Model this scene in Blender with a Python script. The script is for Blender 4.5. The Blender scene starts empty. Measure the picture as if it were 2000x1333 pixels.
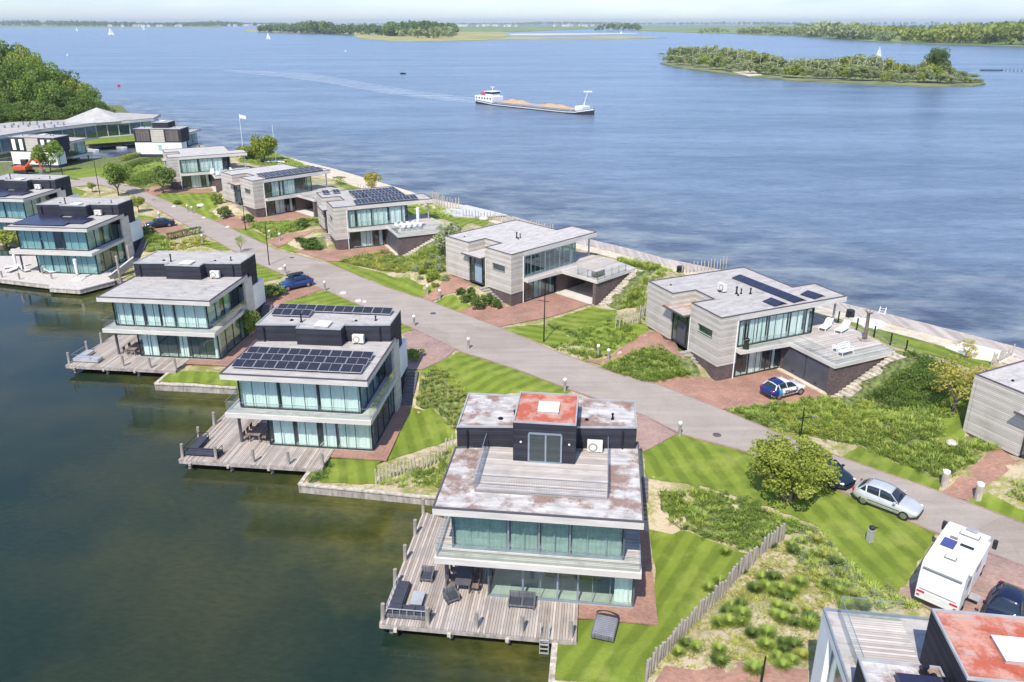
import bpy, bmesh, math, random
import numpy as np
from mathutils import Vector, Matrix
random.seed(7); RNG = np.random.default_rng(7)
SC = bpy.context.scene; COL = SC.collection; R = math.radians

# ------------------------------------------------------------------ camera
CAMZ = 34.2; FPX = 1530.0; CY = 608.0; PIT = R(20.3)
cam = bpy.data.cameras.new('camera'); co = bpy.data.objects.new('camera', cam); COL.objects.link(co)
co.location = (0, 0, CAMZ); co.rotation_euler = (R(90) - PIT, 0, 0)
cam.sensor_width = 36; cam.lens = 36 * FPX / 2000; cam.shift_y = -58.5 / 2000
cam.clip_start = 0.5; cam.clip_end = 40000
SC.camera = co
# ------------------------------------------------------------------ light
SUN_EL, SUN_AZ = R(54), math.atan2(-0.33, -0.94)      # azimuth measured as atan2(x, y)
W = bpy.data.worlds.new('World'); SC.world = W; W.use_nodes = True
nt = W.node_tree; bg = nt.nodes['Background']
sky = nt.nodes.new('ShaderNodeTexSky'); sky.sky_type = 'NISHITA'; sky.sun_disc = False
sky.sun_elevation = SUN_EL; sky.sun_rotation = SUN_AZ; sky.altitude = 0; sky.dust_density = 0.6; sky.ozone_density = 2.0
tc = nt.nodes.new('ShaderNodeTexCoord'); mp = nt.nodes.new('ShaderNodeMapping'); mp.inputs['Scale'].default_value = (1.5, 1.5, 9)
nz = nt.nodes.new('ShaderNodeTexNoise'); nz.inputs['Scale'].default_value = 2.2; nz.inputs['Detail'].default_value = 6; nz.inputs['Roughness'].default_value = .6
rp = nt.nodes.new('ShaderNodeValToRGB'); rp.color_ramp.elements[0].position = .42; rp.color_ramp.elements[1].position = .72
rp.color_ramp.elements[1].color = (.6, .6, .6, 1)
mx = nt.nodes.new('ShaderNodeMixRGB'); mx.inputs['Color2'].default_value = (2.8, 3.4, 4.5, 1)
nt.links.new(tc.outputs['Generated'], mp.inputs[0]); nt.links.new(mp.outputs[0], nz.inputs['Vector'])
nt.links.new(nz.outputs['Fac'], rp.inputs[0]); nt.links.new(rp.outputs[0], mx.inputs['Fac'])
tn = nt.nodes.new('ShaderNodeMixRGB'); tn.blend_type = 'MULTIPLY'; tn.inputs[0].default_value = 1; tn.inputs[2].default_value = (.70, .79, 1.00, 1)
nt.links.new(sky.outputs[0], tn.inputs[1]); nt.links.new(tn.outputs[0], mx.inputs['Color1']); nt.links.new(mx.outputs[0], bg.inputs['Color'])
bg.inputs['Strength'].default_value = 0.15
sl = bpy.data.lights.new('sun', 'SUN'); sl.energy = 3.45; sl.angle = R(0.5); sl.color = (1.0, .945, .84)
so = bpy.data.objects.new('sun', sl); COL.objects.link(so)
sd = Vector((math.sin(SUN_AZ) * math.cos(SUN_EL), math.cos(SUN_AZ) * math.cos(SUN_EL), math.sin(SUN_EL)))
so.rotation_euler = sd.to_track_quat('Z', 'Y').to_euler(); so.location = (0, 0, 80)
SC.view_settings.view_transform = 'Standard'; SC.view_settings.look = 'None'
SC.view_settings.exposure = 0.62; SC.view_settings.gamma = 1
SC.render.engine = 'CYCLES'
SC.cycles.max_bounces = 8; SC.cycles.transparent_max_bounces = 16; SC.cycles.volume_bounces = 0

# ------------------------------------------------------------------ photo geometry helpers
def ray(u, v):
    b = (CY - v) / FPX
    return ((u - 1000) / FPX, math.cos(PIT) + b * math.sin(PIT), -math.sin(PIT) + b * math.cos(PIT))
def P(u, v, z=0.0):
    d = ray(u, v); t = (z - CAMZ) / d[2]; return (d[0] * t, d[1] * t)
def PY(u, v, Y):                          # point on the ray at distance Y
    d = ray(u, v); t = Y / d[1]; return (d[0] * t, Y, CAMZ + d[2] * t)
POSE = dict(C=(-4.61, 38.45, -6.67), B=(-23.32, 56.74, -6.39), A=(-42.36, 75.27, -6.41), D=(-69.6, 104.51, -5.94),
            E=(-89.17, 123.65, -7.41), R5=(18.7, 65.35, 23.87), R4=(-.09, 85.57, 43.7), R3=(-25.46, 109.44, 24.14),
            R2=(-43.11, 129.31, 43.94), R1=(-66.86, 152.83, 26.79), R6=(40.0, 43.1, 26.0))
def l2w(k, x, y):
    ox, oy, t = POSE[k]; t = R(t); return (ox + x * math.cos(t) - y * math.sin(t), oy + x * math.sin(t) + y * math.cos(t))

# ------------------------------------------------------------------ object helpers
def tag(o, label=None, cat=None, group=None, kind=None):
    if label: o['label'] = label
    if cat: o['category'] = cat
    if group: o['group'] = group
    if kind: o['kind'] = kind
    return o
def thing(name, label, cat, loc=(0, 0, 0), rz=0, group=None):
    o = bpy.data.objects.new(name, None); COL.objects.link(o); o.empty_display_size = .3
    o.location = loc; o.rotation_euler = (0, 0, rz); return tag(o, label, cat, group)
def copy_tree(o, parent=None):
    c = o.copy(); COL.objects.link(c); c.parent = parent
    for ch in list(o.children): copy_tree(ch, c)
    return c
class MB:
    def __init__(s): s.v = []; s.f = []; s.smooth = False
    def add(s, vs, fs):
        b = len(s.v); s.v += [tuple(q) for q in vs]; s.f += [tuple(i + b for i in f) for f in fs]; return s
    def box(s, x0, x1, y0, y1, z0, z1): return s.prism([(x0, y0), (x1, y0), (x1, y1), (x0, y1)], z0, z1)
    def prism(s, poly, z0, z1):
        a = sum(poly[i][0] * poly[(i + 1) % len(poly)][1] - poly[(i + 1) % len(poly)][0] * poly[i][1] for i in range(len(poly)))
        if a < 0: poly = poly[::-1]
        n = len(poly); f0 = z0 if callable(z0) else (lambda x, y: z0); f1 = z1 if callable(z1) else (lambda x, y: z1)
        vs = [(x, y, f0(x, y)) for x, y in poly] + [(x, y, f1(x, y)) for x, y in poly]
        return s.add(vs, [tuple(range(n))[::-1], tuple(range(n, 2 * n))] + [(i, (i + 1) % n, n + (i + 1) % n, n + i) for i in range(n)])
    def cyl(s, p0, p1, r0, r1=None, n=10):
        r1 = r0 if r1 is None else r1; p0 = Vector(p0); p1 = Vector(p1); d = (p1 - p0).normalized()
        a = d.orthogonal().normalized(); b = d.cross(a)
        vs = [p0 + (a * math.cos(t) + b * math.sin(t)) * r0 for t in [2 * math.pi * i / n for i in range(n)]]
        vs += [p1 + (a * math.cos(t) + b * math.sin(t)) * r1 for t in [2 * math.pi * i / n for i in range(n)]]
        return s.add(vs, [tuple(range(n))[::-1], tuple(range(n, 2 * n))] + [(i, (i + 1) % n, n + (i + 1) % n, n + i) for i in range(n)])
    def bar(s, p0, p1, w, h):                    # rectangular bar between two points
        p0 = Vector(p0); p1 = Vector(p1); d = (p1 - p0).normalized(); up = Vector((0, 0, 1))
        if abs(d.z) > .95: up = Vector((0, 1, 0))
        a = d.cross(up).normalized() * w / 2; b = a.cross(d).normalized() * h / 2
        vs = [p + q for p in (p0, p1) for q in (-a - b, a - b, a + b, -a + b)]
        return s.add(vs, [(3, 2, 1, 0), (4, 5, 6, 7), (0, 1, 5, 4), (1, 2, 6, 5), (2, 3, 7, 6), (3, 0, 4, 7)])
    def ball(s, c, r, n=12, m=8, sz=1):
        vs = [(c[0], c[1], c[2] - r * sz)]
        for j in range(1, m):
            a = math.pi * j / m - math.pi / 2
            vs += [(c[0] + r * math.cos(a) * math.cos(2 * math.pi * i / n), c[1] + r * math.cos(a) * math.sin(2 * math.pi * i / n), c[2] + r * sz * math.sin(a)) for i in range(n)]
        vs.append((c[0], c[1], c[2] + r * sz)); fs = []
        for i in range(n): fs.append((0, 1 + (i + 1) % n, 1 + i)); fs.append((len(vs) - 1, 1 + (m - 2) * n + i, 1 + (m - 2) * n + (i + 1) % n))
        for j in range(m - 2):
            for i in range(n): fs.append((1 + j * n + i, 1 + j * n + (i + 1) % n, 1 + (j + 1) * n + (i + 1) % n, 1 + (j + 1) * n + i))
        return s.add(vs, fs)
    def loft(s, rings, caps=True):
        n = len(rings[0]); vs = [p for r in rings for p in r]; fs = []
        for j in range(len(rings) - 1):
            for i in range(n): fs.append((j * n + i, j * n + (i + 1) % n, (j + 1) * n + (i + 1) % n, (j + 1) * n + i))
        if caps: fs += [tuple(range(n))[::-1], tuple(range((len(rings) - 1) * n, len(rings) * n))]
        return s.add(vs, fs)
    def mesh(s, name):
        me = bpy.data.meshes.new(name); me.from_pydata(s.v, [], s.f); return me
    def build(s, name, mat, parent=None, label=None, smooth=False, bevel=0, loc=None):
        me = s.mesh(name); o = bpy.data.objects.new(name, me); COL.objects.link(o)
        if mat: me.materials.append(mat)
        bm = bmesh.new(); bm.from_mesh(me); bmesh.ops.recalc_face_normals(bm, faces=bm.faces)
        if bevel: bmesh.ops.bevel(bm, geom=[e for e in bm.edges if e.calc_face_angle(0) > .6], offset=bevel, segments=2, profile=.6, affect='EDGES')
        bm.to_mesh(me); bm.free()
        if smooth:
            for p in me.polygons: p.use_smooth = True
        if parent: o.parent = parent
        if label: o['label'] = label
        if loc: o.location = loc
        return o
def npmesh(name, V, F, mat, attr=None):       # V (n,3), F (m,k)
    me = bpy.data.meshes.new(name); V = np.asarray(V, np.float32); F = np.asarray(F, np.int32); k = F.shape[1]
    me.vertices.add(len(V)); me.vertices.foreach_set('co', V.ravel())
    me.loops.add(F.size); me.loops.foreach_set('vertex_index', F.ravel())
    me.polygons.add(len(F)); me.polygons.foreach_set('loop_start', np.arange(0, F.size, k, dtype=np.int32))
    me.update(calc_edges=True)
    if attr is not None:
        a = me.attributes.new('var', 'FLOAT', 'POINT'); a.data.foreach_set('value', np.asarray(attr, np.float32))
    me.materials.append(mat); return me

# ------------------------------------------------------------------ materials
def N(t, typ, **kw):
    n = t.nodes.new(typ)
    for k, v in kw.items():
        if k in n.inputs.keys(): n.inputs[k].default_value = v
        else: setattr(n, k, v)
    return n
def base(name, rough=.6, metal=0, spec=.4):
    m = bpy.data.materials.new(name); m.use_nodes = True; t = m.node_tree; b = t.nodes['Principled BSDF']
    b.inputs['Roughness'].default_value = rough; b.inputs['Metallic'].default_value = metal
    b.inputs['Specular IOR Level'].default_value = spec; return m, t, b
def c4(c): return tuple(c) + (1,)
def coord(t, scale=(1, 1, 1), rot=0, kind='Object'):
    tc = N(t, 'ShaderNodeTexCoord'); mp = N(t, 'ShaderNodeMapping'); mp.inputs['Scale'].default_value = scale
    mp.inputs['Rotation'].default_value = (0, 0, rot); t.links.new(tc.outputs[kind], mp.inputs[0]); return mp.outputs[0]
def noise(t, vec, scale, detail=4, rough=.55):
    n = N(t, 'ShaderNodeTexNoise', Scale=scale, Detail=detail, Roughness=rough); t.links.new(vec, n.inputs['Vector']); return n.outputs['Fac']
def ramp(t, fac, stops):
    r = N(t, 'ShaderNodeValToRGB'); e = r.color_ramp.elements
    while len(e) < len(stops): e.new(.5)
    for i, (p, c) in enumerate(stops): e[i].position = p; e[i].color = c4(c)
    t.links.new(fac, r.inputs[0]); return r.outputs[0]
def mixc(t, fac, a, b, mode='MIX'):
    m = N(t, 'ShaderNodeMixRGB', blend_type=mode)
    for s, q in ((0, fac), (1, a), (2, b)):
        if hasattr(q, 'is_linked') or hasattr(q, 'node'): t.links.new(q, m.inputs[s])
        elif isinstance(q, tuple): m.inputs[s].default_value = c4(q)
        else: m.inputs[s].default_value = q
    return m.outputs[0]
def math_(t, op, a, b=0.0):
    m = N(t, 'ShaderNodeMath', operation=op)
    for s, q in ((0, a), (1, b)):
        if hasattr(q, 'node'): t.links.new(q, m.inputs[s])
        else: m.inputs[s].default_value = q
    return m.outputs[0]
def bump(t, b, h, strength=.3, dist=.05):
    n = N(t, 'ShaderNodeBump', Strength=strength, Distance=dist); t.links.new(h, n.inputs['Height']); t.links.new(n.outputs[0], b.inputs['Normal'])
def plain(name, c, rough=.5, metal=0, var=.12, scale=1.5, spec=.4, stretch=(1, 1, 1)):
    m, t, b = base(name, rough, metal, spec)
    f = noise(t, coord(t, stretch), scale, 5)
    d = tuple(q * (1 - var * 1.6) for q in c); l = tuple(min(1, q * (1 + var)) for q in c)
    t.links.new(ramp(t, f, [(.3, d), (.7, l)]), b.inputs['Base Color']); return m
def boards(name, c1, c2, width, axis, rough=.7, gap=(.02, .02, .02), gapw=.06, streak=1.0, weather=None):
    """planks stacked along `axis` (0,1,2): tone per plank, grain, dark joints"""
    m, t, b = base(name, rough, spec=.25)
    tc = N(t, 'ShaderNodeTexCoord'); sp = N(t, 'ShaderNodeSeparateXYZ'); t.links.new(tc.outputs['Object'], sp.inputs[0])
    q = math_(t, 'DIVIDE', sp.outputs[axis], width); fl = math_(t, 'FLOOR', q); fr = math_(t, 'FRACT', q)
    wn = N(t, 'ShaderNodeTexWhiteNoise', noise_dimensions='1D'); t.links.new(fl, wn.inputs['W'])
    sc = [.5, .5, .5]; sc[axis] = 9; g = noise(t, coord(t, tuple(sc)), 2.2, 5, .65)
    sc2 = [.35, .35, .35]; big = noise(t, coord(t, tuple(sc2)), 1.6, 4)
    f = math_(t, 'ADD', math_(t, 'MULTIPLY', wn.outputs[0], .45 * streak), math_(t, 'MULTIPLY', g, .6))
    f = math_(t, 'ADD', f, math_(t, 'MULTIPLY', math_(t, 'SUBTRACT', big, .5), .8))
    c = ramp(t, f, [(.2, c1), (.8, c2)])
    if weather: c = mixc(t, ramp(t, big, [(.52, (0, 0, 0)), (.68, (.6, .6, .6))]), c, weather)
    j = math_(t, 'LESS_THAN', fr, gapw)
    t.links.new(mixc(t, j, c, gap), b.inputs['Base Color'])
    bump(t, b, fr, .15, .02); return m
def membrane(name, c, stain, amount=.55, streak=(1, 1, 1), light=None):
    m, t, b = base(name, .8, spec=.2)
    n1 = noise(t, coord(t, streak), .55, 6, .62); n2 = noise(t, coord(t), 9, 4, .7); n3 = noise(t, coord(t, (.6, 1.7, 1)), 1.3, 6, .6)
    c0 = ramp(t, n3, [(.35, tuple(q * .86 for q in c)), (.65, light or tuple(min(1, q * 1.12) for q in c))])
    f = ramp(t, math_(t, 'ADD', math_(t, 'MULTIPLY', n1, .8), math_(t, 'MULTIPLY', n2, .2)), [(amount, (0, 0, 0)), (amount + .09, (.85, .85, .85))])
    c1 = mixc(t, f, c0, stain)
    tcs = N(t, 'ShaderNodeTexCoord'); sps = N(t, 'ShaderNodeSeparateXYZ'); t.links.new(tcs.outputs['Object'], sps.inputs[0])
    sm = math_(t, 'LESS_THAN', math_(t, 'FRACT', math_(t, 'ADD', math_(t, 'MULTIPLY', sps.outputs[1], .93), math_(t, 'MULTIPLY', n3, .05))), .035)
    c1 = mixc(t, math_(t, 'MULTIPLY', sm, .35), c1, (.20, .18, .17)); pd = ramp(t, noise(t, coord(t), .8, 3, .5), [(.56, (1, 1, 1)), (.58, (.80, .79, .78)), (.63, (1, 1, 1))]); c1 = mixc(t, 1.0, c1, pd, 'MULTIPLY')
    t.links.new(mixc(t, .35, c1, ramp(t, n2, [(.3, (.75,) * 3), (.7, (1, 1, 1))]), 'MULTIPLY'), b.inputs['Base Color']); return m
def bricks(name, c1, c2, mortar, s=4.5, rot=.4, rough=.85, vert=False):
    m, t, b = base(name, rough, spec=.2)
    v = coord(t, (1, 1, 1), rot)
    if vert:
        tc = N(t, 'ShaderNodeTexCoord'); sp = N(t, 'ShaderNodeSeparateXYZ'); cb = N(t, 'ShaderNodeCombineXYZ'); t.links.new(tc.outputs['Object'], sp.inputs[0])
        t.links.new(math_(t, 'ADD', sp.outputs[0], sp.outputs[1]), cb.inputs[0]); t.links.new(sp.outputs[2], cb.inputs[1]); v = cb.outputs[0]
    br = N(t, 'ShaderNodeTexBrick', Scale=s, Color1=c4(c1), Color2=c4(c2), Mortar=c4(mortar)); br.inputs['Mortar Size'].default_value = .012
    br.inputs['Brick Width'].default_value = .9; br.inputs['Row Height'].default_value = .38
    t.links.new(v, br.inputs['Vector']); n = noise(t, coord(t), .5, 5); n2 = noise(t, coord(t), 5, 4, .7)
    k = mixc(t, .75, br.outputs[0], ramp(t, n, [(.3, (.62, .62, .64)), (.7, (1.1, 1.05, 1.0))]), 'MULTIPLY')
    t.links.new(mixc(t, .5, k, ramp(t, n2, [(.3, (.7, .7, .7)), (.7, (1.1, 1.1, 1.1))]), 'MULTIPLY'), b.inputs['Base Color']); return m
def lawnmat(name, rot, c1=(.095, .14, .02), c2=(.235, .30, .045), width=.72, amt=.40):
    m, t, b = base(name, .9, spec=.1)
    v = coord(t, (1, 1, 1), rot); wn = noise(t, coord(t), .7, 3)
    sp = N(t, 'ShaderNodeSeparateXYZ'); t.links.new(v, sp.inputs[0])
    x = math_(t, 'ADD', sp.outputs[0], math_(t, 'MULTIPLY', wn, .22))
    s = math_(t, 'SINE', math_(t, 'MULTIPLY', x, math.pi / width))
    s = math_(t, 'MAXIMUM', math_(t, 'MINIMUM', math_(t, 'MULTIPLY', s, 2.2), 1.0), -1.0)
    s = math_(t, 'ADD', math_(t, 'MULTIPLY', s, amt * .5), .5)
    n = noise(t, coord(t, (1, 1, 1)), .9, 6, .65); fine = noise(t, coord(t, (1, 1, 1)), 14, 3, .7)
    f = math_(t, 'ADD', math_(t, 'MULTIPLY', s, .42), math_(t, 'MULTIPLY', n, .42)); f = math_(t, 'ADD', f, math_(t, 'MULTIPLY', fine, .26))
    c = ramp(t, f, [(.3, c1), (.75, c2)])
    dry = ramp(t, noise(t, coord(t), .45, 5, .6), [(.50, (0, 0, 0)), (.72, (.55, .55, .55))])
    t.links.new(mixc(t, dry, c, (.34, .35, .09)), b.inputs['Base Color']); bump(t, b, fine, .7, .08); return m
def foliage(name, stops, trans=.35, spec=.25):
    m, t, b = base(name, .6, spec=spec)
    at = N(t, 'ShaderNodeAttribute', attribute_name='var'); oi = N(t, 'ShaderNodeObjectInfo')
    f = math_(t, 'ADD', math_(t, 'MULTIPLY', at.outputs['Fac'], .8), math_(t, 'MULTIPLY', oi.outputs['Random'], .2))
    c = ramp(t, f, stops); t.links.new(c, b.inputs['Base Color'])
    tr = N(t, 'ShaderNodeBsdfTranslucent'); t.links.new(mixc(t, .5, c, (1.2, 1.2, .4), 'MULTIPLY'), tr.inputs['Color'])
    ms = N(t, 'ShaderNodeMixShader'); ms.inputs[0].default_value = trans
    t.links.new(b.outputs[0], ms.inputs[1]); t.links.new(tr.outputs[0], ms.inputs[2]); t.links.new(ms.outputs[0], t.nodes['Material Output'].inputs[0]); return m
def glassmat(name, tint, refl=.10, rough=.02, body=0.0):
    m = bpy.data.materials.new(name); m.use_nodes = True; t = m.node_tree; t.nodes.clear()
    o = N(t, 'ShaderNodeOutputMaterial'); tr = N(t, 'ShaderNodeBsdfTransparent', Color=c4(tint)); g = N(t, 'ShaderNodeBsdfGlossy', Roughness=rough, Color=(.9, .95, 1, 1))
    lw = N(t, 'ShaderNodeLayerWeight', Blend=.5); n = noise(t, coord(t), .35, 2); ms = N(t, 'ShaderNodeMixShader')
    t.links.new(math_(t, 'ADD', math_(t, 'ADD', math_(t, 'MULTIPLY', math_(t, 'POWER', lw.outputs['Facing'], 4.0), .8), refl * .5), math_(t, 'MULTIPLY', n, .03)), ms.inputs[0])
    t.links.new(tr.outputs[0], ms.inputs[1]); t.links.new(g.outputs[0], ms.inputs[2]); t.links.new(ms.outputs[0], o.inputs[0]); return m
def solarmat(name, nx, ny, c=(.012, .014, .032)):
    m, t, b = base(name, .25, spec=.6); tc = N(t, 'ShaderNodeTexCoord'); sp = N(t, 'ShaderNodeSeparateXYZ'); t.links.new(tc.outputs['UV'], sp.inputs[0])
    tc2 = N(t, 'ShaderNodeSeparateXYZ'); t.links.new(tc.outputs['Object'], tc2.inputs[0])
    fx = math_(t, 'FRACT', math_(t, 'MULTIPLY', tc2.outputs[0], nx)); fy = math_(t, 'FRACT', math_(t, 'MULTIPLY', tc2.outputs[1], ny))
    g = math_(t, 'MAXIMUM', math_(t, 'LESS_THAN', fx, .05), math_(t, 'LESS_THAN', fy, .05))
    n = noise(t, coord(t), 1.2, 3); k = ramp(t, n, [(.3, c), (.7, tuple(q * 1.6 for q in c))])
    t.links.new(mixc(t, g, k, (.045, .045, .055)), b.inputs['Base Color']); return m
def carpaint(name, c, metal=.3, rough=.25):
    m, t, b = base(name, rough, metal, .5); b.inputs['Coat Weight'].default_value = .6; b.inputs['Coat Roughness'].default_value = .08
    n = noise(t, coord(t), 1.3, 4); t.links.new(ramp(t, n, [(.3, tuple(q * .86 for q in c)), (.7, c)]), b.inputs['Base Color']); return m

M = {}
M['concrete'] = plain('pale_concrete', (.62, .575, .52), .75, var=.12, scale=.9, stretch=(.5, .5, 3))
M['trim'] = plain('dark_trim', (.11, .10, .11), .5)
M['zinc'] = plain('pale_metal_trim', (.50, .50, .50), .4, .3)
M['deck'] = boards('weathered_deck', (.25, .205, .17), (.56, .485, .42), .165, 0, gap=(.075, .06, .05), gapw=.13, streak=1.2, weather=(.26, .24, .235))
M['deck_y'] = boards('weathered_terrace_boards', (.36, .31, .265), (.66, .60, .54), .15, 1, gap=(.16, .13, .11), gapw=.11, streak=1.1, weather=(.30, .27, .25))
M['timber'] = plain('grey_timber', (.38, .335, .29), .8, var=.3, scale=3, stretch=(1, 1, .3))
M['timber_pale'] = plain('pale_timber', (.52, .46, .37), .8, var=.3, scale=3, stretch=(1, 1, .3))
M['clad'] = boards('grey_cedar_boards', (.42, .37, .31), (.70, .65, .57), .145, 2, gap=(.20, .17, .14), gapw=.10, streak=1.0, weather=(.48, .44, .39))
M['black'] = boards('black_boards', (.022, .022, .03), (.055, .055, .072), .155, 2, gap=(.006, .006, .009), gapw=.1, streak=.8)
M['white'] = plain('white_plaster', (.83, .82, .80), .8, var=.05, scale=.7)
M['plinth'] = bricks('dark_brick', (.115, .085, .085), (.20, .15, .145), (.13, .12, .115), 5, vert=True)
M['plinth_black'] = plain('black_plinth', (.04, .04, .05), .7)
M['roof'] = membrane('grey_roofing', (.47, .435, .40), (.27, .235, .23), .58)
M['roof_clean'] = membrane('pale_roofing', (.53, .49, .45), (.36, .31, .30), .62)
M['roof_moss'] = membrane('mossy_roofing', (.47, .43, .395), (.25, .14, .10), .47, light=(.66, .63, .60))
M['roof_red'] = membrane('red_algae_roofing', (.60, .40, .33), (.45, .085, .04), .44, light=(.60, .27, .19))
M['roof_rust'] = membrane('rusty_canopy_top', (.50, .42, .36), (.36, .17, .09), .5)
M['white_paint'] = plain('white_paint', (.80, .80, .79), .5, var=.05)
M['frame'] = plain('dark_window_frame', (.035, .045, .055), .4)
M['frame_pale'] = plain('grey_window_frame', (.28, .33, .38), .35, .3)
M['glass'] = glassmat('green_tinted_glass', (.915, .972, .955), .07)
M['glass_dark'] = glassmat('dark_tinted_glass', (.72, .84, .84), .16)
M['glass_rail'] = glassmat('clear_railing_glass', (.95, .98, .975), .05)
M['curtain'] = plain('white_curtain', (.90, .90, .86), .9, var=.06, scale=6, stretch=(3, 3, .1))
M['interior'] = plain('interior_wall', (.30, .30, .28), .9)
M['floor_in'] = plain('pale_floor', (.50, .52, .45), .7)
M['solar'] = solarmat('solar_cells', 1.2, 1.02, (.020, .019, .026))
M['solar_black'] = solarmat('dark_solar_film', .6, .6, (.018, .018, .04))
M['ac'] = plain('ivory_metal', (.72, .69, .62), .5, var=.05)
M['grille'] = plain('grey_grille', (.22, .21, .19), .6)
M['black_metal'] = plain('black_metal', (.025, .025, .03), .4, .4)
M['steel'] = plain('steel', (.45, .46, .48), .3, .7)
M['anthracite'] = plain('anthracite_door', (.085, .09, .11), .45, var=.1)
M['bluegrey'] = plain('blue_grey_door', (.30, .37, .46), .4, var=.08)
M['dusk_panel'] = boards('dark_upright_boards', (.09, .08, .08), (.19, .16, .15), .17, 0, gap=(.03, .03, .03))
M['pave'] = bricks('red_brick_paving', (.37, .205, .15), (.48, .28, .205), (.28, .20, .155), 4.2, .5)
M['pave_grey'] = bricks('worn_brick_paving', (.34, .235, .205), (.45, .31, .265), (.30, .23, .2), 4.2, .3)
M['sand'] = plain('sand', (.62, .53, .40), .95, var=.15, scale=1.2)
M['tyre'] = plain('tyre_rubber', (.02, .02, .022), .8); M['rim'] = plain('wheel_rim', (.42, .42, .43), .3, .8)
M['carglass'] = plain('car_glass', (.02, .03, .045), .06, 0, spec=.8); M['red_light'] = plain('red_lens', (.55, .02, .03), .2); M['lamp_lens'] = plain('clear_lens', (.75, .77, .8), .15)
M['plastic'] = plain('black_plastic', (.03, .03, .035), .5)
M['globe'] = plain('opal_globe', (.86, .85, .80), .3, var=.03)
M['rattan'] = boards('grey_wicker', (.10, .10, .11), (.24, .235, .24), .05, 0, gapw=.2); M['cushion'] = plain('dark_cushion', (.05, .055, .075), .9)
M['wood_brown'] = boards('brown_table_boards', (.17, .12, .095), (.34, .25, .20), .13, 0)
M['olive_sofa'] = plain('olive_fabric', (.20, .18, .06), .9)
M['stone'] = plain('pale_boulder', (.60, .54, .46), .9, var=.2, scale=2)
def roadmat():
    m, t, b = base('grey_asphalt', .9, spec=.2); n = noise(t, coord(t), .35, 6, .65); f = noise(t, coord(t), 12, 3, .8); s = noise(t, coord(t, (.10, 1.4, 1), R(43)), 1, 5, .6)
    c = ramp(t, math_(t, 'ADD', math_(t, 'MULTIPLY', n, .45), math_(t, 'MULTIPLY', s, .55)), [(.30, (.31, .26, .22)), (.5, (.38, .325, .275)), (.70, (.44, .38, .325))])
    p_ = ramp(t, noise(t, coord(t), .13, 2, .4), [(.60, (1, 1, 1)), (.61, (.91, .90, .89))]); c = mixc(t, 1.0, c, p_, 'MULTIPLY')
    v = N(t, 'ShaderNodeTexVoronoi', feature='DISTANCE_TO_EDGE', Scale=.55); t.links.new(coord(t), v.inputs['Vector']); ck = math_(t, 'LESS_THAN', v.outputs['Distance'], .008)
    c = mixc(t, math_(t, 'MULTIPLY', ck, .13), c, (.14, .12, .11))
    t.links.new(mixc(t, .5, c, ramp(t, f, [(.3, (.66,) * 3), (.7, (1.15,) * 3)]), 'MULTIPLY'), b.inputs['Base Color']); return m
M['road'] = roadmat()
def soilmat():
    m, t, b = base('sandy_soil_with_thin_grass', .95, spec=.1)
    n = noise(t, coord(t), .35, 6, .65); n2 = noise(t, coord(t), 2.6, 6, .7); f = noise(t, coord(t), 16, 3, .8)
    s = ramp(t, f, [(.3, (.42, .33, .21)), (.7, (.66, .55, .40))]); g = ramp(t, n2, [(.3, (.13, .16, .03)), (.7, (.30, .30, .07))])
    k = ramp(t, math_(t, 'ADD', math_(t, 'MULTIPLY', n, .55), math_(t, 'MULTIPLY', n2, .45)), [(.45, (0, 0, 0)), (.56, (.95, .95, .95))])
    t.links.new(mixc(t, k, s, g), b.inputs['Base Color']); bump(t, b, f, .6, .08); return m
M['soil'] = soilmat()
M['leaf_olive'] = foliage('olive_green_leaves', [(0, (.11, .15, .025)), (.5, (.32, .37, .06)), (1, (.56, .58, .14))])
M['leaf_green'] = foliage('fresh_green_leaves', [(0, (.10, .165, .032)), (.5, (.23, .325, .06)), (1, (.38, .47, .11))])
M['leaf_dark'] = foliage('dark_green_leaves', [(0, (.055, .10, .025)), (.5, (.15, .225, .05)), (1, (.31, .39, .10))])
M['leaf_yellow'] = foliage('yellow_leaves', [(0, (.34, .29, .05)), (.5, (.50, .43, .09)), (1, (.62, .56, .16))])
M['leaf_grey'] = foliage('silver_green_leaves', [(0, (.20, .25, .12)), (.5, (.36, .41, .22)), (1, (.52, .55, .33))])
M['leaf_far'] = foliage('sage_green_leaves', [(0, (.17, .22, .09)), (.5, (.34, .39, .17)), (1, (.50, .52, .27))])
M['tuft'] = foliage('green_grass_blades', [(0, (.15, .22, .05)), (.45, (.31, .40, .085)), (.8, (.45, .52, .13)), (1, (.58, .58, .20))], .2, .1)
M['tuft_dark'] = foliage('deep_green_grass_blades', [(0, (.07, .12, .03)), (.5, (.14, .21, .055)), (1, (.23, .31, .08))], .2, .1)
M['tuft_yellow'] = foliage('yellow_green_grass_blades', [(0, (.22, .25, .05)), (.5, (.37, .38, .08)), (1, (.52, .49, .16))], .2, .1)
M['bark'] = plain('grey_bark', (.17, .14, .11), .9, var=.3, scale=4)

M['bedgreen'] = plain('green_undergrowth', (.16, .19, .055), .95, var=.5, scale=2.6)
M['blind'] = plain('shade_toned_blind', (.36, .43, .39), .9, var=.12, scale=1.5, stretch=(1, 1, 2))  # overhang shade on the drawn curtains is put into this grey-green

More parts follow.
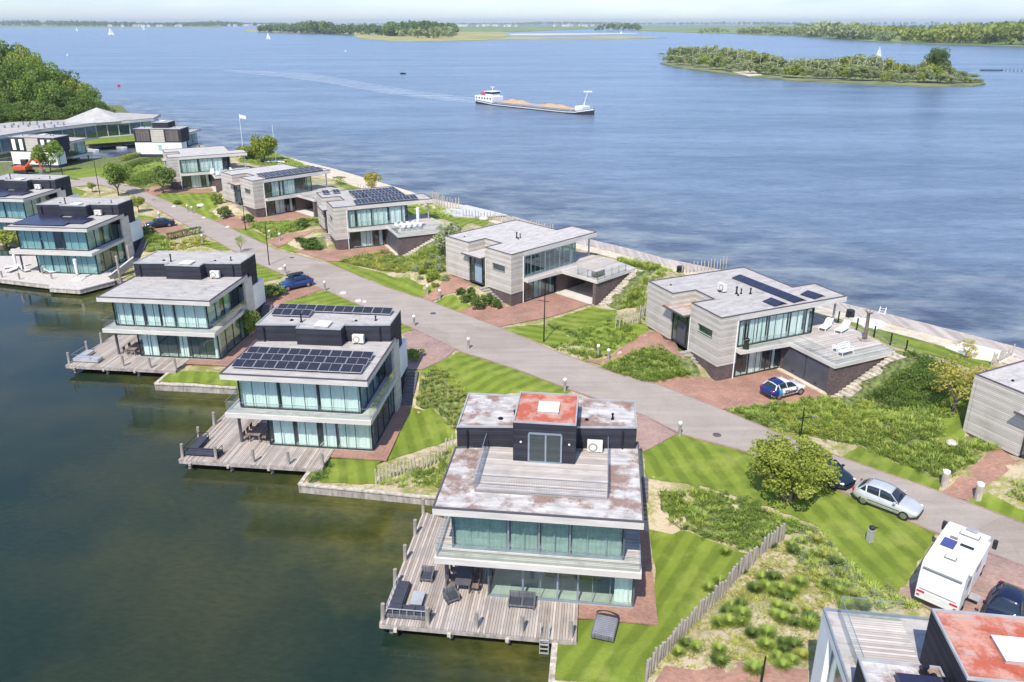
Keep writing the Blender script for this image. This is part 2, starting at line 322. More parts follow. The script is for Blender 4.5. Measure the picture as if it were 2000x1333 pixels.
# ------------------------------------------------------------------ terrain heights (1 m grid)
X0, X1, Y0, Y1 = -215, 75, 12, 345
ctl = []
def cp(x, y, z, w=1.0): ctl.append((x, y, z, w))
ROADL = [(-91.5, 164.2), (-75.2, 151), (-56, 127.9), (-35.1, 102.9), (-29.3, 97.1), (-22.6, 91), (-11.1, 79), (-4.9, 72), (0, 68.3), (5.5, 63.3), (11.2, 58.5), (13.5, 55.5), (18.1, 52.7), (23.1, 47.4), (27.3, 42.7), (31.1, 39.2), (38, 33), (52, 20)]
ROADR = [(-88.7, 167), (-72.1, 151.5), (-58, 136.5), (-45, 122), (-34, 109.3), (-25.2, 102.9), (-16.3, 92.9), (-9.7, 87.2), (-5.5, 82.9), (-.8, 78.2), (4.6, 72), (9.6, 67.1), (13.5, 64.4), (17.7, 59.9), (20.8, 56.3), (24.9, 51.9), (30.2, 47.1), (33.7, 43.5), (42, 36), (56, 23)]
for pl in (ROADL, ROADR):
    for (a, b) in zip(pl, pl[1:]):
        n = max(1, int(math.dist(a, b) / 2.5))
        for i in range(n): cp(a[0] + (b[0] - a[0]) * i / n, a[1] + (b[1] - a[1]) * i / n, 3.1, 1.6)
for k in 'CBADE':
    for x in np.arange(-4, 14.6, 1.8):
        for y in (-5, -3, -1, 1, 3, 5, 7, 8.6): cp(*l2w(k, x, y), .92)
    for x in np.arange(-1, 15, 2): cp(*l2w(k, x, 13.6), 3.05); cp(*l2w(k, x, 15.5), 3.1)
    cp(*l2w(k, 14.2, 10.5), 1.8); cp(*l2w(k, 15.5, 12), 2.8); cp(*l2w(k, -1, 11.5), 2.2); cp(*l2w(k, 16.5, 6), 1.5); cp(*l2w(k, 16.5, 9), 2.3); cp(*l2w(k, 17.5, 3), 1.0)
for k in ('R1', 'R2', 'R3', 'R4', 'R5', 'R6'):
    for x in np.arange(1, 8.2, 1.2):
        for y in (-7.5, -5.5, -3.5, -1.5): cp(*l2w(k, x, y), 3.08, 1.3)
    for x, y, z in [(-.7, 6, 4.6), (-.7, 8, 4.6), (-1.6, 10.5, 4.5), (-3.5, 7, 4.0), (-3.5, 10, 4.0), (-1.4, 3.8, 4.5), (-1.2, 2, 3.8), (-1.2, .6, 3.2), (-2.6, 3, 3.6), (-3, 0, 3.15), (-1, -2, 3.1), (-.3, 13, 4.7), (-2, 14, 4.6), (3, 13, 5),
                    (8, -8, 3.15), (10.3, -8, 4.2), (12.2, -8, 5.2), (14.2, -8, 6.0), (16, -6, 5.95), (16, -2, 5.9), (16, 2, 5.85), (15, 6, 5.7), (13.5, 9, 5.5), (13.5, 12, 5.4), (9, 13.5, 5.4),
                    (8.5, -11, 3.5), (11, -11.5, 4.6), (14, -11, 5.4), (17, -10, 5.2), (20, -4, 4.2), (20, 2, 4.0), (18, 8, 4.2), (12, 17, 4)]: cp(*l2w(k, x, y), z)
SHORE = [(-93, 226), (-78, 212), (-66, 206), (-60, 203), (-53.4, 195.5), (-42.6, 184), (-32.1, 171), (-24.6, 161.8), (-15.7, 150.2), (-8.8, 144.1), (-2.9, 138.3), (0, 134.2), (7.1, 124.7), (12, 118.7), (17, 113.8), (21.7, 108.3), (29.3, 102), (40.5, 88.5), (47.1, 81.8), (54.5, 73.5), (85, 48)]
for (a, b) in zip(SHORE, SHORE[1:]):
    n = max(1, int(math.dist(a, b) / 3)); d = Vector((b[0] - a[0], b[1] - a[1])).normalized(); nx, ny = d.y, -d.x     # towards land
    if nx > 0: nx, ny = -nx, -ny
    for i in range(n):
        x = a[0] + (b[0] - a[0]) * i / n; y = a[1] + (b[1] - a[1]) * i / n
        cp(x, y, 1.9, 1.5); cp(x + nx * 2.5, y + ny * 2.5, 2.0, 1.3); cp(x + nx * 5, y + ny * 5, 2.1, 1.2)
for x, y in [(-150, 170), (-140, 190), (-130, 160), (-110, 150), (-125, 140), (-120, 175), (-105, 180), (-95, 185), (-100, 195), (-88, 205), (-80, 200), (-75, 190), (-150, 130)]: cp(x, y, 2.6)
for x, y in [(-124, 232), (-118, 236), (-112, 240), (-125, 245), (-140, 250), (-180, 300), (-170, 230), (-140, 225), (-200, 250), (-160, 280), (-135, 205), (-190, 330)]: cp(x, y, 1.9)
for x, y in [(15, 30), (20, 38), (17, 42), (24, 36), (19, 34), (13, 27), (22, 30), (28, 31), (14, 20), (30, 25)]: cp(x, y, 2.9)
for u, v, z in [(1300, 1290, 1.6), (1400, 1250, 2.2), (1500, 1200, 2.6), (1420, 1120, 2.3), (1500, 1060, 2.6), (1330, 1180, 1.3), (1280, 1150, 1.1), (1350, 1060, 1.8), (1420, 1040, 2.4), (1300, 990, 2.3), (1380, 960, 2.8), (1280, 940, 2.7), (1310, 1330, 1.5), (1480, 1320, 2.6), (1180, 1280, .95), (1230, 1240, 1.0), (1270, 1300, 1.1)]:
    cp(*P(u, v, z), z)
for ln in ([l2w('C', 12.5, -5.35), l2w('C', 7.36, -4.95), l2w('C', 7.37, 2)], [l2w('B', 7.6, 1), l2w('B', 7.43, -3.9), l2w('C', -.5, 11.5)], [l2w('A', 7.7, 1), l2w('A', 7.76, -4.47), l2w('A', 16.1, -4.46), l2w('B', -.5, 10)]):
    for a, b in zip(ln, ln[1:]):
        n = max(1, int(math.dist(a, b) / 1.1))
        for i in range(n + 1):
            x = a[0] + (b[0] - a[0]) * i / n; y = a[1] + (b[1] - a[1]) * i / n
            for dx, dy in ((0, 0), (.7, .7), (-.7, .7)): cp(x + dx, y + dy, .62, 2.0)
C = np.array(ctl)
gx = np.arange(X0, X1 + 1); gy = np.arange(Y0, Y1 + 1); HM = np.zeros((len(gy), len(gx)))
for j, y in enumerate(gy):
    d2 = (gx[:, None] - C[None, :, 0]) ** 2 + (y - C[None, :, 1]) ** 2
    w = C[None, :, 3] / (d2 + .5) ** 2.2
    HM[j] = (w * C[None, :, 2]).sum(1) / w.sum(1)
GXX, GYY = np.meshgrid(gx, gy)
HM += .10 * np.sin(GXX * .9 + 1.3 * np.sin(GYY * .5)) * np.sin(GYY * .8) * (HM > 3.3)
def clampbox(k, x0, x1, y0, y1, z):
    ox, oy, t = POSE[k]; t = R(t); dx = GXX - ox; dy = GYY - oy
    lx = dx * math.cos(t) + dy * math.sin(t); ly = -dx * math.sin(t) + dy * math.cos(t)
    m = (lx > x0) & (lx < x1) & (ly > y0) & (ly < y1); HM[m] = np.minimum(HM[m], z)
for k in ('R1', 'R2', 'R3', 'R4', 'R5', 'R6'):
    clampbox(k, .2, 12.2, -.3, 11.6, 3.0); clampbox(k, 7, 14.8, -7.0, .2, 3.0)
for k in 'CBADE': clampbox(k, -3.5, 13.6, -2, 8.6, .8); clampbox(k, 0, 12, 0, 12, 1.0)
def h(x, y):
    fx = min(max(x - X0, 0), len(gx) - 1.001); fy = min(max(y - Y0, 0), len(gy) - 1.001); i = int(fx); j = int(fy); a = fx - i; b = fy - j
    return float((HM[j, i] * (1 - a) + HM[j, i + 1] * a) * (1 - b) + (HM[j + 1, i] * (1 - a) + HM[j + 1, i + 1] * a) * b)
def PT(u, v, it=14):                            # photo pixel -> point on the terrain
    z = 3.0
    for _ in range(it):
        x, y = P(u, v, z); z = .5 * z + .5 * h(x, y)
    return (x, y)
def G(u, v, dz=0): x, y = PT(u, v); return (x, y, h(x, y) + dz)
def clip(poly, ax, lim, keep_less):
    out = []; n = len(poly)
    for i in range(n):
        a = poly[i]; b = poly[(i + 1) % n]; ia = (a[ax] <= lim) == keep_less or a[ax] == lim; ib = (b[ax] <= lim) == keep_less or b[ax] == lim
        if ia: out.append(a)
        if ia != ib:
            t = (lim - a[ax]) / (b[ax] - a[ax]); q = [a[0] + (b[0] - a[0]) * t, a[1] + (b[1] - a[1]) * t]; q[ax] = lim; out.append(tuple(q))
    return out
def area(p): return .5 * sum(p[i][0] * p[(i + 1) % len(p)][1] - p[(i + 1) % len(p)][0] * p[i][1] for i in range(len(p)))
def sheet(name, poly, mat, off, kind='structure', label=None, cat=None, skirt=0):
    mb = MB(); idx = {}; fs = []; vs = []
    def vi(p):
        key = (round(p[0], 3), round(p[1], 3))
        if key not in idx: idx[key] = len(vs); vs.append((key[0], key[1], h(*key) + off))
        return idx[key]
    if area(poly) < 0: poly = poly[::-1]
    xs = [p[0] for p in poly]
    for i in range(math.floor(min(xs)), math.ceil(max(xs))):
        col = clip(clip(poly, 0, i, False), 0, i + 1, True)
        if len(col) < 3: continue
        ys = [p[1] for p in col]
        for j in range(math.floor(min(ys)), math.ceil(max(ys))):
            c = clip(clip(col, 1, j, False), 1, j + 1, True)
            if len(c) < 3 or abs(area(c)) < 1e-4: continue
            f = []
            for p in c:
                q = vi(p)
                if not f or (f[-1] != q and q != f[0]): f.append(q)
            if len(set(f)) == len(f) and len(f) > 2: fs.append(tuple(f))
    if skirt:
        n = len(poly); pts = []
        for i in range(n):
            a, b = poly[i], poly[(i + 1) % n]; m = max(1, int(math.dist(a, b)))
            pts += [(a[0] + (b[0] - a[0]) * q / m, a[1] + (b[1] - a[1]) * q / m) for q in range(m)]
        b0 = len(vs); vs += [(p[0], p[1], h(*p) + off) for p in pts] + [(p[0], p[1], -skirt) for p in pts]; m = len(pts)
        fs += [(b0 + (i + 1) % m, b0 + i, b0 + m + i, b0 + m + (i + 1) % m) for i in range(m)]
    mb.v = vs; mb.f = fs; me = mb.mesh(name); me.materials.append(mat); o = bpy.data.objects.new(name, me); COL.objects.link(o)
    for p in me.polygons: p.use_smooth = True
    return tag(o, label, cat, None, kind)
px = lambda l: [PT(*q) for q in l]
def ragged(poly, d=.6, j=.10):
    rg = random.Random(int(abs(poly[0][0] * 100))); out = []
    for a, b in zip(poly, poly[1:] + poly[:1]):
        n = max(1, int(math.dist(a, b) / d)); L = math.dist(a, b) or 1; nx, ny = -(b[1] - a[1]) / L, (b[0] - a[0]) / L
        for i in range(n): o = rg.uniform(-j, j) if i else 0; out.append((a[0] + (b[0] - a[0]) * i / n + nx * o, a[1] + (b[1] - a[1]) * i / n + ny * o))
    return out

# ------------------------------------------------------------------ land
LAND = [(90, 14), (12.8, 14), l2w('C', 12.5, -5.35), l2w('C', 7.36, -4.95), l2w('C', 7.37, 3), l2w('C', -.5, 4), l2w('C', -.5, 11.5), l2w('B', 7.43, -3.9), l2w('B', 7.6, 3), l2w('B', -.5, 4), l2w('B', -.5, 11.3),
        l2w('A', 16.1, -4.46), l2w('A', 7.76, -4.47), l2w('A', 7.7, 3), l2w('A', -.5, 4), l2w('A', -.5, 10), l2w('D', 18, 0), l2w('D', 9, -.5), l2w('D', -1, 4), l2w('D', -1, 9), l2w('E', 9, 0), l2w('E', -6, 2), (-130, 120), (-165, 125), (-172, 188),
        (-112, 190.5), (-103, 192), (-97.5, 197), (-96.5, 205), (-95, 222)] + SHORE + [(90, 48)]
sheet('land', LAND, M['soil'], 0, skirt=1.5)
LAND2 = [(-205, 185), (-146, 186), (-133, 203), (-124.4, 228.5), (-111.5, 237), (-101, 243), (-104, 258), (-128, 275), (-160, 330), (-200, 342), (-212, 250)]
sheet('land', LAND2, M['bedgreen'], 0, skirt=1.5)
def quay(name, pts, label, mat='timber_pale'):
    q = thing(name, label, 'quay wall', (0, 0, 0)); mb = MB(); mt = MB()
    for a, b in zip(pts, pts[1:]):
        n = max(1, int(math.dist(a, b) / 1.2))
        for i in range(n):
            p = [(a[0] + (b[0] - a[0]) * s / n, a[1] + (b[1] - a[1]) * s / n) for s in (i, i + 1)]
            zz = [min(.72, h(*w)) for w in p]; mb.bar((*p[0], zz[0] - .55), (*p[1], zz[1] - .55), .16, 1.1 + .0); mt.bar((*p[0], zz[0] + .05), (*p[1], zz[1] + .05), .34, .10)
            mb.cyl((*p[0], -.6), (*p[0], zz[0] - .02), .12)
    mb.build('sheet_piling', M['timber'], q); mt.build('coping', M[mat], q); return q
quay('quay_wall', [l2w('C', 7.36, 2), l2w('C', 7.36, -4.95), l2w('C', 12.5, -5.35)], 'pale timber quay edge round the lawn at the bottom of the nearest villa garden')
quay('quay_wall', [l2w('B', 7.5, -2), l2w('B', 7.43, -3.9), l2w('C', -.5, 11.5)], 'pale timber quay edge under the post fence between the two nearest harbour villas')
quay('quay_wall', [l2w('A', 7.7, -2), l2w('A', 7.76, -4.47), l2w('A', 16.1, -4.46)], 'stepped timber quay edge in front of the small lawn beside the unpanelled villa')
quay('quay_wall', [l2w('D', -1, 4), l2w('D', 9, -.5), l2w('D', 18, 0), l2w('A', -.5, 10)], 'timber quay edge beneath the sloping gangway in the far harbour corner')
quay('quay_wall', [(-172, 188), (-112, 190.5), (-103, 192), (-97.5, 197), (-96.5, 205)], 'low timber bank along the near side of the small inner basin')
quay('quay_wall', [(-133, 203), (-124.4, 228.5), (-111.5, 237), (-101, 243)], 'low grey jetty edge in front of the pavilion lawn')

# ------------------------------------------------------------------ paved and grassed surfaces
sheet('road', ROADL + ROADR[::-1], M['road'], .09)
sheet('road', [(-88, 164.0), (-83, 158.5), (-96, 150), (-120, 146), (-121, 150), (-100, 156)], M['road'], .08)
kerb = MB()
for pl in (ROADL, ROADR):
    for a, b in zip(pl, pl[1:]):
        n = max(1, int(math.dist(a, b)))
        for i in range(n):
            p = [(a[0] + (b[0] - a[0]) * s / n, a[1] + (b[1] - a[1]) * s / n) for s in (i, i + 1)]
            kerb.bar((*p[0], h(*p[0]) + .05), (*p[1], h(*p[1]) + .05), .16, .12)
tag(kerb.build('kerb', M['pave_grey'], smooth=False), kind='structure')
PAVES = [
 [(1262, 748), (1431, 739), (1530, 716), (1622, 768), (1575, 786), (1405, 801)],
 [(885, 611), (905, 606), (1018, 594), (1087, 572), (1159, 594), (1085, 618), (970, 641)],
 [(640, 511), (572, 490), (600, 487), (683, 489), (762, 480), (779, 494), (765, 500), (660, 512)],
 [(395, 432), (520, 425), (584, 412), (620, 424), (562, 434), (475, 448), (440, 447)],
 [(1142, 706), (1195, 697), (1280, 664), (1296, 655), (1347, 692), (1334, 703), (1302, 684), (1196, 706), (1180, 716)],
 [(816, 581), (842, 574), (905, 548), (950, 566), (938, 574), (908, 566), (850, 587), (840, 591)],
 [(520, 470), (548, 461), (625, 449), (640, 452), (640, 462), (560, 476), (540, 484)],
 [(270, 393), (265, 372), (300, 365), (412, 371), (412, 378), (320, 377)],
 [(785, 652), (830, 641), (912, 665), (870, 702), (822, 724), (780, 722), (800, 690)],
 [(1243, 806), (1322, 849), (1256, 884), (1246, 870)],
 [(500, 568), (548, 566), (633, 553), (648, 562), (550, 594), (540, 602), (505, 600)],
 [(268, 432), (297, 432), (350, 440), (376, 455), (330, 468), (290, 462)],
 [(1893, 1070), (2010, 1112), (2010, 1240), (1830, 1200), (1752, 1160)],
 [(1838, 962), (1990, 886), (2010, 888), (2010, 925), (1925, 952), (1890, 980)],
 [(1272, 1345), (1300, 1302), (1578, 1310), (1578, 1345)],
 [(178, 352), (205, 350), (208, 362), (190, 364)]]
for i, q in enumerate(PAVES): sheet('driveway', px(q), M['pave' if i not in (8, 9, 12) else 'pave_grey'], .065)
LAWNS = [
 (55, [(918, 680), (1010, 711), (1125, 762), (1098, 772), (915, 772), (822, 723)]),
 (-15, [(804, 797), (840, 797), (888, 842), (890, 858), (735, 908), (757, 896)]),
 (-15, [(652, 894), (759, 899), (735, 909), (735, 947), (626, 944), (609, 920)]),
 (-15, [(326, 727), (425, 728), (470, 748), (470, 757), (310, 745)]),
 (60, [(549, 594), (630, 569), (648, 564), (705, 584), (741, 602), (700, 606), (600, 604)]),
 (60, [(780, 618), (806, 622), (831, 640), (785, 651)]),
 (60, [(500, 506), (525, 513), (560, 533), (548, 545), (515, 552), (500, 548)]),
 (-40, [(630, 513), (662, 512), (750, 535), (820, 556), (855, 567), (820, 583)]),
 (40, [(842, 591), (885, 576), (932, 606), (887, 612)]),
 (-68, [(1067, 629), (1157, 600), (1205, 607), (1202, 632), (1262, 634), (1300, 668), (1190, 695), (1127, 667)]),
 (-68, [(975, 641), (1065, 634), (1122, 665), (1077, 678)]),
 (-12, [(1254, 882), (1330, 848), (1460, 886), (1640, 961), (1828, 1043), (1812, 1070), (1755, 1160), (1690, 1140), (1600, 1030), (1500, 990), (1370, 950), (1262, 935)]),
 (35, [(1268, 1035), (1330, 1037), (1470, 1085), (1400, 1155), (1262, 1315), (1256, 1345), (1083, 1328), (1085, 1250), (1110, 1200), (1278, 1215), (1278, 1100)]),
 (40, [(1650, 890), (1680, 872), (1838, 945), (1832, 962), (1640, 897)]),
 (40, [(1885, 980), (1930, 963), (2010, 1000), (2010, 1030)]),
 (-40, [(1660, 630), (1690, 636), (1770, 658), (1860, 684), (1940, 710), (1900, 722), (1800, 690), (1752, 680), (1720, 664)]),
 (-30, [(260, 374), (330, 378), (415, 375), (425, 405), (376, 420), (310, 400)]),
 (-30, [(377, 421), (400, 412), (435, 427), (405, 431)]),
 (-30, [(447, 446), (482, 443), (530, 467), (515, 475)]),
 (-30, [(540, 484), (560, 476), (590, 491), (575, 495)]),
 (20, [(115, 332), (205, 328), (207, 350), (142, 350)]),
 (20, [(140, 365), (170, 375), (160, 382), (140, 380)]),
 (60, [(270, 421), (305, 426), (286, 438), (270, 436)]),
 (60, [(400, 470), (440, 478), (462, 488), (430, 490), (380, 478)]),
 (10, [(165, 274), (265, 264), (268, 276), (165, 283)]),
 (-30, [(655, 352), (700, 355), (704, 368), (670, 370)]),
 (50, [(1800, 795), (1890, 785), (1884, 862), (1836, 866)]),
 (30, [(770, 420), (905, 425), (960, 432), (900, 446), (830, 440)])]
lm = {}
for a, q in LAWNS:
    if a not in lm: lm[a] = lawnmat('mown_lawn_%d' % a, R(a))
    sheet('lawn', ragged(px(q)), lm[a], .045)

sheet('planting_bed', [(-146, 150), (-112, 152), (-98, 165), (-80, 160), (-62, 143), (-66, 170), (-78, 205), (-94, 215), (-98, 196), (-112, 189), (-160, 186)], M['bedgreen'], .02)
# beach, boardwalk along the lake
def offset_line(pts, d):
    out = []
    for i, p in enumerate(pts):
        a = pts[max(0, i - 1)]; b = pts[min(len(pts) - 1, i + 1)]; t = Vector((b[0] - a[0], b[1] - a[1])).normalized(); n = (t.y, -t.x)
        out.append((p[0] + n[0] * d, p[1] + n[1] * d))
    return out
sh = SHORE[3:]
sgn = -1 if offset_line(sh, 1)[3][0] > sh[3][0] else 1
sheet('sand', sh[:8] + offset_line(sh[:8], sgn * 6.5)[::-1], M['sand'], .05)
lake = sh[8:]
sheet('sand', offset_line(lake, sgn * 2.6) + offset_line(lake, sgn * 5.2)[::-1], M['sand'], .06)
def strip(pts, d0, d1, z0, z1):
    mb = MB(); A = offset_line(pts, sgn * d0); B = offset_line(pts, sgn * d1)
    for i in range(len(pts) - 1): mb.prism([A[i], A[i + 1], B[i + 1], B[i]], z0, z1)
    return mb
DB = boards('weathered_boardwalk', (.34, .29, .25), (.58, .51, .45), .3, 0, gap=(.2, .17, .14), weather=(.36, .33, .31))
bw = thing('boardwalk', 'long weathered timber boardwalk along the open lake shore', 'boardwalk')
strip(lake, -.1, 2.6, 2.0, 2.16).build('deck', DB, bw); strip(lake, -.28, -.1, .2, 2.2).build('edge_beam', M['timber_pale'], bw); strip(lake, -.05, .5, -1.0, 1.99).build('sheet_piling', M['timber'], bw)
rv = thing('stone_revetment', 'sloping stone edge below the sandy beach behind the far lake houses', 'revetment')
strip(sh[:9], -.8, .3, -1, 1.7).build('stones', M['stone'], rv)
bd = thing('bathing_platform', 'wide grey timber platform built over the beach behind the house with many solar panels', 'platform')
MB().prism([P(838, 418, 2.3), P(925, 425, 2.3), P(990, 420, 2.3), P(910, 401, 2.3)], 2.15, 2.35).build('deck', plain('pale_grey_boards', (.55, .54, .55), .8, scale=2), bd)
for q in ([(1655, 618), (1720, 625), (1735, 634), (1700, 648)], [(1845, 678), (1880, 668), (1985, 692), (1955, 708), (1900, 700)]):
    w = [P(*a, 2.2) for a in q]; o = MB().prism(w, 2.05, 2.2).build('terrace', plain('pale_stone_slabs', (.74, .69, .62), .8, scale=.8)); tag(o, kind='structure')

# ------------------------------------------------------------------ water
def watermat():
    m, t, b = base('lake_water', .08, spec=.5); b.inputs['IOR'].default_value = 1.33
    v = coord(t); tc = N(t, 'ShaderNodeTexCoord'); sp = N(t, 'ShaderNodeSeparateXYZ'); t.links.new(tc.outputs['Object'], sp.inputs[0])
    # deep lake / sheltered harbour: distance across the peninsula
    s = math_(t, 'ADD', math_(t, 'MULTIPLY', sp.outputs[0], .74), math_(t, 'MULTIPLY', sp.outputs[1], .67))
    hb = math_(t, 'LESS_THAN', s, 43.0)
    big = noise(t, coord(t, (.25, 1.4, 1), R(8)), .02, 5, .6); mid = noise(t, coord(t, (.5, 1, 1), R(-20)), .10, 5, .65)
    lake = ramp(t, math_(t, 'ADD', math_(t, 'MULTIPLY', big, .7), math_(t, 'MULTIPLY', mid, .3)), [(.36, (.075, .115, .175)), (.52, (.125, .175, .245)), (.68, (.17, .225, .305))])
    # weed and sand close to the lake shore
    near = ramp(t, math_(t, 'DIVIDE', math_(t, 'SUBTRACT', s, 88.0), 55.0), [(0, (1, 1, 1)), (1, (0, 0, 0))])
    wd = noise(t, coord(t, (1, 1.6, 1), R(40)), .09, 6, .6)
    weeds = ramp(t, wd, [(.42, (.045, .05, .085)), (.50, (.12, .14, .165)), (.62, (.235, .25, .235))])
    lake = mixc(t, math_(t, 'MULTIPLY', near, .95), lake, weeds)
    hn = noise(t, coord(t), .085, 4, .6); shal = ramp(t, math_(t, 'ADD', math_(t, 'DIVIDE', math_(t, 'SUBTRACT', s, 15.5), 9.0), math_(t, 'MULTIPLY', math_(t, 'SUBTRACT', hn, .5), 1.6)), [(.28, (0, 0, 0)), (.85, (1, 1, 1))])
    olive = ramp(t, noise(t, coord(t), .35, 5, .65), [(.35, (.040, .048, .012)), (.65, (.095, .092, .022))])
    deep = ramp(t, noise(t, coord(t), .06, 3, .5), [(.4, (.014, .028, .018)), (.7, (.046, .050, .020))])
    harb = mixc(t, shal, deep, olive)
    rip = noise(t, coord(t, (.5, 1.6, 1), R(12)), .55, 5, .75); rip2 = noise(t, coord(t, (.4, 1.6, 1), R(-6)), .10, 5, .7)
    lake = mixc(t, 1.0, lake, ramp(t, math_(t, 'ADD', math_(t, 'MULTIPLY', rip, .55), math_(t, 'MULTIPLY', rip2, .45)), [(.38, (.60, .64, .70)), (.62, (1.34, 1.30, 1.24))]), 'MULTIPLY')  # light and dark of the ripples painted into the lake colour
    hr = noise(t, coord(t, (.8, 2.0, 1), R(25)), 1.6, 4, .7); harb = mixc(t, 1.0, harb, ramp(t, hr, [(.36, (.86, .87, .88)), (.64, (1.14, 1.13, 1.10))]), 'MULTIPLY')  # fainter ripple light and dark painted into the harbour colour
    t.links.new(mixc(t, hb, lake, harb), b.inputs['Base Color'])
    w1 = noise(t, coord(t, (.7, 1.5, 1), R(15)), 1.1, 4, .6); w2 = noise(t, coord(t, (.6, 1.6, 1), R(15)), .17, 3, .5)
    hh = math_(t, 'ADD', math_(t, 'MULTIPLY', w1, .45), math_(t, 'MULTIPLY', w2, 1.3))
    t.links.new(math_(t, 'SUBTRACT', .24, math_(t, 'MULTIPLY', hb, .18)), b.inputs['Roughness'])
    amp = math_(t, 'ADD', math_(t, 'MULTIPLY', math_(t, 'SUBTRACT', 1.0, hb), 1.05), .06)
    bp = N(t, 'ShaderNodeBump', Distance=.35); t.links.new(amp, bp.inputs['Strength']); t.links.new(hh, bp.inputs['Height']); t.links.new(bp.outputs[0], b.inputs['Normal']); return m
wo = MB().add([(-14000, -300, 0), (14000, -300, 0), (14000, 13000, 0), (-14000, 13000, 0)], [(0, 1, 2, 3)]).build('water', watermat()); tag(wo, kind='structure')

# ------------------------------------------------------------------ building pieces
def inset(poly, d):
    a = area(poly); pl = poly if a > 0 else poly[::-1]; n = len(pl); out = []
    for i in range(n):
        p, q, r = Vector(pl[i - 1]), Vector(pl[i]), Vector(pl[(i + 1) % n]); e1 = (q - p).normalized(); e2 = (r - q).normalized()
        n1 = Vector((-e1.y, e1.x)); n2 = Vector((-e2.y, e2.x)); b = (n1 + n2); b = b / max(.3, b.dot(n1)); out.append(tuple(q + b * d))
    return out
def flat_roof(root, poly, z0, z1, fascia, top, name='roof', lip=.12, rim=.09, trim='trim'):
    r = MB().prism(poly, z0, z1).build(name, M[fascia], root)
    ip = inset(poly, rim); pl = poly if area(poly) > 0 else poly[::-1]
    MB().prism(inset(poly, rim + .01), z1 + .002, z1 + .02).build('roofing', M[top], r)
    mb = MB(); n = len(pl)
    for i in range(n):
        a, b, c, d = pl[i], pl[(i + 1) % n], ip[(i + 1) % n], ip[i]; mb.prism([a, b, c, d], z1, z1 + lip)
    mb.build('roof_edge_trim', M[trim], r); return r
def fbars(segs, w, name, mat, root):
    mb = MB()
    for a, b in segs: mb.bar(a, b, w, w)
    return mb.build(name, mat, root)
def window_wall(root, p0, p1, z0, z1, mull, inward, glass='glass', frame='frame', curtains=(), thin=(), name='window_wall', fw=.11, cmat='curtain'):
    """glazing between two plan points; mull: fractions of thick mullions, thin: thin joints, curtains: (from,to) fractions"""
    p0 = Vector(p0); p1 = Vector(p1); d = p1 - p0; L = d.length; u = d / L; nn = Vector((-u.y, u.x)) * inward
    g = MB().prism([tuple(p0), tuple(p1), tuple(p1 - nn * .02), tuple(p0 - nn * .02)], z0 + .05, z1 - .05).build(name, M[glass], root)
    mb = MB(); q = lambda f, z, o=0: (*(p0 + d * f + nn * o), z)
    mb.bar(q(0, z0 + .05), q(1, z0 + .05), .12, .10); mb.bar(q(0, z1 - .05), q(1, z1 - .05), .12, .10)
    for f in list(mull) + [0, 1]: mb.bar(q(f, z0 + .1), q(f, z1 - .1), fw, .1)
    for f in thin: mb.bar(q(f, z0 + .1), q(f, z1 - .1), .04, .05)
    mb.build('frame', M[frame], g)
    for a, b in curtains:
        n = max(4, int((b - a) * L / .085)); V = []; F = []
        for i in range(n + 1):
            f = a + (b - a) * i / n; o = .28 + (.05 * math.sin(i * 1.9) + .03 * math.sin(i * .7 + a * 9))
            x = p0 + d * f + nn * o; V += [(x.x, x.y, z0 + .04), (x.x, x.y, z1 - .06)]
        for i in range(n): F.append((2 * i, 2 * i + 2, 2 * i + 3, 2 * i + 1))
        MB().add(V, F).build('curtain', M[cmat], g, smooth=True)
    return g
def rail_glass(root, pts, z, hgt, name='glass_railing', posts=0, mat='glass_rail'):
    mb = MB(); tr = MB()
    for a, b in zip(pts, pts[1:]):
        a = Vector(a); b = Vector(b); u = (b - a).normalized(); nn = Vector((-u.y, u.x)) * .012
        mb.prism([tuple(a - nn), tuple(b - nn), tuple(b + nn), tuple(a + nn)], z, z + hgt); tr.bar((*a, z + hgt), (*b, z + hgt), .03, .025)
        if posts:
            n = max(1, round((b - a).length / posts))
            for i in range(n + 1): p = a + (b - a) * i / n; tr.bar((*p, z), (*p, z + hgt), .05, .05)
    g = mb.build(name, M[mat], root); tr.build('handrail', M['frame_pale'], g); return g
def ac(root, x, y, z, face=-1, w=1.0, d=.38, hh=.85, along='x'):
    mb = MB()
    if along == 'x': mb.box(x - w / 2, x + w / 2, y - d / 2, y + d / 2, z + .12, z + hh)
    else: mb.box(x - d / 2, x + d / 2, y - w / 2, y + w / 2, z + .12, z + hh)
    a = mb.build('air_conditioner', M['ac'], root, bevel=.03); g = MB(); f = MB()
    c = Vector((x - w * .12, y + face * (d / 2 + .005), z + hh * .55)) if along == 'x' else Vector((x + face * (d / 2 + .005), y - w * .12, z + hh * .55))
    dv = Vector((0, face, 0)) if along == 'x' else Vector((face, 0, 0))
    g.cyl(c, c + dv * .02, .29, n=20); g.build('fan_grille', M['grille'], a); rr = MB().cyl(c + dv * .021, c + dv * .03, .22, n=20); rr.build('fan_ring', M['ac'], a)
    f.box(x - w * .35, x - w * .28, y - d / 2, y + d / 2, z, z + .12).box(x + w * .28, x + w * .35, y - d / 2, y + d / 2, z, z + .12); f.build('foot', M['black_metal'], a); return a
def pipe(root, x, y, z, hgt=.6, r=.075, cap=True, name='vent_pipe', mat='black_metal'):
    mb = MB().cyl((x, y, z), (x, y, z + hgt), r)
    mb.cyl((x, y, z), (x, y, z + .06), r * 2)
    if cap: mb.cyl((x, y, z + hgt), (x, y, z + hgt + .09), r * 1.5)
    return mb.build(name, M[mat], root)
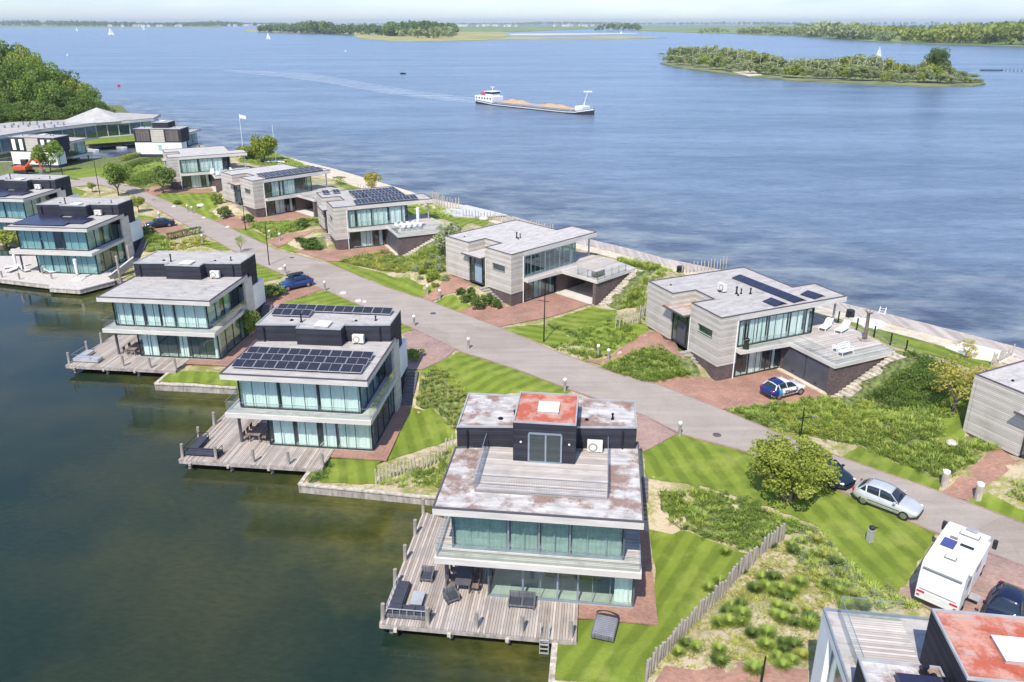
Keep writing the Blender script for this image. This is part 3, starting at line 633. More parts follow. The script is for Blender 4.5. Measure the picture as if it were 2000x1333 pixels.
def skylight(root, x, y, z, w=1.2, d=1.25):
    s = MB().box(x - w / 2, x + w / 2, y - d / 2, y + d / 2, z, z + .16).build('skylight', M['zinc'], root)
    MB().prism(inset([(x - w / 2, y - d / 2), (x + w / 2, y - d / 2), (x + w / 2, y + d / 2), (x - w / 2, y + d / 2)], -.03), z + .162, z + .22).build('dome', M['white_paint'], s, bevel=.03); return s
PANEL = {}
def panels(root, slots, w, d, z, tilt=R(12), azim=0, mat='solar', split=True):
    key = (w, d, mat)
    if key not in PANEL:
        mb = MB().box(0, w, 0, d, -.02, .02); me = mb.mesh('solar_panel'); me.materials.append(M[mat]); me.materials.append(M['zinc'])
        if split:
            e = MB(); e.box(-.025, 0, -.02, d + .02, -.03, .035); e.box(w, w + .025, -.02, d + .02, -.03, .035); e.box(0, w, -.03, 0, -.03, .035); e.box(0, w, d, d + .03, -.03, .035); e.box(w / 2 - .012, w / 2 + .012, 0, d, .021, .03)
            b = len(me.vertices); bm = bmesh.new(); bm.from_mesh(me); vs = [bm.verts.new(v) for v in e.v]
            for f in e.f: nf = bm.faces.new([vs[i] for i in f]); nf.material_index = 1
            bm.to_mesh(me); bm.free()
        PANEL[key] = me
    for (x, y) in slots:
        o = bpy.data.objects.new('solar_panel', PANEL[key]); COL.objects.link(o); o.parent = root; o.location = (x, y, z); o.rotation_euler = (tilt, 0, azim)

# ------------------------------------------------------------------ harbour villa
def villa(key, label, front_top='roof', solar=0, box_solar=0, tower=False, curt=None, gcurt=None, glass='glass', back=False, white_deep=13.2, rail=True, gl_side=None, bare=False):
    ox, oy, t = POSE[key]; r = thing('villa', label, 'villa', (ox, oy, 0), R(t), None)
    ROOF = [(0, 0), (12.1, 0), (12.1, 8.95), (.06, 6.92)]
    flat_roof(r, ROOF, 7.38, 7.82, 'concrete', front_top)
    BAL = [(0, 0), (12.16, 0), (12.16, 8.9), (0, 6.9)]
    b = MB().prism(BAL, 3.98, 4.38).build('balcony', M['concrete'], r)
    MB().prism(inset(BAL, .12), 4.384, 4.41).build('balcony_floor', M['roof_clean'] if not bare else M['deck_y'], b)
    fl = MB().prism([(3.05, 1.05), (11.9, 1.05), (11.9, 9.5), (3.05, 9.5)], .7, 1.045).build('ground_floor', M['floor_in'], r)
    inn = MB().box(3.3, 11.6, 6.6, 6.75, 1.06, 3.96).box(1.1, 11.0, 6.5, 6.65, 4.42, 7.36).box(7.2, 7.35, 3.4, 6.5, 4.42, 7.36).build('inner_wall', M['interior'], r)
    cu = curt if curt is not None else [(0.02, .30), (.33, .62), (.65, .98)]
    gu = gcurt if gcurt is not None else [(0.02, .22), (.24, .48), (.52, .98)]
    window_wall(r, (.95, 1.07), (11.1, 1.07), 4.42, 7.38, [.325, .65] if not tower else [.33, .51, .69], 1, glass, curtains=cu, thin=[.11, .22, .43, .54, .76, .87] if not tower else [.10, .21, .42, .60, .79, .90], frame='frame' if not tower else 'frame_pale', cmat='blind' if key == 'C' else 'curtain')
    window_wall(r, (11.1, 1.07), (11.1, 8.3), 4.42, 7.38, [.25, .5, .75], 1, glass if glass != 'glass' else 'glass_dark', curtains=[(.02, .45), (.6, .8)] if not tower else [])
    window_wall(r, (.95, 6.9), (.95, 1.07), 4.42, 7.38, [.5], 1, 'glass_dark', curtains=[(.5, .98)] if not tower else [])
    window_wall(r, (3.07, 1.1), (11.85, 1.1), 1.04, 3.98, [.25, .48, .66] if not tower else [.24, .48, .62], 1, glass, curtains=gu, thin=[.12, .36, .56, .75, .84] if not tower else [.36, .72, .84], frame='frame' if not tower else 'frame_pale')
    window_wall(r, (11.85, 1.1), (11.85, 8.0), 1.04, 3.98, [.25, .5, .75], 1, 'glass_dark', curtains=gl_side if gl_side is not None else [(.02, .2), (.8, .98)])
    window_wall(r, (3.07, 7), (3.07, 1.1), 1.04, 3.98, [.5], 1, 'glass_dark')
    MB().cyl((.45, 1.35, 1.03), (.45, 1.35, 3.98), .13).build('column', M['trim'], r)
    if rail: rail_glass(r, [(.1, 6.6), (.1, .1), (12.05, .1), (12.05, 8.1)], 4.41, .95)
    MB().prism([(11.86, 8.02), (12.1, 8.02), (12.1, 9.9), (11.86, 9.9)], .6, 7.376).build('side_wall', M['concrete'], r)
    BOX = [(.2, 6.92), (3.95, 7.31), (3.95, 6.6), (7.93, 6.65), (7.93, 7.73), (11.87, 8.15), (11.87, 11.95), (.15, 11.84)]
    BLO = [(.22, 7.2), (11.84, 9.95), (11.84, 11.93), (.17, 11.82)]
    flat_roof(r, BOX, 7.845, 9.34, 'black', front_top if front_top != 'roof_moss' else 'roof_moss', name='upper_box', trim='zinc')
    MB().prism(BLO, 6.1, 7.84).build('upper_box_wall', M['black'], r)
    WH = [(.3, 9.0), (11.95, 9.92), (11.95, white_deep), (.3, white_deep)]
    MB().prism(WH, 3.25, 6.098).build('white_wall', M['white'], r)
    MB().prism(inset(WH, .05), .6, 3.248).build('plinth', M['plinth_black'], r)
    mb = MB()
    for i in range(11): mb.box(12.1, 13.15, 9.35 + i * .28, 9.35 + (i + 1) * .28, .6, 1.03 + (i + 1) * .19)
    mb.build('stairs', plain('dark_stone_steps', (.17, .16, .17), .8), r)
    ac(r, 9.2, 7.35, 7.86)
    for x, y in ((.9, 6.9), (11.0, 7.98)): MB().cyl((x, y, 7.86), (x, y, 9.2), .06).build('drainpipe', M['black_metal'], r)
    pipe(r, 3.9, 8.1, 9.36, .75); pipe(r, 10.3, 9.2, 9.36, .35, .06); pipe(r, 2.9, 8.4, 9.36, .12, .09, False); pipe(r, 8.6, 8.9, 9.36, .12, .07, False)
    if not tower: skylight(r, 6.1, 7.5, 9.36)
    if solar == 1:
        for j in range(3): panels(r, [(.55 + j * .02 + i * 1.8, 1.1 + j * 1.32) for i in range(6)], 1.72, 1.02, 8.05, R(13))
    if solar == 2:
        panels(r, [(.5 + i * 1.9, .9 + j * 1.45) for j in range(4) for i in range(5) if (i, j) not in ((4, 0), (2, 3), (4, 3))], 1.9, 1.42, 8.0, R(3), mat='solar_black', split=False)
    if box_solar:
        panels(r, [(.7 + i * 1.78, 10.4) for i in range(6)] + [(.75 + i * 1.78, 9.1) for i in range(2)], 1.70, 1.02, 9.55, R(13))
    if tower:
        T = [(4.05, 5.6), (8.0, 5.6), (8.0, 9.8), (4.05, 9.8)]
        tw = flat_roof(r, T, 7.86, 10.66, 'black', 'roof_red' if key == 'C' else 'roof', name='stair_tower', trim='zinc'); skylight(r, 6.15, 7.6, 10.68, 1.3, 1.35)
        dr = window_wall(tw, (5.05, 5.57), (7.1, 5.57), 7.9, 10.05, [.52], -1, 'glass_dark', 'frame_pale', name='door', fw=.1)
        for x in (4.55, 7.6): MB().ball((x, 5.53, 9.35), .07).build('wall_lamp', M['white_paint'], tw)
        MB().box(2.14, 10.05, 1.95, 7.2, 7.845, 7.93).build('roof_terrace', M['deck_y'], r)
        rail_glass(r, [(2.16, 6.9), (2.16, 1.97)], 7.94, 1.1); rail_glass(r, [(10.03, 1.97), (10.03, 7.4)], 7.94, 1.1)
        mr = MB()
        for z in (8.0, 9.0): mr.bar((2.16, 1.97, z), (10.03, 1.97, z), .035, .035)
        for i in range(80): mr.bar((2.2 + i * .0988, 1.97, 8.0), (2.2 + i * .0988, 1.97, 9.0), .012, .012)
        mr.build('bar_railing', M['steel'], r)
        MB().box(6.4, 9.9, 3.2, 4.1, 1.05, 1.5).box(6.4, 9.9, 3.9, 4.2, 1.5, 1.85).box(6.4, 6.8, 3.2, 4.0, 1.5, 1.7).build('sofa', M['olive_sofa'], inn); 
    if back:
        p = MB().box(4.3, 7.6, 11.86, 12.02, 6.25, 9.2).build('cladding_panel', M['clad'], r)
        for x0, x1 in ((.7, 3.9), (8.0, 11.4)):
            w = MB().box(x0, x1, 11.85, 11.99, 6.4, 9.05).build('shutter' if key == 'H' else 'window', M['glass_dark'] if key == 'G' else M['dusk_panel'], r)
            if key == 'G': MB().box(x0 + .3, x0 + 1.2, 11.95, 12.03, 6.5, 8.95).box(x1 - 1.2, x1 - .3, 11.95, 12.03, 6.5, 8.95).build('curtain', M['curtain'], w)
        MB().box(5.3, 6.2, white_deep - .1, white_deep + .02, 4.0, 5.6).build('window', M['glass_dark'], r)
    return r

villa('C', 'nearest harbour villa with wooden roof terrace, black stair tower and red-stained tower roof', 'roof_moss', tower=True, curt=[(.01, .32), (.34, .50), (.52, .68), (.70, .99)], gcurt=[(.87, .99)], bare=True)
villa('B', 'harbour villa with three rows of framed solar panels and drawn white curtains', 'roof', solar=1, box_solar=1, curt=[(.01, .315), (.335, .64), (.66, .985)], gcurt=[(.03, .23), (.27, .46), (.52, .64), (.67, .98)])
villa('A', 'harbour villa with a bare grey roof without any solar panels', 'roof', curt=[(.02, .17), (.19, .29), (.33, .47), (.5, .62), (.65, .98)], gcurt=[(.03, .13), (.14, .22), (.5, .6), (.93, .99)], gl_side=[(.02, .15), (.85, .95)])
villa('D', 'harbour villa with flat black solar film on its roof, above the parasol terrace', 'roof', solar=2, curt=[(.02, .3), (.33, .5), (.66, .98)], glass='glass_dark', rail=False)
villa('E', 'harbour villa cut off by the left edge, behind the parasol terrace villa', 'roof', solar=2, glass='glass_dark', rail=False)
POSE['G'] = (-101.7, 191.7, 170.4); POSE['H'] = (-80.9, 207.6, 178.0)
villa('G', 'white and black villa behind the orange excavator, black upper storey with timber panel', 'roof', back=True, white_deep=11.9, rail=False)
villa('H', 'white villa with black upper storey and small black roof tower beside the inner basin', 'roof', tower=True, back=True, white_deep=11.9, rail=False)

# neighbour in the bottom right corner, seen from above and behind
fr = thing('villa', 'black roof tower villa with orange-red roof in the bottom right corner of the photo', 'villa', (14.86, 30.18, 0), R(-8))
flat_roof(fr, [(0, 0), (12, 0), (12, -6.2), (0, -4.6)], 7.4, 7.82, 'white_paint', 'roof', trim='frame_pale')
MB().box(.75, 3.4, -4.5, -.45, 7.845, 7.93).build('roof_terrace', M['deck_y'], fr)
rail_glass(fr, [(.62, -4.5), (.62, -.35), (3.4, -.35)], 7.85, 1.1)
flat_roof(fr, [(3.4, -2.9), (9.2, -2.9), (9.2, -6.7), (3.4, -6.7)], 7.85, 10.7, 'black', 'roof_red', name='stair_tower', trim='zinc'); skylight(fr, 5.9, -5.0, 10.72, 1.4, 1.3)
flat_roof(fr, [(.15, -4.7), (3.35, -4.75), (3.35, -6.8), (12, -6.8), (12, -9.5), (.15, -9.3)], 7.85, 9.34, 'black', 'roof_moss', name='upper_box', trim='zinc')
pipe(fr, 2.6, -5.15, 9.36, .35, .1); pipe(fr, 2.9, -5.35, 9.36, .2, .1, False); pipe(fr, 3.15, -5.9, 9.36, .7, .09)
panels(fr, [(1.3, -6.6)], 1.9, 1.0, 9.55, R(8), mat='solar_black', split=False)
MB().prism([(0, 0), (.25, 0), (.25, -1.4), (0, -1.4)], 2.8, 7.39).build('side_wall', M['white'], fr)
MB().box(0, .25, -9.3, -1.4, 4.0, 4.4).box(.1, 12, -9.2, -.1, 2.4, 2.95).box(.3, 11.8, -4.7, -4.5, 2.95, 7.38).build('floor_slab', M['white'], fr)
window_wall(fr, (.3, -9.2), (.3, -1.4), 4.4, 7.38, [.3, .6], -1, 'glass', 'frame_pale'); window_wall(fr, (.3, -9.2), (.3, -1.4), 2.95, 4.0, [.3, .6], -1, 'glass', 'frame_pale')
MB().box(.3, 12, -.3, -.05, 2.9, 7.38).build('rear_wall', M['white'], fr)

# ------------------------------------------------------------------ lakeside house
def lakehouse(key, label, top='roof_clean', canopy='roof', garage='open', curt=True, solar=None, terrace_mat='deck_y', rail='glass', simple=False):
    ox, oy, t = POSE[key]; r = thing('lake_house', label, 'house', (ox, oy, 0), R(t))
    ROOF = [(0, 0), (14.9, 0), (14.9, 4.25), (12.07, 4.25), (12.07, 11.68), (-.09, 11.68), (-.09, 7.36), (2.59, 7.36), (2.59, 4.49), (0, 4.49)]
    flat_roof(r, ROOF, 8.78, 9.3, 'clad', top, trim='trim', lip=.09, rim=.11)
    w = MB(); T = .25; z0, z1 = 4.58, 8.778
    w.prism([(0, 0), (T, 0), (T, 1.06), (0, 1.06)], z0, z1).prism([(0, 1.06), (T, 1.06), (T, 3.15), (0, 3.15)], z0, 7.0).prism([(0, 1.06), (T, 1.06), (T, 3.15), (0, 3.15)], 7.72, z1).prism([(0, 3.15), (T, 3.15), (T, 4.49), (0, 4.49)], z0, z1)
    w.prism([(T, 0), (2.1, 0), (2.1, T), (T, T)], z0, z1).prism([(-.09, 7.36), (.2, 7.36), (.2, 11.4), (-.09, 11.4)], z0, z1).prism([(-.09, 11.43), (12.07, 11.43), (12.07, 11.68), (-.09, 11.68)], 3, z1)
    w.prism([(T, 4.24), (2.59, 4.24), (2.59, 4.49), (T, 4.49)], z0, z1).prism([(.2, 7.36), (2.59, 7.36), (2.59, 7.6), (.2, 7.6)], z0, z1).prism([(2.6, 4.24), (2.8, 4.24), (2.8, 7.6), (2.6, 7.6)], 8.05, z1).prism([(11.82, 4.3), (12.07, 4.3), (12.07, 11.42), (11.82, 11.42)], z0, z1)
    w.build('cladding', M['clad'], r)
    MB().box(2.1, 14.9, -.03, .0, 8.79, 9.28).build('fascia', M['concrete'], r)
    MB().box(-.03, .02, 1.02, 3.19, 6.97, 7.01).box(-.03, .02, 1.02, 3.19, 7.71, 7.75).build('window_sill', M['frame'], r)
    MB().box(.08, .1, 1.07, 3.14, 7.01, 7.71).build('window', M['glass_dark'], r); MB().box(.5, .55, 1.0, 3.2, 6.8, 7.8).build('blind', M['interior'], r)
    MB().prism([(.06, .06), (2.1, .06), (2.1, .3), (.3, .3), (.3, 4.4), (.06, 4.4)], 2.9, 4.578).build('plinth', M['plinth'], r); MB().prism([(-.03, 7.4), (.3, 7.4), (.3, 11.6), (-.03, 11.6)], 3.2, 4.578).build('plinth', M['plinth'], r)
    # entrance
    dr = window_wall(r, (.16, 7.34), (.16, 4.51), z0 + .04, 7.93, [.3, .78], 1, 'glass_dark', name='entrance', fw=.14)
    MB().box(.1, .2, 5.15, 6.45, 4.65, 6.95).build('door', M['bluegrey' if key == 'R4' else 'anthracite'], dr)
    MB().box(.3, 2.4, 4.6, 7.3, 4.4, 4.62).box(2.2, 2.35, 4.6, 7.3, 4.62, 8.0).build('hall', M['interior'], r)
    cn = MB().prism([(-.75, 4.55), (2.55, 4.51), (2.55, 7.34), (-.75, 8.0)], 7.94, 8.1).build('canopy', M['trim'], r); MB().prism([(-.68, 4.6), (2.5, 4.56), (2.5, 7.3), (-.68, 7.93)], 8.102, 8.12).build('roofing', M[canopy], cn)
    mb = MB()
    for i in range(8): mb.box(-1.25, -.02, 4.3 - (i + 1) * .42, 4.3 - i * .42, 2.6, 4.6 - i * .19)
    mb.build('stairs', M['timber'], r)
    MB().cyl((1.9, -.06, 3.1), (1.9, -.06, 8.78), .055).build('downpipe', M['white_paint'], r); MB().cyl((-.06, 4.35, 4.6), (-.06, 4.35, 7.9), .04).build('downpipe', M['white_paint'], r)
    # living floor and glazing
    sl_ = [(1.95, -.75), (7.45, -1.05), (7.45, -6.55), (14.75, -6.45), (15.6, -1.9), (14.7, 4.6), (11.0, 4.6), (11.0, 11.4), (2.1, 11.4), (1.95, .05)]
    s = MB().prism(sl_, 5.74, 6.12).build('terrace', M['concrete'], r); MB().prism(inset(sl_, .1), 6.124, 6.15).build('decking', M[terrace_mat], s)
    cs = {'R5': [(.02, .10), (.13, .26), (.28, .38), (.40, .66), (.69, .89), (.92, .97)], 'R3': [(.01, .11), (.15, .38), (.40, .66), (.70, .97)], 'R2': [(.16, .30), (.34, .38), (.42, .64)], 'R1': [(.02, .36), (.41, .9)]}.get(key, [(.02, .4)]) if curt else [(.93, .98)]
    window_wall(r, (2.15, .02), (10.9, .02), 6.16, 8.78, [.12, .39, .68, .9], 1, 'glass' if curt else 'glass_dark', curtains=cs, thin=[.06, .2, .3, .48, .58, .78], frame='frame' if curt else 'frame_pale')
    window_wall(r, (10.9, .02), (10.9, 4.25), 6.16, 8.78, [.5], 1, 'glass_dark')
    MB().box(2.2, 10.8, 5.6, 5.75, 6.16, 8.76).build('inner_wall', M['interior'], r)
    MB().box(2.2, 10.8, .3, 11.2, 6.155, 6.17).build('living_floor', M['floor_in'], r)
    MB().box(14.35, 14.5, .75, .9, 6.15, 8.78).build('column', M['zinc'], r)
    # garden level
    window_wall(r, (2.2, .08), (7.42, .08), 3.1, 5.74, [.28, .68, .80], 1, 'glass' if curt else 'glass_dark', curtains=[(.3, .45), (.46, .64), (.83, .92)], thin=[.14, .45, .56, .92])
    MB().box(2.15, 7.5, 3.0, 3.15, 3.0, 5.73).build('inner_wall', M['interior'], r); MB().prism([(7.5, -6.2), (14.4, -6.2), (14.4, 3.0), (2.2, 3.0), (2.2, .1), (7.5, .1)], 2.95, 3.13).build('garage_floor', M['concrete'], r)
    MB().prism([(7.95, -6.4), (14.5, -6.3), (14.5, -6.05), (7.95, -6.1)], 2.9, 5.738).prism([(7.5, -6.38), (7.95, -6.38), (7.95, -5.9), (7.5, -5.9)], 2.9, 5.738).prism([(7.5, -.2), (14.5, -.2), (14.5, 0), (7.5, 0)], 2.9, 5.738).prism([(14.3, -6.0), (14.5, -6.0), (14.5, -.22), (14.3, -.22)], 2.9, 5.738).build('brick_wall', M['plinth'], r)
    if garage == 'doors':
        for y0, y1 in ((-5.88, -3.1), (-3.0, -.25)):
            d = MB().box(7.62, 7.7, y0, y1, 3.14, 5.7).build('garage_door', M['anthracite'], r); MB().box(7.58, 7.62, (y0 + y1) / 2 - .15, (y0 + y1) / 2 + .15, 3.4, 3.46).build('handle', M['black_metal'], d)
        MB().box(7.1, 7.55, -6.1, -.1, 3.0, 3.16).build('threshold', M['sand'], r)
    else: MB().box(7.2, 7.75, -5.9, -.2, 3.1, 3.17).build('threshold', M['concrete'], r)
    mb = MB()
    for i in range(16): mb.box(8.0 + i * .42, 8.0 + (i + 1) * .42, -7.7, -6.46, 2.6, 3.18 + i * .19)
    mb.build('side_stairs', M['timber_pale'], r)
    if rail == 'glass': rail_glass(r, [(1.98, -.7), (7.52, -1.0), (7.52, -6.5), (14.7, -6.4)], 6.16, .95)
    if not simple: pipe(r, 5.6, 4.9, 9.32, .65, .08); pipe(r, 6.0, 4.7, 9.32, .45, .06); pipe(r, 5.4, 4.4, 9.32, .2, .06, False); pipe(r, 1.3, 9.7, 9.32, .12, .06, False)
    return r
q = lakehouse('R5', 'lakeside house with two dark garage doors, black solar strips and air conditioner on its roof', 'roof', 'roof_rust', 'doors')
ac(q, 4.7, 6.0, 9.34, -1, along='y'); pipe(q, 6.8, 4.3, 9.34, .5, .07)
def tilt_strip(root, p0, p1, n, name='solar_strip'):
    p0 = Vector(p0); p1 = Vector(p1); d = (p1 - p0) / n; u = d.normalized(); w = Vector((u.y, -u.x)) * 1.1
    for i in range(n):
        a = p0 + d * i; b = p0 + d * (i + 1) - u * .03; mb = MB(); vs = [(*a, 9.42), (*b, 9.42), (*(b - w), 9.62), (*(a - w), 9.62)]; vs += [(x, y, z - .03) for x, y, z in vs]
        mb.add(vs, [(0, 1, 2, 3), (7, 6, 5, 4), (0, 4, 5, 1), (1, 5, 6, 2), (2, 6, 7, 3), (3, 7, 4, 0)]); mb.build('solar_panel', M['solar_black'], root)
        MB().add([(*(a - w), 9.62), (*(b - w), 9.62), (*(b - w * 1.55), 9.33), (*(a - w * 1.55), 9.33)], [(0, 1, 2, 3)]).build('wind_plate', M['zinc'], root)
tilt_strip(q, (8.3, 9.0), (8.75, .45), 8); tilt_strip(q, (6.3, 2.0), (6.4, .4), 1); tilt_strip(q, (11.0, 2.1), (11.3, .45), 1)
q = lakehouse('R4', 'lakeside house with blue-grey front door, bare pale roof and open carport', 'roof_clean', 'roof_clean', 'open', curt=False, rail=None)
rail_glass(q, [(7.52, -3.5), (7.52, -6.5), (12.8, -6.45)], 6.16, .95, posts=1.3)
q = lakehouse('R3', 'lakeside house with its roof almost covered by framed solar panels and a white parasol terrace', 'roof', 'roof', 'doors')
panels(q, [(3.4 + i * 1.05, .35) for i in range(9)] + [(4.3 + i * 1.05, 2.1 + j * 1.75) for j in range(4) for i in range(7) if i > 1 or j > 0] + [(.6 + i * 1.6, 9.3) for i in range(2)], .98, 1.62, 9.5, R(8))
q = lakehouse('R2', 'lakeside house with two long rows of blue solar panels along its roof edge', 'roof_clean', 'roof_rust', 'open', curt=True, simple=True)
panels(q, [(2.6 + i * 1.12, .4 + j * 1.75) for j in range(2) for i in range(10)], 1.04, 1.62, 9.5, R(8))
q = lakehouse('R1', 'lakeside house beside the willow and the flagpole, bare roof, white chairs on its terrace', 'roof_clean', 'roof', 'open', simple=True)
q = lakehouse('R6', 'lakeside house cut off by the right edge of the photo, pale boards over dark brick', 'roof_clean', 'roof', 'doors')

# pavilion with pyramid roofs beyond the basin
pv = thing('pavilion', 'long glazed pavilion with pale pyramid roofs in front of the tall trees', 'restaurant')
PVF = [(-143, 186), (-133.5, 203.5), (-129.5, 219), (-121.5, 234), (-114.5, 240), (-109.8, 245.5), (-112, 256), (-128, 262), (-146, 240), (-160, 200)]
flat_roof(pv, PVF, 5.6, 6.3, 'concrete', 'roof')
ip = inset(PVF, .9); wl = MB(); gl = MB(); cl = MB()
MB().prism(inset(PVF, 5), 1.8, 5.59).build('inner_wall', M['interior'], pv); MB().prism(inset(PVF, .5), 1.2, 2.15).build('base', M['concrete'], pv)
for a, b in zip(ip[:7] if area(PVF) > 0 else ip, (ip[1:8] if area(PVF) > 0 else ip[1:])):
    gl.prism([a, b, (b[0] - .1, b[1] + .05), (a[0] - .1, a[1] + .05)], 2.15, 5.59); n = max(1, round(math.dist(a, b) / 3.2))
    for i in range(n): MB().box(a[0] + (b[0] - a[0]) * i / n - .12, a[0] + (b[0] - a[0]) * i / n + .12, a[1] + (b[1] - a[1]) * i / n - .32, a[1] + (b[1] - a[1]) * i / n - .1, 2.1, 5.6).build('column', M['zinc'], pv)
gl.build('glazing', M['glass_dark'], pv)
def pyramid(cx, cy, r, z0, z1, n=8, rot=.3):
    a = (cx, cy, z1); ring = [(cx + r * math.cos(rot + 2 * math.pi * i / n), cy + r * math.sin(rot + 2 * math.pi * i / n), z0) for i in range(n)]
    MB().add([a] + ring, [(0, 1 + i, 1 + (i + 1) % n) for i in range(n)]).build('pyramid_roof', plain('pale_folded_roofing', (.47, .45, .41), .7, scale=.6), pv)
pc_ = P(192.5, 233.5, 6.4); pyramid(pc_[0], pc_[1], 9.6, 6.36, PY(192.5, 210.5, pc_[1])[2]); pyramid(-147, 213, 9.5, 6.36, 9.2)
for i in range(16): x, y = -143 + (i % 8) * 1.9 + random.random() * .4, 222 + (i // 8) * 5 + random.random() * 3; MB().box(x, x + .9 + random.random() * .6, y, y + .9, 6.33, 6.9 + random.random() * .5).build('roof_unit', M['zinc'], pv)

# ------------------------------------------------------------------ decks on piles
MODELS = {}
def deck(key, x0, label, left_y=9.3, tlabel=None):
    ox, oy, t = POSE[key]; r = thing('deck', label, 'deck', (ox, oy, 0), R(t))
    poly = [(x0, -2.0), (8.6, -2.05), (8.6, 1.0), (3.06, 1.04), (3.06, 6.9), (x0 + .1, left_y)]
    MB().prism(poly, .93, 1.02).build('planking', M['deck'], r)
    mb = MB(); mb.bar((x0 + .02, -1.98, .80), (8.6, -2.02, .80), .1, .24); mb.bar((x0 + .04, -1.95, .80), (x0 + .1, left_y - .1, .80), .1, .24); mb.bar((8.55, -2, .80), (8.55, 1, .80), .1, .24); mb.build('edge_beam', M['timber'], r)
    for x in (x0 + 1.0, x0 + 4.2, x0 + 7.6): MB().bar((x, -2.2, .72), (x, 5, .72), .2, .22).build('joist', M['timber_pale'], r)
    for x in (x0 + .6, x0 + 4.2, x0 + 7.6):
        for y in (-1.5, 2.5): MB().cyl((x, y, -2), (x, y, .7), .15).build('pile', M['timber'], r)
    ter = MB().prism([(8.62, -.12), (13.3, -.15), (13.1, 9.2), (11.9, 9.2), (11.9, 1.0), (8.62, 1.02)], .9, 1.0).build('terrace', M['pave'], loc=(ox, oy, 0)); ter.rotation_euler = (0, 0, R(t)); tag(ter, kind='structure')
    return r
deck('C', -3.0, 'largest weathered plank deck over the water, in the foreground with lounge furniture')
deck('B', -3.4, 'weathered plank deck over the water with dark corner bench, at the villa with framed panels', 6.0)
deck('A', -3.4, 'weathered plank deck over the water at the villa without solar panels', 6.3)
def mpost(p, rz, label, hgt=1.2, grp='timber mooring posts along the deck edges'):
    if 'mp' not in MODELS:
        o = MB().cyl((0, 0, 0), (.03, 0, 1.2), .13, .12, 12).build('mooring_post', M['timber'], bevel=.012); MODELS['mp'] = o
    else: o = MODELS['mp'].copy(); COL.objects.link(o)
    o.location = p; o.rotation_euler = (R(random.uniform(-2, 2)), R(random.uniform(-2, 2)), rz); o.scale = (1, 1, hgt / 1.2); tag(o, label, 'post', grp)
PL = {'C': ([(-2.85, 9.1), (-2.87, 6.6), (-2.87, 3.8), (-2.9, 1.35), (-2.85, -1.7), (-.15, -1.7), (2.74, -1.75), (5.4, -1.75), (8.25, -1.8)], 'foreground deck'),
      'B': ([(-3.25, 3.9), (-3.28, 1.25), (-3.28, -1.55), (-.4, -1.6), (2.78, -1.7), (5.7, -1.7), (8.5, -1.65)], 'framed-panel villa deck'),
      'A': ([(-3.25, 4.0), (-3.3, 1.6), (-3.28, -1.5), (2.7, -1.6), (5.7, -1.7), (8.4, -1.7)], 'bare-roofed villa deck')}
ORD = ['rearmost on the water side of', 'second from the rear on the water side of', 'third from the rear on the water side of', 'next to the corner on the water side of']
for k, (l, nm) in PL.items():
    nside = sum(1 for x, y in l if x < -2)
    for i, (x, y) in enumerate(l):
        if i == nside - 1: s = 'grey timber post at the outer front corner of the ' + nm
        elif i < nside: s = 'grey post, %s from the rear on the water side of the %s' % (['first', 'second', 'third', 'fourth'][i], nm)
        else: s = 'grey post, %s right of the corner on the front of the %s' % (['first', 'second', 'third', 'fourth'][i - nside], nm)
        mpost((*l2w(k, x, y), 1.02), R(POSE[k][2]), s)

# ------------------------------------------------------------------ deck furniture
def place(o, key, x, y, z, rz=0): o.location = (*l2w(key, x, y), z); o.rotation_euler = (0, 0, R(POSE[key][2]) + rz); return o
s = thing('corner_sofa', 'dark cushioned corner sofa with pale frame in the corner of the foreground deck', 'sofa')
MB().box(0, .85, 0, 2.9, .1, .28).box(.85, 2.6, 0, .8, .1, .28).build('base', M['rattan'], s)
for i in range(3): MB().box(.12, .82, .85 + i * .68, 1.49 + i * .68, .28, .44).build('cushion', M['cushion'], s, bevel=.03)
for i in range(3): MB().box(.12 + i * .8, .88 + i * .8, .12, .78, .28, .44).build('cushion', M['cushion'], s, bevel=.03)
fb = MB(); fb.bar((.02, .02, .72), (2.6, .02, .72), .05, .04).bar((.02, .02, .72), (.02, 2.9, .72), .05, .04)
for i in range(7): fb.bar((.02 + i * .43, .02, .1), (.02 + i * .43, .02, .72), .035, .035); fb.bar((.02, .02 + i * .48, .1), (.02, .02 + i * .48, .72), .035, .035)
fb.build('back_frame', M['zinc'], s); place(s, 'C', -2.72, -1.55, 1.02)
def lounge(name, label, w=.8, seats=1, group=None):
    c = thing(name, label, 'chair' if seats == 1 else 'bench', group=group)
    MB().box(0, w * seats, 0, .7, .18, .30).build('seat', M['rattan'], c, bevel=.02)
    for i in range(seats): MB().box(.06 + i * w, w * (i + 1) - .06, .04, .6, .30, .42).build('cushion', M['cushion'], c, bevel=.03)
    MB().prism([(0, .62), (w * seats, .62), (w * seats, .74), (0, .74)], .2, .78).build('backrest', M['rattan'], c, bevel=.02)
    for x in (0, w * seats - .07): MB().box(x, x + .07, 0, .65, .1, .55).build('armrest', M['rattan'], c)
    for x in (.03, w * seats - .09):
        for y in (.03, .64): MB().box(x, x + .06, y, y + .06, 0, .18).build('leg', M['black_metal'], c)
    return c
place(lounge('lounge_chair', 'grey wicker lounge chair behind the low table, nearest the water side'), 'C', -1.4, 1.75, 1.02)
place(lounge('lounge_chair', 'grey slatted lounge chair between the low table and the dark column'), 'C', .75, -.1, 1.02, R(35))
place(lounge('outdoor_bench', 'grey wicker two-seat bench with its back to the foreground villa windows', seats=2), 'C', 4.4, .1, 1.02)
tb = thing('low_table', 'grey rectangular low table beside the dark corner sofa', 'table'); MB().box(0, .75, 0, 1.15, .36, .42).build('top', M['zinc'], tb)
MB().box(.06, .69, .06, 1.09, .04, .3).build('shelf', M['rattan'], tb)
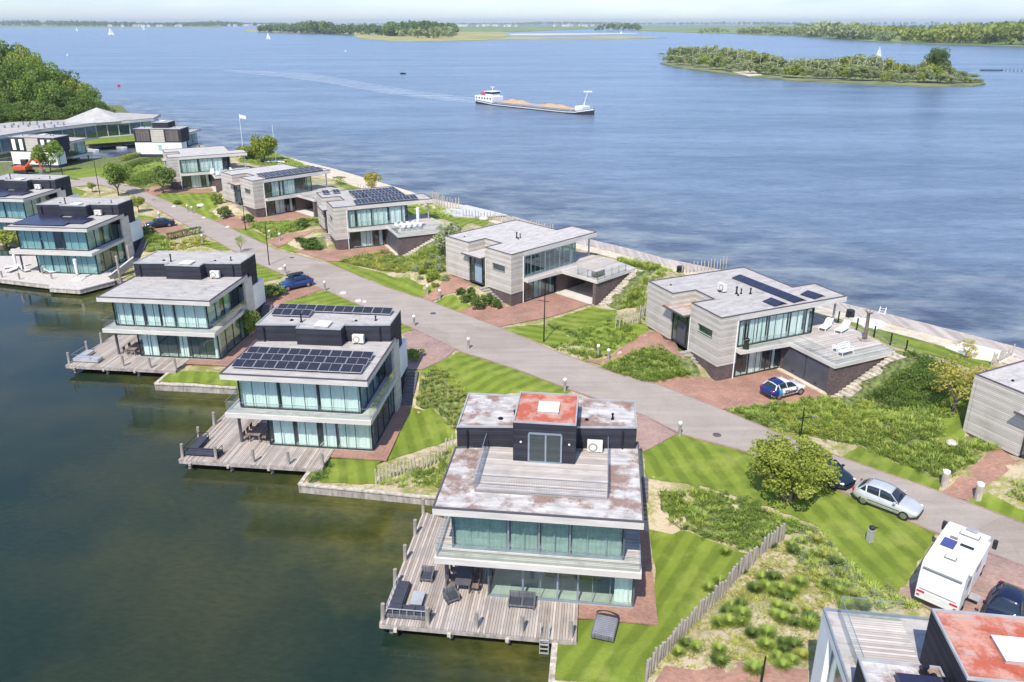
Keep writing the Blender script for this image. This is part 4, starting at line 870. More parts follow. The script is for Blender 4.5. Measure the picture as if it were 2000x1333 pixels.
for x in (.04, .66):
    for y in (.04, 1.06): MB().box(x, x + .05, y, y + .05, 0, .36).build('leg', M['black_metal'], tb)
place(tb, 'C', -1.5, -.65, 1.02)
def dining(px_, label, chairlab, top, rot, grp, w=1.0, l=2.1, nc=3):
    x, y = P(px_[0], px_[1], 1.78); t = thing('dining_table', label, 'table', (x, y, 1.02), rot); MB().box(-w / 2, w / 2, -l / 2, l / 2, .70, .76).build('top', M[top], t)
    for a in (-1, 1):
        for b in (-1, 1): MB().box(a * (w / 2 - .1) - .04, a * (w / 2 - .1) + .04, b * (l / 2 - .15) - .04, b * (l / 2 - .15) + .04, 0, .7).build('leg', M[top], t)
    for a in (-1, 1):
        for i in range(nc):
            cx, cy = a * (w / 2 + .28), (i - (nc - 1) / 2) * l / nc; q = Vector((cx, cy, 0)); q.rotate(Matrix.Rotation(rot, 3, 'Z'))
            if 'ch' not in MODELS:
                c = thing('garden_chair', chairlab, 'chair'); MB().box(-.22, .22, -.22, .22, .42, .46).build('seat', M['wood_brown'], c); MB().box(.2, .23, -.22, .22, .5, .86).build('backrest', M['wood_brown'], c)
                for u in (-.2, .2):
                    for v in (-.2, .2): MB().cyl((u, v, 0), (u, v, .42 if u < 0 else .86), .018, n=6).build('leg', M['black_metal'], c)
                MODELS['ch'] = c
            else: c = copy_tree(MODELS['ch'])
            c.location = (x + q.x, y + q.y, 1.02); c.rotation_euler = (0, 0, rot + (math.pi if a < 0 else 0)); tag(c, chairlab, 'chair', grp)
dining((908, 1120), 'dark dining table under the balcony of the foreground villa', 'slim garden chair drawn up to the dark dining table under the foreground balcony', 'trim', R(-6), 'chairs at the dark foreground dining table')
dining((505, 838), 'brown plank dining table under the balcony of the villa with framed panels', 'garden chair at the brown plank table under the framed-panel villa', 'wood_brown', R(-6), 'chairs at the brown plank table')
dining((264, 676), 'brown dining table under the balcony of the villa without solar panels', 'garden chair around the table at the villa without solar panels', 'wood_brown', R(-6), 'chairs at the table below the bare roof', nc=2)
b = thing('corner_bench', 'dark blue-grey corner bench with rail on the deck of the framed-panel villa', 'bench'); MB().box(0, .8, 0, 2.6, .2, .42).box(.8, 2.9, 0, .75, .2, .42).build('seat', M['cushion'], b)
rl = MB()
for p, q in (((0, 0), (2.9, 0)), ((0, 0), (0, 2.6)), ((2.9, 0), (2.9, .75)), ((0, 2.6), (.8, 2.6))): rl.bar((*p, .78), (*q, .78), .04, .04); rl.bar((*p, 0), (*p, .78), .04, .04); rl.bar((*q, 0), (*q, .78), .04, .04)
rl.build('rail', M['black_metal'], b); place(b, 'B', -3.15, -1.45, 1.02)
b = thing('corner_bench', 'pale grey corner bench with a railing on the deck of the villa without solar panels', 'bench'); MB().box(0, .9, 0, 2.4, .1, .4).box(.9, 2.8, 0, .9, .1, .4).build('seat', M['zinc'], b)
rl = MB()
for p, q in (((0, 0), (2.0, 0)), ((0, 0), (0, 2.6))): rl.bar((*p, .85), (*q, .85), .04, .04); rl.bar((*p, 0), (*p, .85), .04, .04); rl.bar((*q, 0), (*q, .85), .04, .04)
rl.build('rail', M['steel'], b); place(b, 'A', -3.1, -1.2, 1.02)
# day bed on the lawn
db = thing('day_bed', 'black wicker day bed with striped slats lying on the lawn beside the foreground deck', 'day bed')
MB().box(0, 1.35, 0, 1.7, .05, .34).build('base', M['rattan'], db, bevel=.05)
for i in range(11): MB().box(.08, 1.27, .08 + i * .145, .17 + i * .145, .345, .37).build('slat', plain('grey_slats', (.26, .26, .30), .6) if i == 0 else bpy.data.materials['grey_slats'], db)
mb = MB(); rings = []
for j in range(6):
    a = j / 5 * 1.3; rings.append([(.67 + (.69 - .0 * j) * math.cos(th), 1.45 + .42 * math.sin(a) * 1.0, .36 + .5 * math.sin(th) * (1 - a / 2.2)) for th in [math.pi * k / 8 for k in range(9)]])
V = [p for r_ in rings for p in r_]; F = [(j * 9 + i, j * 9 + i + 1, (j + 1) * 9 + i + 1, (j + 1) * 9 + i) for j in range(5) for i in range(8)]
MB().add(V, F).build('hood', M['cushion'], db, smooth=True); p = P(1153, 1247, 1.0); db.location = (*p, 1.0); db.rotation_euler = (0, 0, R(-17))
ld = thing('swim_ladder', 'pale metal swimming ladder hooked over the front edge of the foreground deck', 'ladder')
for x in (0, .5): MB().cyl((x, .5, 0), (x, .35, .7), .03, n=8).cyl((x, .35, .7), (x, -.12, .1), .03, n=8).cyl((x, -.12, .1), (x, -.25, -1.6), .03, n=8).build('rail', M['zinc'], ld)
for i in range(5): MB().bar((0, -.13 - i * .03, -.1 - i * .28), (.5, -.13 - i * .03, -.1 - i * .28), .1, .03).build('rung', M['zinc'], ld)
place(ld, 'C', 6.5, -2.0, 1.02)

# far villa terrace, gangway, parasols
tp = [P(u, v, 1.0) for u, v in [(-40, 540), (95, 556), (95, 562), (155, 566), (224, 548), (206, 510), (150, 500), (-40, 500)]]
dk = thing('deck', 'pale terrace over the water with closed white parasols, at the left edge', 'deck'); MB().prism(tp, .86, .98).build('planking', plain('bleached_boards', (.55, .50, .45), .8, scale=2), dk); MB().prism(inset(tp, .06), .35, .86).build('edge_beam', M['timber_pale'], dk)
for u, v, la in ((153, 546, 'closed white parasol on a broad pale base, at the corner of the far terrace'), (33, 525, 'closed white parasol at the left end of the far terrace')):
    x, y = P(u, v, 1.0); pr = thing('parasol', la, 'parasol', (x, y, .98)); MB().box(-.7, .7, -.7, .7, 0, .14).build('base', M['white_paint'], pr, bevel=.03); MB().cyl((0, 0, .1), (0, 0, 3.0), .05).build('pole', M['zinc'], pr); MB().cyl((0, 0, .8), (0, 0, 2.9), .16, .24, 12).build('folded_canopy', M['white_paint'], pr)
for i, (u, v) in enumerate([(101, 545), (83, 535), (38, 546), (150, 538), (4, 542)]): mpost((*P(u, v, 1.0), .98), 0, 'thin grey post on the far parasol terrace, one of five', .95, 'posts on the far parasol terrace')
a = P(216, 547, .9); c = P(262, 512, 2.6); gw = thing('gangway', 'sloping grey gangway with white edge beside the far parasol terrace', 'gangway')
v = Vector((c[0] - a[0], c[1] - a[1])).normalized(); n = Vector((-v.y, v.x)) * 1.2
MB().add([(*a, .95), (*c, 2.7), (c[0] + n.x, c[1] + n.y, 2.7), (a[0] + n.x, a[1] + n.y, .95), (*a, .5), (*c, 2.2), (c[0] + n.x, c[1] + n.y, 2.2), (a[0] + n.x, a[1] + n.y, .5)], [(0, 1, 2, 3), (7, 6, 5, 4), (0, 4, 5, 1), (1, 5, 6, 2), (2, 6, 7, 3), (3, 7, 4, 0)]).build('walkway', M['timber_pale'], gw)
MB().bar((*a, 1.0), (*c, 2.75), .12, 1.0).build('side_panel', M['grille'], gw); MB().bar((*a, 1.55), (*c, 3.3), .16, .12).build('edge', M['white_paint'], gw)
for (u, v), la in (((236, 552), 'tall grey mooring pile beside the sloping gangway, nearer the terrace'), ((257, 530), 'tall grey mooring pile beside the sloping gangway, nearer the bare-roofed villa')):
    x, y = P(u, v, .5); tag(MB().cyl((0, 0, -2), (0, 0, 4.2), .17, n=12).cyl((0, 0, 4.2), (0, 0, 4.35), .19, .05, 12).build('mooring_pile', M['timber'], loc=(x, y, 0)), la, 'pile')
x, y = P(25, 540, 1.0)
for i, (u, v) in enumerate([(8, 527), (20, 534), (60, 531), (118, 531)]):
    x, y = P(u, v, 1.0); c = thing('sun_lounger', 'white sun lounger on the far parasol terrace', 'lounger', (x, y, .98), R(20 + i * 60), 'white loungers on the far parasol terrace'); MB().box(0, 1.3, 0, .7, .25, .33).build('mattress', M['white_paint'], c); MB().add([(1.3, 0, .3), (1.3, .7, .3), (1.9, .7, .75), (1.9, 0, .75)], [(0, 1, 2, 3)]).build('backrest', M['white_paint'], c); MB().box(.1, 1.8, .05, .65, 0, .2).build('frame', M['grille'], c)

# white garden furniture on the lakeside terraces
def wbench(key, x, y, rz, label, grp=None, scale=1):
    c = thing('white_bench', label, 'bench', group=grp)
    MB().box(0, 1.5, 0, .55, .38, .43).build('seat', M['white_paint'], c); bk = MB().bar((0, .55, .9), (1.5, .55, .9), .05, .06).bar((0, .55, .62), (1.5, .55, .62), .04, .05)
    for i in range(7): bk.bar((.1 + i * .216, .55, .43), (.1 + i * .216, .55, .9), .05, .03)
    bk.build('backrest', M['white_paint'], c)
    for u in (0, 1.44): MB().box(u, u + .06, 0, .06, 0, .65).box(u, u + .06, 0, .55, .62, .67).box(u, u + .06, .5, .56, 0, .9).build('leg', M['white_paint'], c)
    c.location = (*l2w(key, x, y), 6.15); c.rotation_euler = (0, 0, R(POSE[key][2]) + rz); return c
wbench('R5', 9.2, -5.6, R(5), 'ornate white bench nearest the front glass rail of the terrace above the garage'); wbench('R5', 10.9, -4.0, R(185), 'ornate white bench facing its twin across a low table, on the terrace above the garage')
def wlounger(key, x, y, rz, label, grp=None):
    c = thing('sun_lounger', label, 'lounger', group=grp); MB().box(0, 1.35, 0, .68, .30, .36).build('mattress', M['white_paint'], c)
    MB().add([(1.33, 0, .33), (1.33, .68, .33), (1.95, .68, .85), (1.95, 0, .85), (1.33, 0, .27), (1.33, .68, .27), (1.95, .68, .79), (1.95, 0, .79)], [(0, 1, 2, 3), (7, 6, 5, 4), (0, 4, 5, 1), (1, 5, 6, 2), (2, 6, 7, 3), (3, 7, 4, 0)]).build('backrest', M['white_paint'], c)
    for u in (.05, 1.7):
        for w in (0, .62): MB().box(u, u + .06, w, w + .06, 0, .3).build('leg', M['white_paint'], c)
    MB().box(0, 1.8, -.03, .0, .26, .34).box(0, 1.8, .68, .71, .26, .34).build('side_rail', M['white_paint'], c)
    c.location = (*l2w(key, x, y), 6.15); c.rotation_euler = (0, 0, R(POSE[key][2]) + rz); return c
wlounger('R5', 11.6, 1.2, R(30), 'white wooden sun lounger closest to the glass wall, terrace above the garage doors'); wlounger('R5', 12.3, -.4, R(25), 'white wooden sun lounger in the middle of three beside the white column'); wlounger('R5', 13.2, -1.5, R(20), 'white wooden sun lounger nearest the tree-trunk sculpture')
gr = thing('barbecue', 'black covered barbecue at the window end of the terrace with garage doors', 'barbecue', (*l2w('R5', 2.7, -.5), 6.15), R(24)); MB().cyl((0, 0, 0), (0, 0, .7), .3, .22, 10).build('cover', M['plastic'], gr); MB().ball((0, 0, .85), .3, 12, 8, .7).build('lid', M['black_metal'], gr)
tk = thing('tree_trunk_sculpture', 'bare dark tree trunk with twisted top on a square base, terrace above garage doors', 'sculpture', (*l2w('R5', 14.2, -3.4), 6.15)); MB().box(-.45, .45, -.45, .45, 0, .12).build('base', M['timber'], tk)
mb = MB().cyl((0, 0, .1), (.03, 0, 1.0), .22, .16, 9).cyl((.03, 0, 1.0), (0, .02, 2.7), .17, .14, 9); random.seed(3)
for i in range(7): a = i * .9; mb.cyl((0, 0, 2.6), (.5 * math.cos(a), .5 * math.sin(a), 2.85 + random.random() * .25), .06, .02, 6)
mb.build('trunk', M['bark'], tk)
lf = thing('outdoor_sofa', 'grey outdoor sofa by the corner of the glass railing above the open carport', 'sofa', (*l2w('R4', 8.1, -5.9), 6.15), R(43.7)); MB().box(0, 1.5, 0, .8, .1, .4).build('seat', M['zinc'], lf); MB().box(0, 1.5, 0, .12, .1, .75).box(0, .12, 0, .8, .1, .65).build('backrest', M['grille'], lf)
pr = thing('parasol', 'closed white parasol above the long white table on the many-panelled house terrace', 'parasol', (*l2w('R3', 11.4, -3.6), 6.15)); MB().cyl((0, 0, 0), (0, 0, 3.0), .05).build('pole', M['zinc'], pr); MB().cyl((0, 0, .9), (0, 0, 2.9), .2, .26, 12).build('folded_canopy', M['white_paint'], pr); MB().box(-.5, .5, -.5, .5, 0, .1).build('base', M['zinc'], pr)
lt = thing('garden_table', 'long white outdoor table set on the terrace of the many-panelled house', 'table', (*l2w('R3', 8.6, -4.2), 6.15), R(24)); MB().box(0, 3.2, 0, .9, .7, .76).build('top', M['white_paint'], lt)
for u in (.1, 3.0):
    for w in (.08, .76): MB().box(u, u + .08, w, w + .08, 0, .7).build('leg', M['white_paint'], lt)
for i in range(8):
    x, y = 8.5 + (i % 4) * .85, -4.9 if i < 4 else -2.9; c = thing('white_chair', 'white chair along the long white table at the many-panelled house', 'chair', (*l2w('R3', x, y), 6.15), R(24) + (0 if i < 4 else math.pi), 'white chairs at the long white table')
    MB().box(0, .45, 0, .45, .4, .46).build('seat', M['white_paint'], c); MB().box(0, .45, -.04, .02, .46, .9).build('backrest', M['white_paint'], c); MB().box(.02, .43, .02, .43, 0, .39).build('legs', M['zinc'], c)
for i in range(6):
    x, y = 7.9 + (i % 3) * 1.5, -5.5 + (i // 3) * 2.4; c = thing('white_chair', 'white shell chair on the terrace beside the willow house', 'chair', (*l2w('R1', x, y), 6.15), i * 1.1, 'white shell chairs on the farthest terrace'); MB().box(0, .7, 0, .7, .1, .42).build('seat', M['white_paint'], c, bevel=.05); MB().box(0, .7, -.12, .02, .2, 1.0).build('backrest', M['white_paint'], c)

# ------------------------------------------------------------------ post fences
def fence(pts, n, hgt, label, mat='timber_pale', r=.075, lean=3, ground=True, gap=0):
    f = thing('post_fence', label, 'fence'); L = [math.dist(a, b) for a, b in zip(pts, pts[1:])]; tot = sum(L); me = None
    for i in range(n):
        s = tot * i / (n - 1) if n > 1 else 0; j = 0
        while j < len(L) - 1 and s > L[j]: s -= L[j]; j += 1
        a, b = pts[j], pts[j + 1]; x = a[0] + (b[0] - a[0]) * s / L[j]; y = a[1] + (b[1] - a[1]) * s / L[j]
        if me is None: o = MB().cyl((0, 0, -.3), (0, 0, 1), r, r * .85, 8).build('post', M[mat], f); me = o
        else: o = me.copy(); COL.objects.link(o)
        o.location = (x, y, h(x, y)); o.scale = (1, 1, hgt * random.uniform(.82, 1.12)); o.rotation_euler = (R(random.uniform(-lean, lean)), R(random.uniform(-lean, lean)), random.random() * 6)
    return f
fence(px([(735, 946), (800, 922), (885, 874)]), 22, 1.2, 'row of separate pale chestnut posts above the quay between the two nearest villas')
fence(px([(1262, 1330), (1330, 1245), (1440, 1128), (1528, 1056)]), 46, 1.25, 'long close-set row of grey posts climbing beside the lower foreground lawn', 'timber', .10)
fence(px([(1202, 642), (1225, 638), (1247, 628), (1262, 612)]), 14, 1.5, 'short pale picket screen beside the striped lawn in front of the garage-door house', r=.06)
fence([P(*q, 2.1) for q in [(1332, 535), (1380, 530), (1418, 522)]], 14, 1.6, 'pale post screen on the shore behind the house with garage doors', r=.07)
fence([P(*q, 2.1) for q in [(905, 425), (960, 430), (1040, 447), (1080, 455)]], 34, 1.4, 'close-set pale fence along the beach behind the open-carport house', r=.09)
fence([P(*q, 2.1) for q in [(842, 398), (870, 408), (896, 412)]], 14, 2.4, 'tall pale post screen at the shore end of the many-panelled house', r=.1)
fence([P(*q, 2.1) for q in [(700, 372), (735, 378)]], 8, 1.4, 'few pale posts beside the small beach tree', r=.08)
fence([P(*q, 2.3) for q in [(1936, 712), (1955, 704), (1975, 694)]], 10, 1.4, 'short pale fence on the boardwalk at the right edge of the photo', r=.07)
ff = thing('glass_fence', 'low glass fence with dark posts round the lake side of the garage-door terrace', 'fence')
fp = [l2w('R5', *q) for q in [(13.4, 2.8), (14.9, 4.0), (16.0, 1.6), (16.2, -.6), (16.1, -2.8), (16.0, -4.8), (15.9, -6.6)]]
for a, b in zip(fp, fp[1:]): MB().prism([a, b, (b[0] + .02, b[1] + .02), (a[0] + .02, a[1] + .02)], 6.0, 6.9).build('pane', M['glass_rail'], ff)
for a in fp: MB().box(a[0] - .05, a[0] + .05, a[1] - .05, a[1] + .05, 5.6, 7.05).build('post', M['black_metal'], ff)

# ------------------------------------------------------------------ lamps and small street furniture
def blamp(u, v, label, s=1.0, zz=None):
    x, y, z = G(u, v)
    if 'bl' not in MODELS:
        o = thing('bollard_lamp', '', 'lamp'); MB().cyl((0, 0, -.1), (0, 0, .95), .13, .12, 14).build('post', M['timber'], o); MB().cyl((0, 0, .95), (0, 0, 1.02), .15, .15, 14).build('collar', M['zinc'], o); MB().ball((0, 0, 1.17), .17, 14, 10).build('globe', M['globe'], o, smooth=True); MODELS['bl'] = o
    else: o = copy_tree(MODELS['bl'])
    o.location = (x, y, z); o.scale = (s, s, s); tag(o, label, 'lamp', 'globe bollard lamps along the road')
for u, v, l in [(915, 683, 'globe lamp at the upper corner of the striped lawn behind the framed-panel villa'), (1103, 765, 'globe lamp at the road end of the striped lawn, behind the foreground villa'), (1327, 852, 'globe lamp at the top corner of the large lawn right of the foreground villa'),
    (1168, 697, 'left globe lamp of the pair flanking the path to the garage-door house'), (1188, 706, 'right globe lamp of the pair flanking the path to the garage-door house'), (835, 577, 'left globe lamp of the pair at the path to the blue-grey door'), (859, 586, 'right globe lamp of the pair at the path to the blue-grey door'),
    (558, 536, 'globe lamp between the bare-roofed villa and the car with the roof box'), (635, 569, 'globe lamp on the lawn corner just right of the car with the roof box'), (809, 638, 'globe lamp beside the black upper storey of the framed-panel villa'), (547, 472, 'globe lamp at the path below the many-panelled house'),
    (527, 466, 'globe lamp close to the tall lamp pole below the many-panelled house'), (396, 475, 'globe lamp at the hedge end above the bare-roofed villa'), (312, 430, 'globe lamp directly behind the parked dark saloon'), (367, 415, 'left globe lamp of the two beside the round white stone'), (376, 418, 'right globe lamp of the two beside the round white stone')]: blamp(u, v, l)
def drum(u, v, label):
    x, y, z = G(u, v)
    if 'dr' not in MODELS:
        o = thing('drum_bollard', '', 'bollard'); MB().cyl((0, 0, -.2), (0, 0, 1.15), .24, n=18).build('post', M['timber_pale'], o, smooth=False); MB().cyl((0, 0, 1.15), (0, 0, 1.3), .245, n=18).build('cap', M['globe'], o); MODELS['dr'] = o
    else: o = copy_tree(MODELS['dr'])
    o.location = (x, y, z); tag(o, label, 'bollard', 'thick white-capped bollards')
drum(1843, 951, 'thick white-capped bollard left of the brick path near the right edge'); drum(1909, 976, 'thick white-capped bollard right of the brick path near the right edge')
def street(u, v, hh, label, arm=True, rz=0):
    x, y, z = G(u, v); o = thing('street_lamp', label, 'street lamp', (x, y, z), rz); MB().cyl((0, 0, -.2), (.05, 0, hh), .075, .045, 8).build('pole', M['black_metal'], o)
    if arm: MB().bar((-.9, 0, hh - .75), (.45, 0, hh - .95), .07, .05).build('arm', M['black_metal'], o); MB().box(-1.0, -.6, -.08, .08, hh - .78, hh - .70).build('lamp_head', M['grille'], o)
street(1062, 669, 5.4, 'black lamp pole with crossarm on the striped lawn edge, centre of the photo'); street(526, 519, 6.0, 'tall black lamp pole left of the brick path to the many-panelled house', False); street(480, 451, 5.2, 'black leaning lamp pole by the blue-panelled house'); street(195, 380, 6.5, 'black lamp pole beside the leafy street tree near the excavator', False)
street(1562, 868, 3.2, 'black lamp pole with crossarm rising behind the big round shrub tree', True, R(180)); street(1484, 1350, 2.2, 'black post at the bottom edge beside the tussock bed', False); street(123, 345, 4.2, 'short dark pole near the excavator and white villa', False)
def litter(u, v):
    x, y, z = G(u, v); o = thing('litter_bin', 'white litter bin with a black bag, alone on the large lawn', 'bin', (x, y, z), R(20)); MB().box(-.17, .17, -.17, .17, 0, .9).build('body', M['zinc'], o, bevel=.03); mb = MB(); mb.ball((.03, 0, 1.05), .2, 10, 6, .7); mb.cyl((.05, 0, 1.05), (.42, -.1, 1.0), .09, .03, 7); mb.build('bag', M['plastic'], o)
litter(1698, 1058)
for u, v in ((570, 505), (722, 616), (846, 614), (1400, 852), (300, 392)):
    x, y, z = G(u, v, .1); tag(MB().cyl((0, 0, -.02), (0, 0, .012), .34, n=18).build('manhole_cover', M['trim'], loc=(x, y, z)), {570: 'dark manhole cover in the road near the car with the roof box', 722: 'dark manhole cover in the road behind the framed-panel villa', 846: 'dark manhole cover in the road below the blue-grey door house', 1400: 'dark manhole cover in the road above the large foreground lawn', 300: 'dark manhole cover in the far stretch of the road'}[u], 'manhole cover')
def boulder(u, v, r, label, sz=.6):
    x, y, z = G(u, v); mb = MB().ball((0, 0, r * sz * .5), r, 10, 7, sz); mb.v = [(a * (1 + .12 * math.sin(7 * a + 3 * b)), b * (1 + .12 * math.cos(5 * b + c)), c) for a, b, c in mb.v]; tag(mb.build('boulder', M['stone'], smooth=True, loc=(x, y, z)), label, 'boulder')
for u, v, r_, l in [(393, 404, .75, 'round white stone disc on the lawn of the blue-panelled house'), (319, 346 + 1, .4, 'small pale stone at the kerb below the street tree'), (340, 405, .45, 'pale stone on the lawn edge below the small round tree'), (398, 427, .4, 'pale stone at the tip of the small lawn beside the driveway'), (445, 445, .4, 'pale stone at the upper corner of the lawn below the blue-panelled house'),
    (671, 575, .5, 'pale stone on the striped lawn right of the car with the roof box'), (700, 590, .45, 'pale stone near the road on the lawn above the framed-panel villa'), (712, 591, .35, 'smallest pale stone beside the road on the lawn above the framed-panel villa'), (945, 430, .9, 'large pale boulder on the grass behind the open-carport house'),
    (1858, 868, .9, 'flat pale stone at the foot of the pale-boarded house by the right edge'), (548, 527, .4, 'pale stone beside the globe lamp near the car with the roof box')]: boulder(u, v, r_ * (.5 if u > 1800 else 1), l, 1.6 if 'upright' in l else .5)
def cyl_basket(u, v, label): x, y = P(u, v, 2.2); tag(MB().cyl((0, 0, 0), (0, 0, .8), .5, .45, 14).build('fire_basket', M['black_metal'], loc=(x, y, 2.16)), label, 'fire basket')
cyl_basket(1328, 531, 'black round basket on the boardwalk beside the pale post screen'); cyl_basket(1660, 618, 'black round basket on the shore slabs by the tree-trunk sculpture')
lp = thing('jetty_ladder', 'white double ladder rail standing at the boardwalk edge on the lake', 'ladder', (*P(1723, 616, 2.1), 2.1), R(-40)); lp.scale = (.8, .8, .8)
for x in (-.4, .4): MB().cyl((x, 0, -1), (x, 0, 1.3), .04, n=8).cyl((x, 0, 1.3), (x, -.8, .3), .04, n=8).build('rail', M['white_paint'], lp)
for i in range(3): MB().bar((-.4, -.2 - .25 * i, 1.1 - .3 * i), (.4, -.2 - .25 * i, 1.1 - .3 * i), .05, .04).build('rung', M['white_paint'], lp)
for nm, u, v, hh, l in (('flagpole', 475, 293, 9.5, 'white flagpole flying a pale flag behind the willow house'), ('mast', 539, 316, 9.0, 'bare thin white mast of a beached catamaran beside the willow')):
    x, y = P(u, v, 2.2); o = thing(nm, l, nm, (x, y, 2.0)); MB().cyl((0, 0, 0), (0, 0, hh), .09, .05, 8).build('pole', M['white_paint'], o)
    if nm == 'flagpole': MB().add([(0, 0, hh - .1), (.9, .1, hh - .4), (1.7, -.05, hh - .5), (1.7, -.05, hh - 1.3), (.9, .1, hh - 1.2), (0, 0, hh - 1.1)], [(0, 1, 4, 5), (1, 2, 3, 4)]).build('flag', M['white_paint'], o)
    else:
        for s_ in (-1, 1): MB().loft([[(-2.4 + i * 1.2 , s_ * 1.1 + .22 * math.cos(a) * (1 - abs(i - 2) / 2.4), .3 + .22 * math.sin(a)) for a in [k * math.pi / 4 for k in range(8)]] for i in range(5)]).build('hull', M['white_paint'], o)
        MB().box(-.8, .9, -1.1, 1.1, .5, .56).build('trampoline', plain('blue_cover', (.1, .25, .5), .7), o)

# ------------------------------------------------------------------ cars
def carbody(L, W, Hh, hatch=True):
    S = [(0, .50, .60, .60, .26), (.025, .40, .66, .72, .22), (.09, .26, .74, .84, .2), (.17, .22, .84, .89, .2), (.30, .20, .93, .90, .2), (.40, .20, .95, .90, .2), (.55, .20, .96, .905, .2), (.72, .20, .97, .905, .2), (.84, .22, .98, .90, .2), (.93, .28, .96, .86, .22), (.985, .40, .84, .76, .26), (1, .48, .70, .66, .3)]
    if not hatch: S = [q if q[0] < .8 else (q[0], q[1], q[2] * .96, q[3], q[4]) for q in S]
    rings = []
    for t, zb, zt, w, _ in S:
        w *= W / 1.8; zt *= Hh / 1.48; x = L / 2 - t * L
        rings.append([(x, -w * .86, zb), (x, -w, zb + .12), (x, -w * 1.0, (zb + zt) / 2 + .02), (x, -w * .95, zt - .05), (x, -w * .80, zt + .012), (x, -w * .4, zt + .03), (x, 0, zt + .035), (x, w * .4, zt + .03), (x, w * .80, zt + .012), (x, w * .95, zt - .05), (x, w, (zb + zt) / 2 + .02), (x, w, zb + .12), (x, w * .86, zb)])
    return MB().loft(rings)
def car(label, rear, front, side, paint, L=4.2, W=1.78, Hh=1.48, z=3.19, hatch=True, roof=None, name='parked_car', centre=None, heading=None, wb=None):
    if centre is None:
        r_ = Vector(P(*rear, z)); f_ = Vector(P(*front, z)); d = (f_ - r_).normalized(); n = Vector((-d.y, d.x)) * side; c = (r_ + f_) / 2 + n * (W / 2 - .08); ang = math.atan2(d.y, d.x)
    else: c = Vector(centre); ang = heading
    o = thing(name, label, 'car', (c.x, c.y, z), ang)
    body = carbody(L, W, Hh, hatch).build('body', paint, o, smooth=True)
    k = Hh / 1.48; wk = W / 1.8
    st = [(.285, .925, .78, .93), (.34, .76, .70, 1.10), (.43, .68, .60, 1.36), (.50, .66, .58, 1.435), (.62, .66, .58, 1.455), (.75, .66, .57, 1.42), (.84, .68, .56, 1.30), (.925, .76, .60, 1.02), (.945, .78, .66, .93)] if hatch else [(.285, .925, .78, .93), (.35, .76, .70, 1.12), (.44, .68, .60, 1.36), (.52, .66, .58, 1.42), (.62, .66, .57, 1.42), (.70, .66, .56, 1.34), (.80, .70, .58, 1.08), (.85, .78, .66, .94)]
    gr, rf = [], []
    for t, _, w, zt in st:
        x = L / 2 - t * L; zt *= k; w *= wk; wb_ = .83 * wk; zb = .93 * k
        gr.append([(x, -wb_ + .02 * (zt < 1), zb - .06), (x, -(w + (wb_ - w) * .25), zb + (zt - zb) * .7), (x, -w, zt - .02), (x, -w * .5, zt + .0), (x, 0, zt + .01), (x, w * .5, zt), (x, w, zt - .02), (x, (w + (wb_ - w) * .25), zb + (zt - zb) * .7), (x, wb_ - .02 * (zt < 1), zb - .06)])
        if zt > 1.27 * k: rf.append([(x, -w * 1.03, zt - .05), (x, -w * 1.0, zt + .0), (x, -w * .5, zt + .022), (x, 0, zt + .032), (x, w * .5, zt + .022), (x, w * 1.0, zt + .0), (x, w * 1.03, zt - .05)])
    MB().loft(gr).build('windows', M['carglass'], o, smooth=True); MB().loft(rf).build('roof', roof or paint, o, smooth=True)
    pil = MB()
    for s_ in (-1, 1):
        for t0, z0_, w0, t1, z1_, w1, ww in [(.30, .95, .80, .435, 1.38, .61, .07), (.58, .95, .845, .60, 1.42, .62, .07), (.78 if hatch else .73, .95, .85, .80 if hatch else .70, 1.36 if hatch else 1.32, .60, .10), (.91 if hatch else .83, .96, .80, .83 if hatch else .72, 1.30, .58, .12)]:
            MB().bar((L / 2 - t0 * L, s_ * w0 * wk, z0_ * k), (L / 2 - t1 * L, s_ * w1 * wk, z1_ * k), ww * .75, .05).build('pillar', roof or paint, o)
    for tx in (.19, .80):
        for s_ in (-1, 1):
            x = L / 2 - tx * L; wh = MB().cyl((x, s_ * (W / 2 - .21), .31), (x, s_ * (W / 2 - .0), .31), .32, n=20).build('wheel', M['tyre'], o)
            MB().cyl((x, s_ * (W / 2 - .02), .31), (x, s_ * (W / 2 + .012), .31), .21, n=14).build('rim', M['rim'], wh)
    for s_ in (-1, 1):
        MB().ball((L / 2 - .20, s_ * .62 * wk, .66 * k), .12, 10, 6, .6).build('headlight', M['lamp_lens'], o); MB().box(-L / 2 + .02, -L / 2 + .16, s_ * .70 * wk - .1, s_ * .70 * wk + .1, .74 * k, .92 * k).build('tail_light', M['red_light'], o, bevel=.03)
        MB().box(L / 2 - .34 * L - .08, L / 2 - .34 * L + .1, s_ * (W / 2 + .09) - .09, s_ * (W / 2 + .09) + .09, .96 * k, 1.08 * k).build('wing_mirror', roof or paint, o, bevel=.03)
    MB().box(-L / 2 - .012, -L / 2 + .02, -.26, .26, .50, .61).build('number_plate', M['white_paint'], o)
    MB().box(L / 2 - .05, L / 2 + .012, -.5, .5, .34, .50).build('grille', M['plastic'], o)
    for s_ in (-1, 1):
        MB().bar((L * .24, s_ * (W / 2 + .004), .52 * k), (-L * .24, s_ * (W / 2 + .006), .52 * k), .02, .05).build('side_trim', M['plastic'], o)
        for dx in (.16, -.06, -.25): MB().bar((L * dx, s_ * (W / 2 + .002), .34), (L * dx - .03, s_ * (W / 2 - .035), .90 * k), .012, .012).build('door_gap', M['plastic'], o)
    return o
silver = carpaint('silver_paint', (.60, .61, .61), .25, .3); blue = carpaint('blue_paint', (.02, .065, .24)); navy = carpaint('navy_paint', (.012, .018, .04)); teal = carpaint('dark_teal_paint', (.01, .03, .045)); wht = carpaint('white_car_paint', (.80, .80, .80), .0)
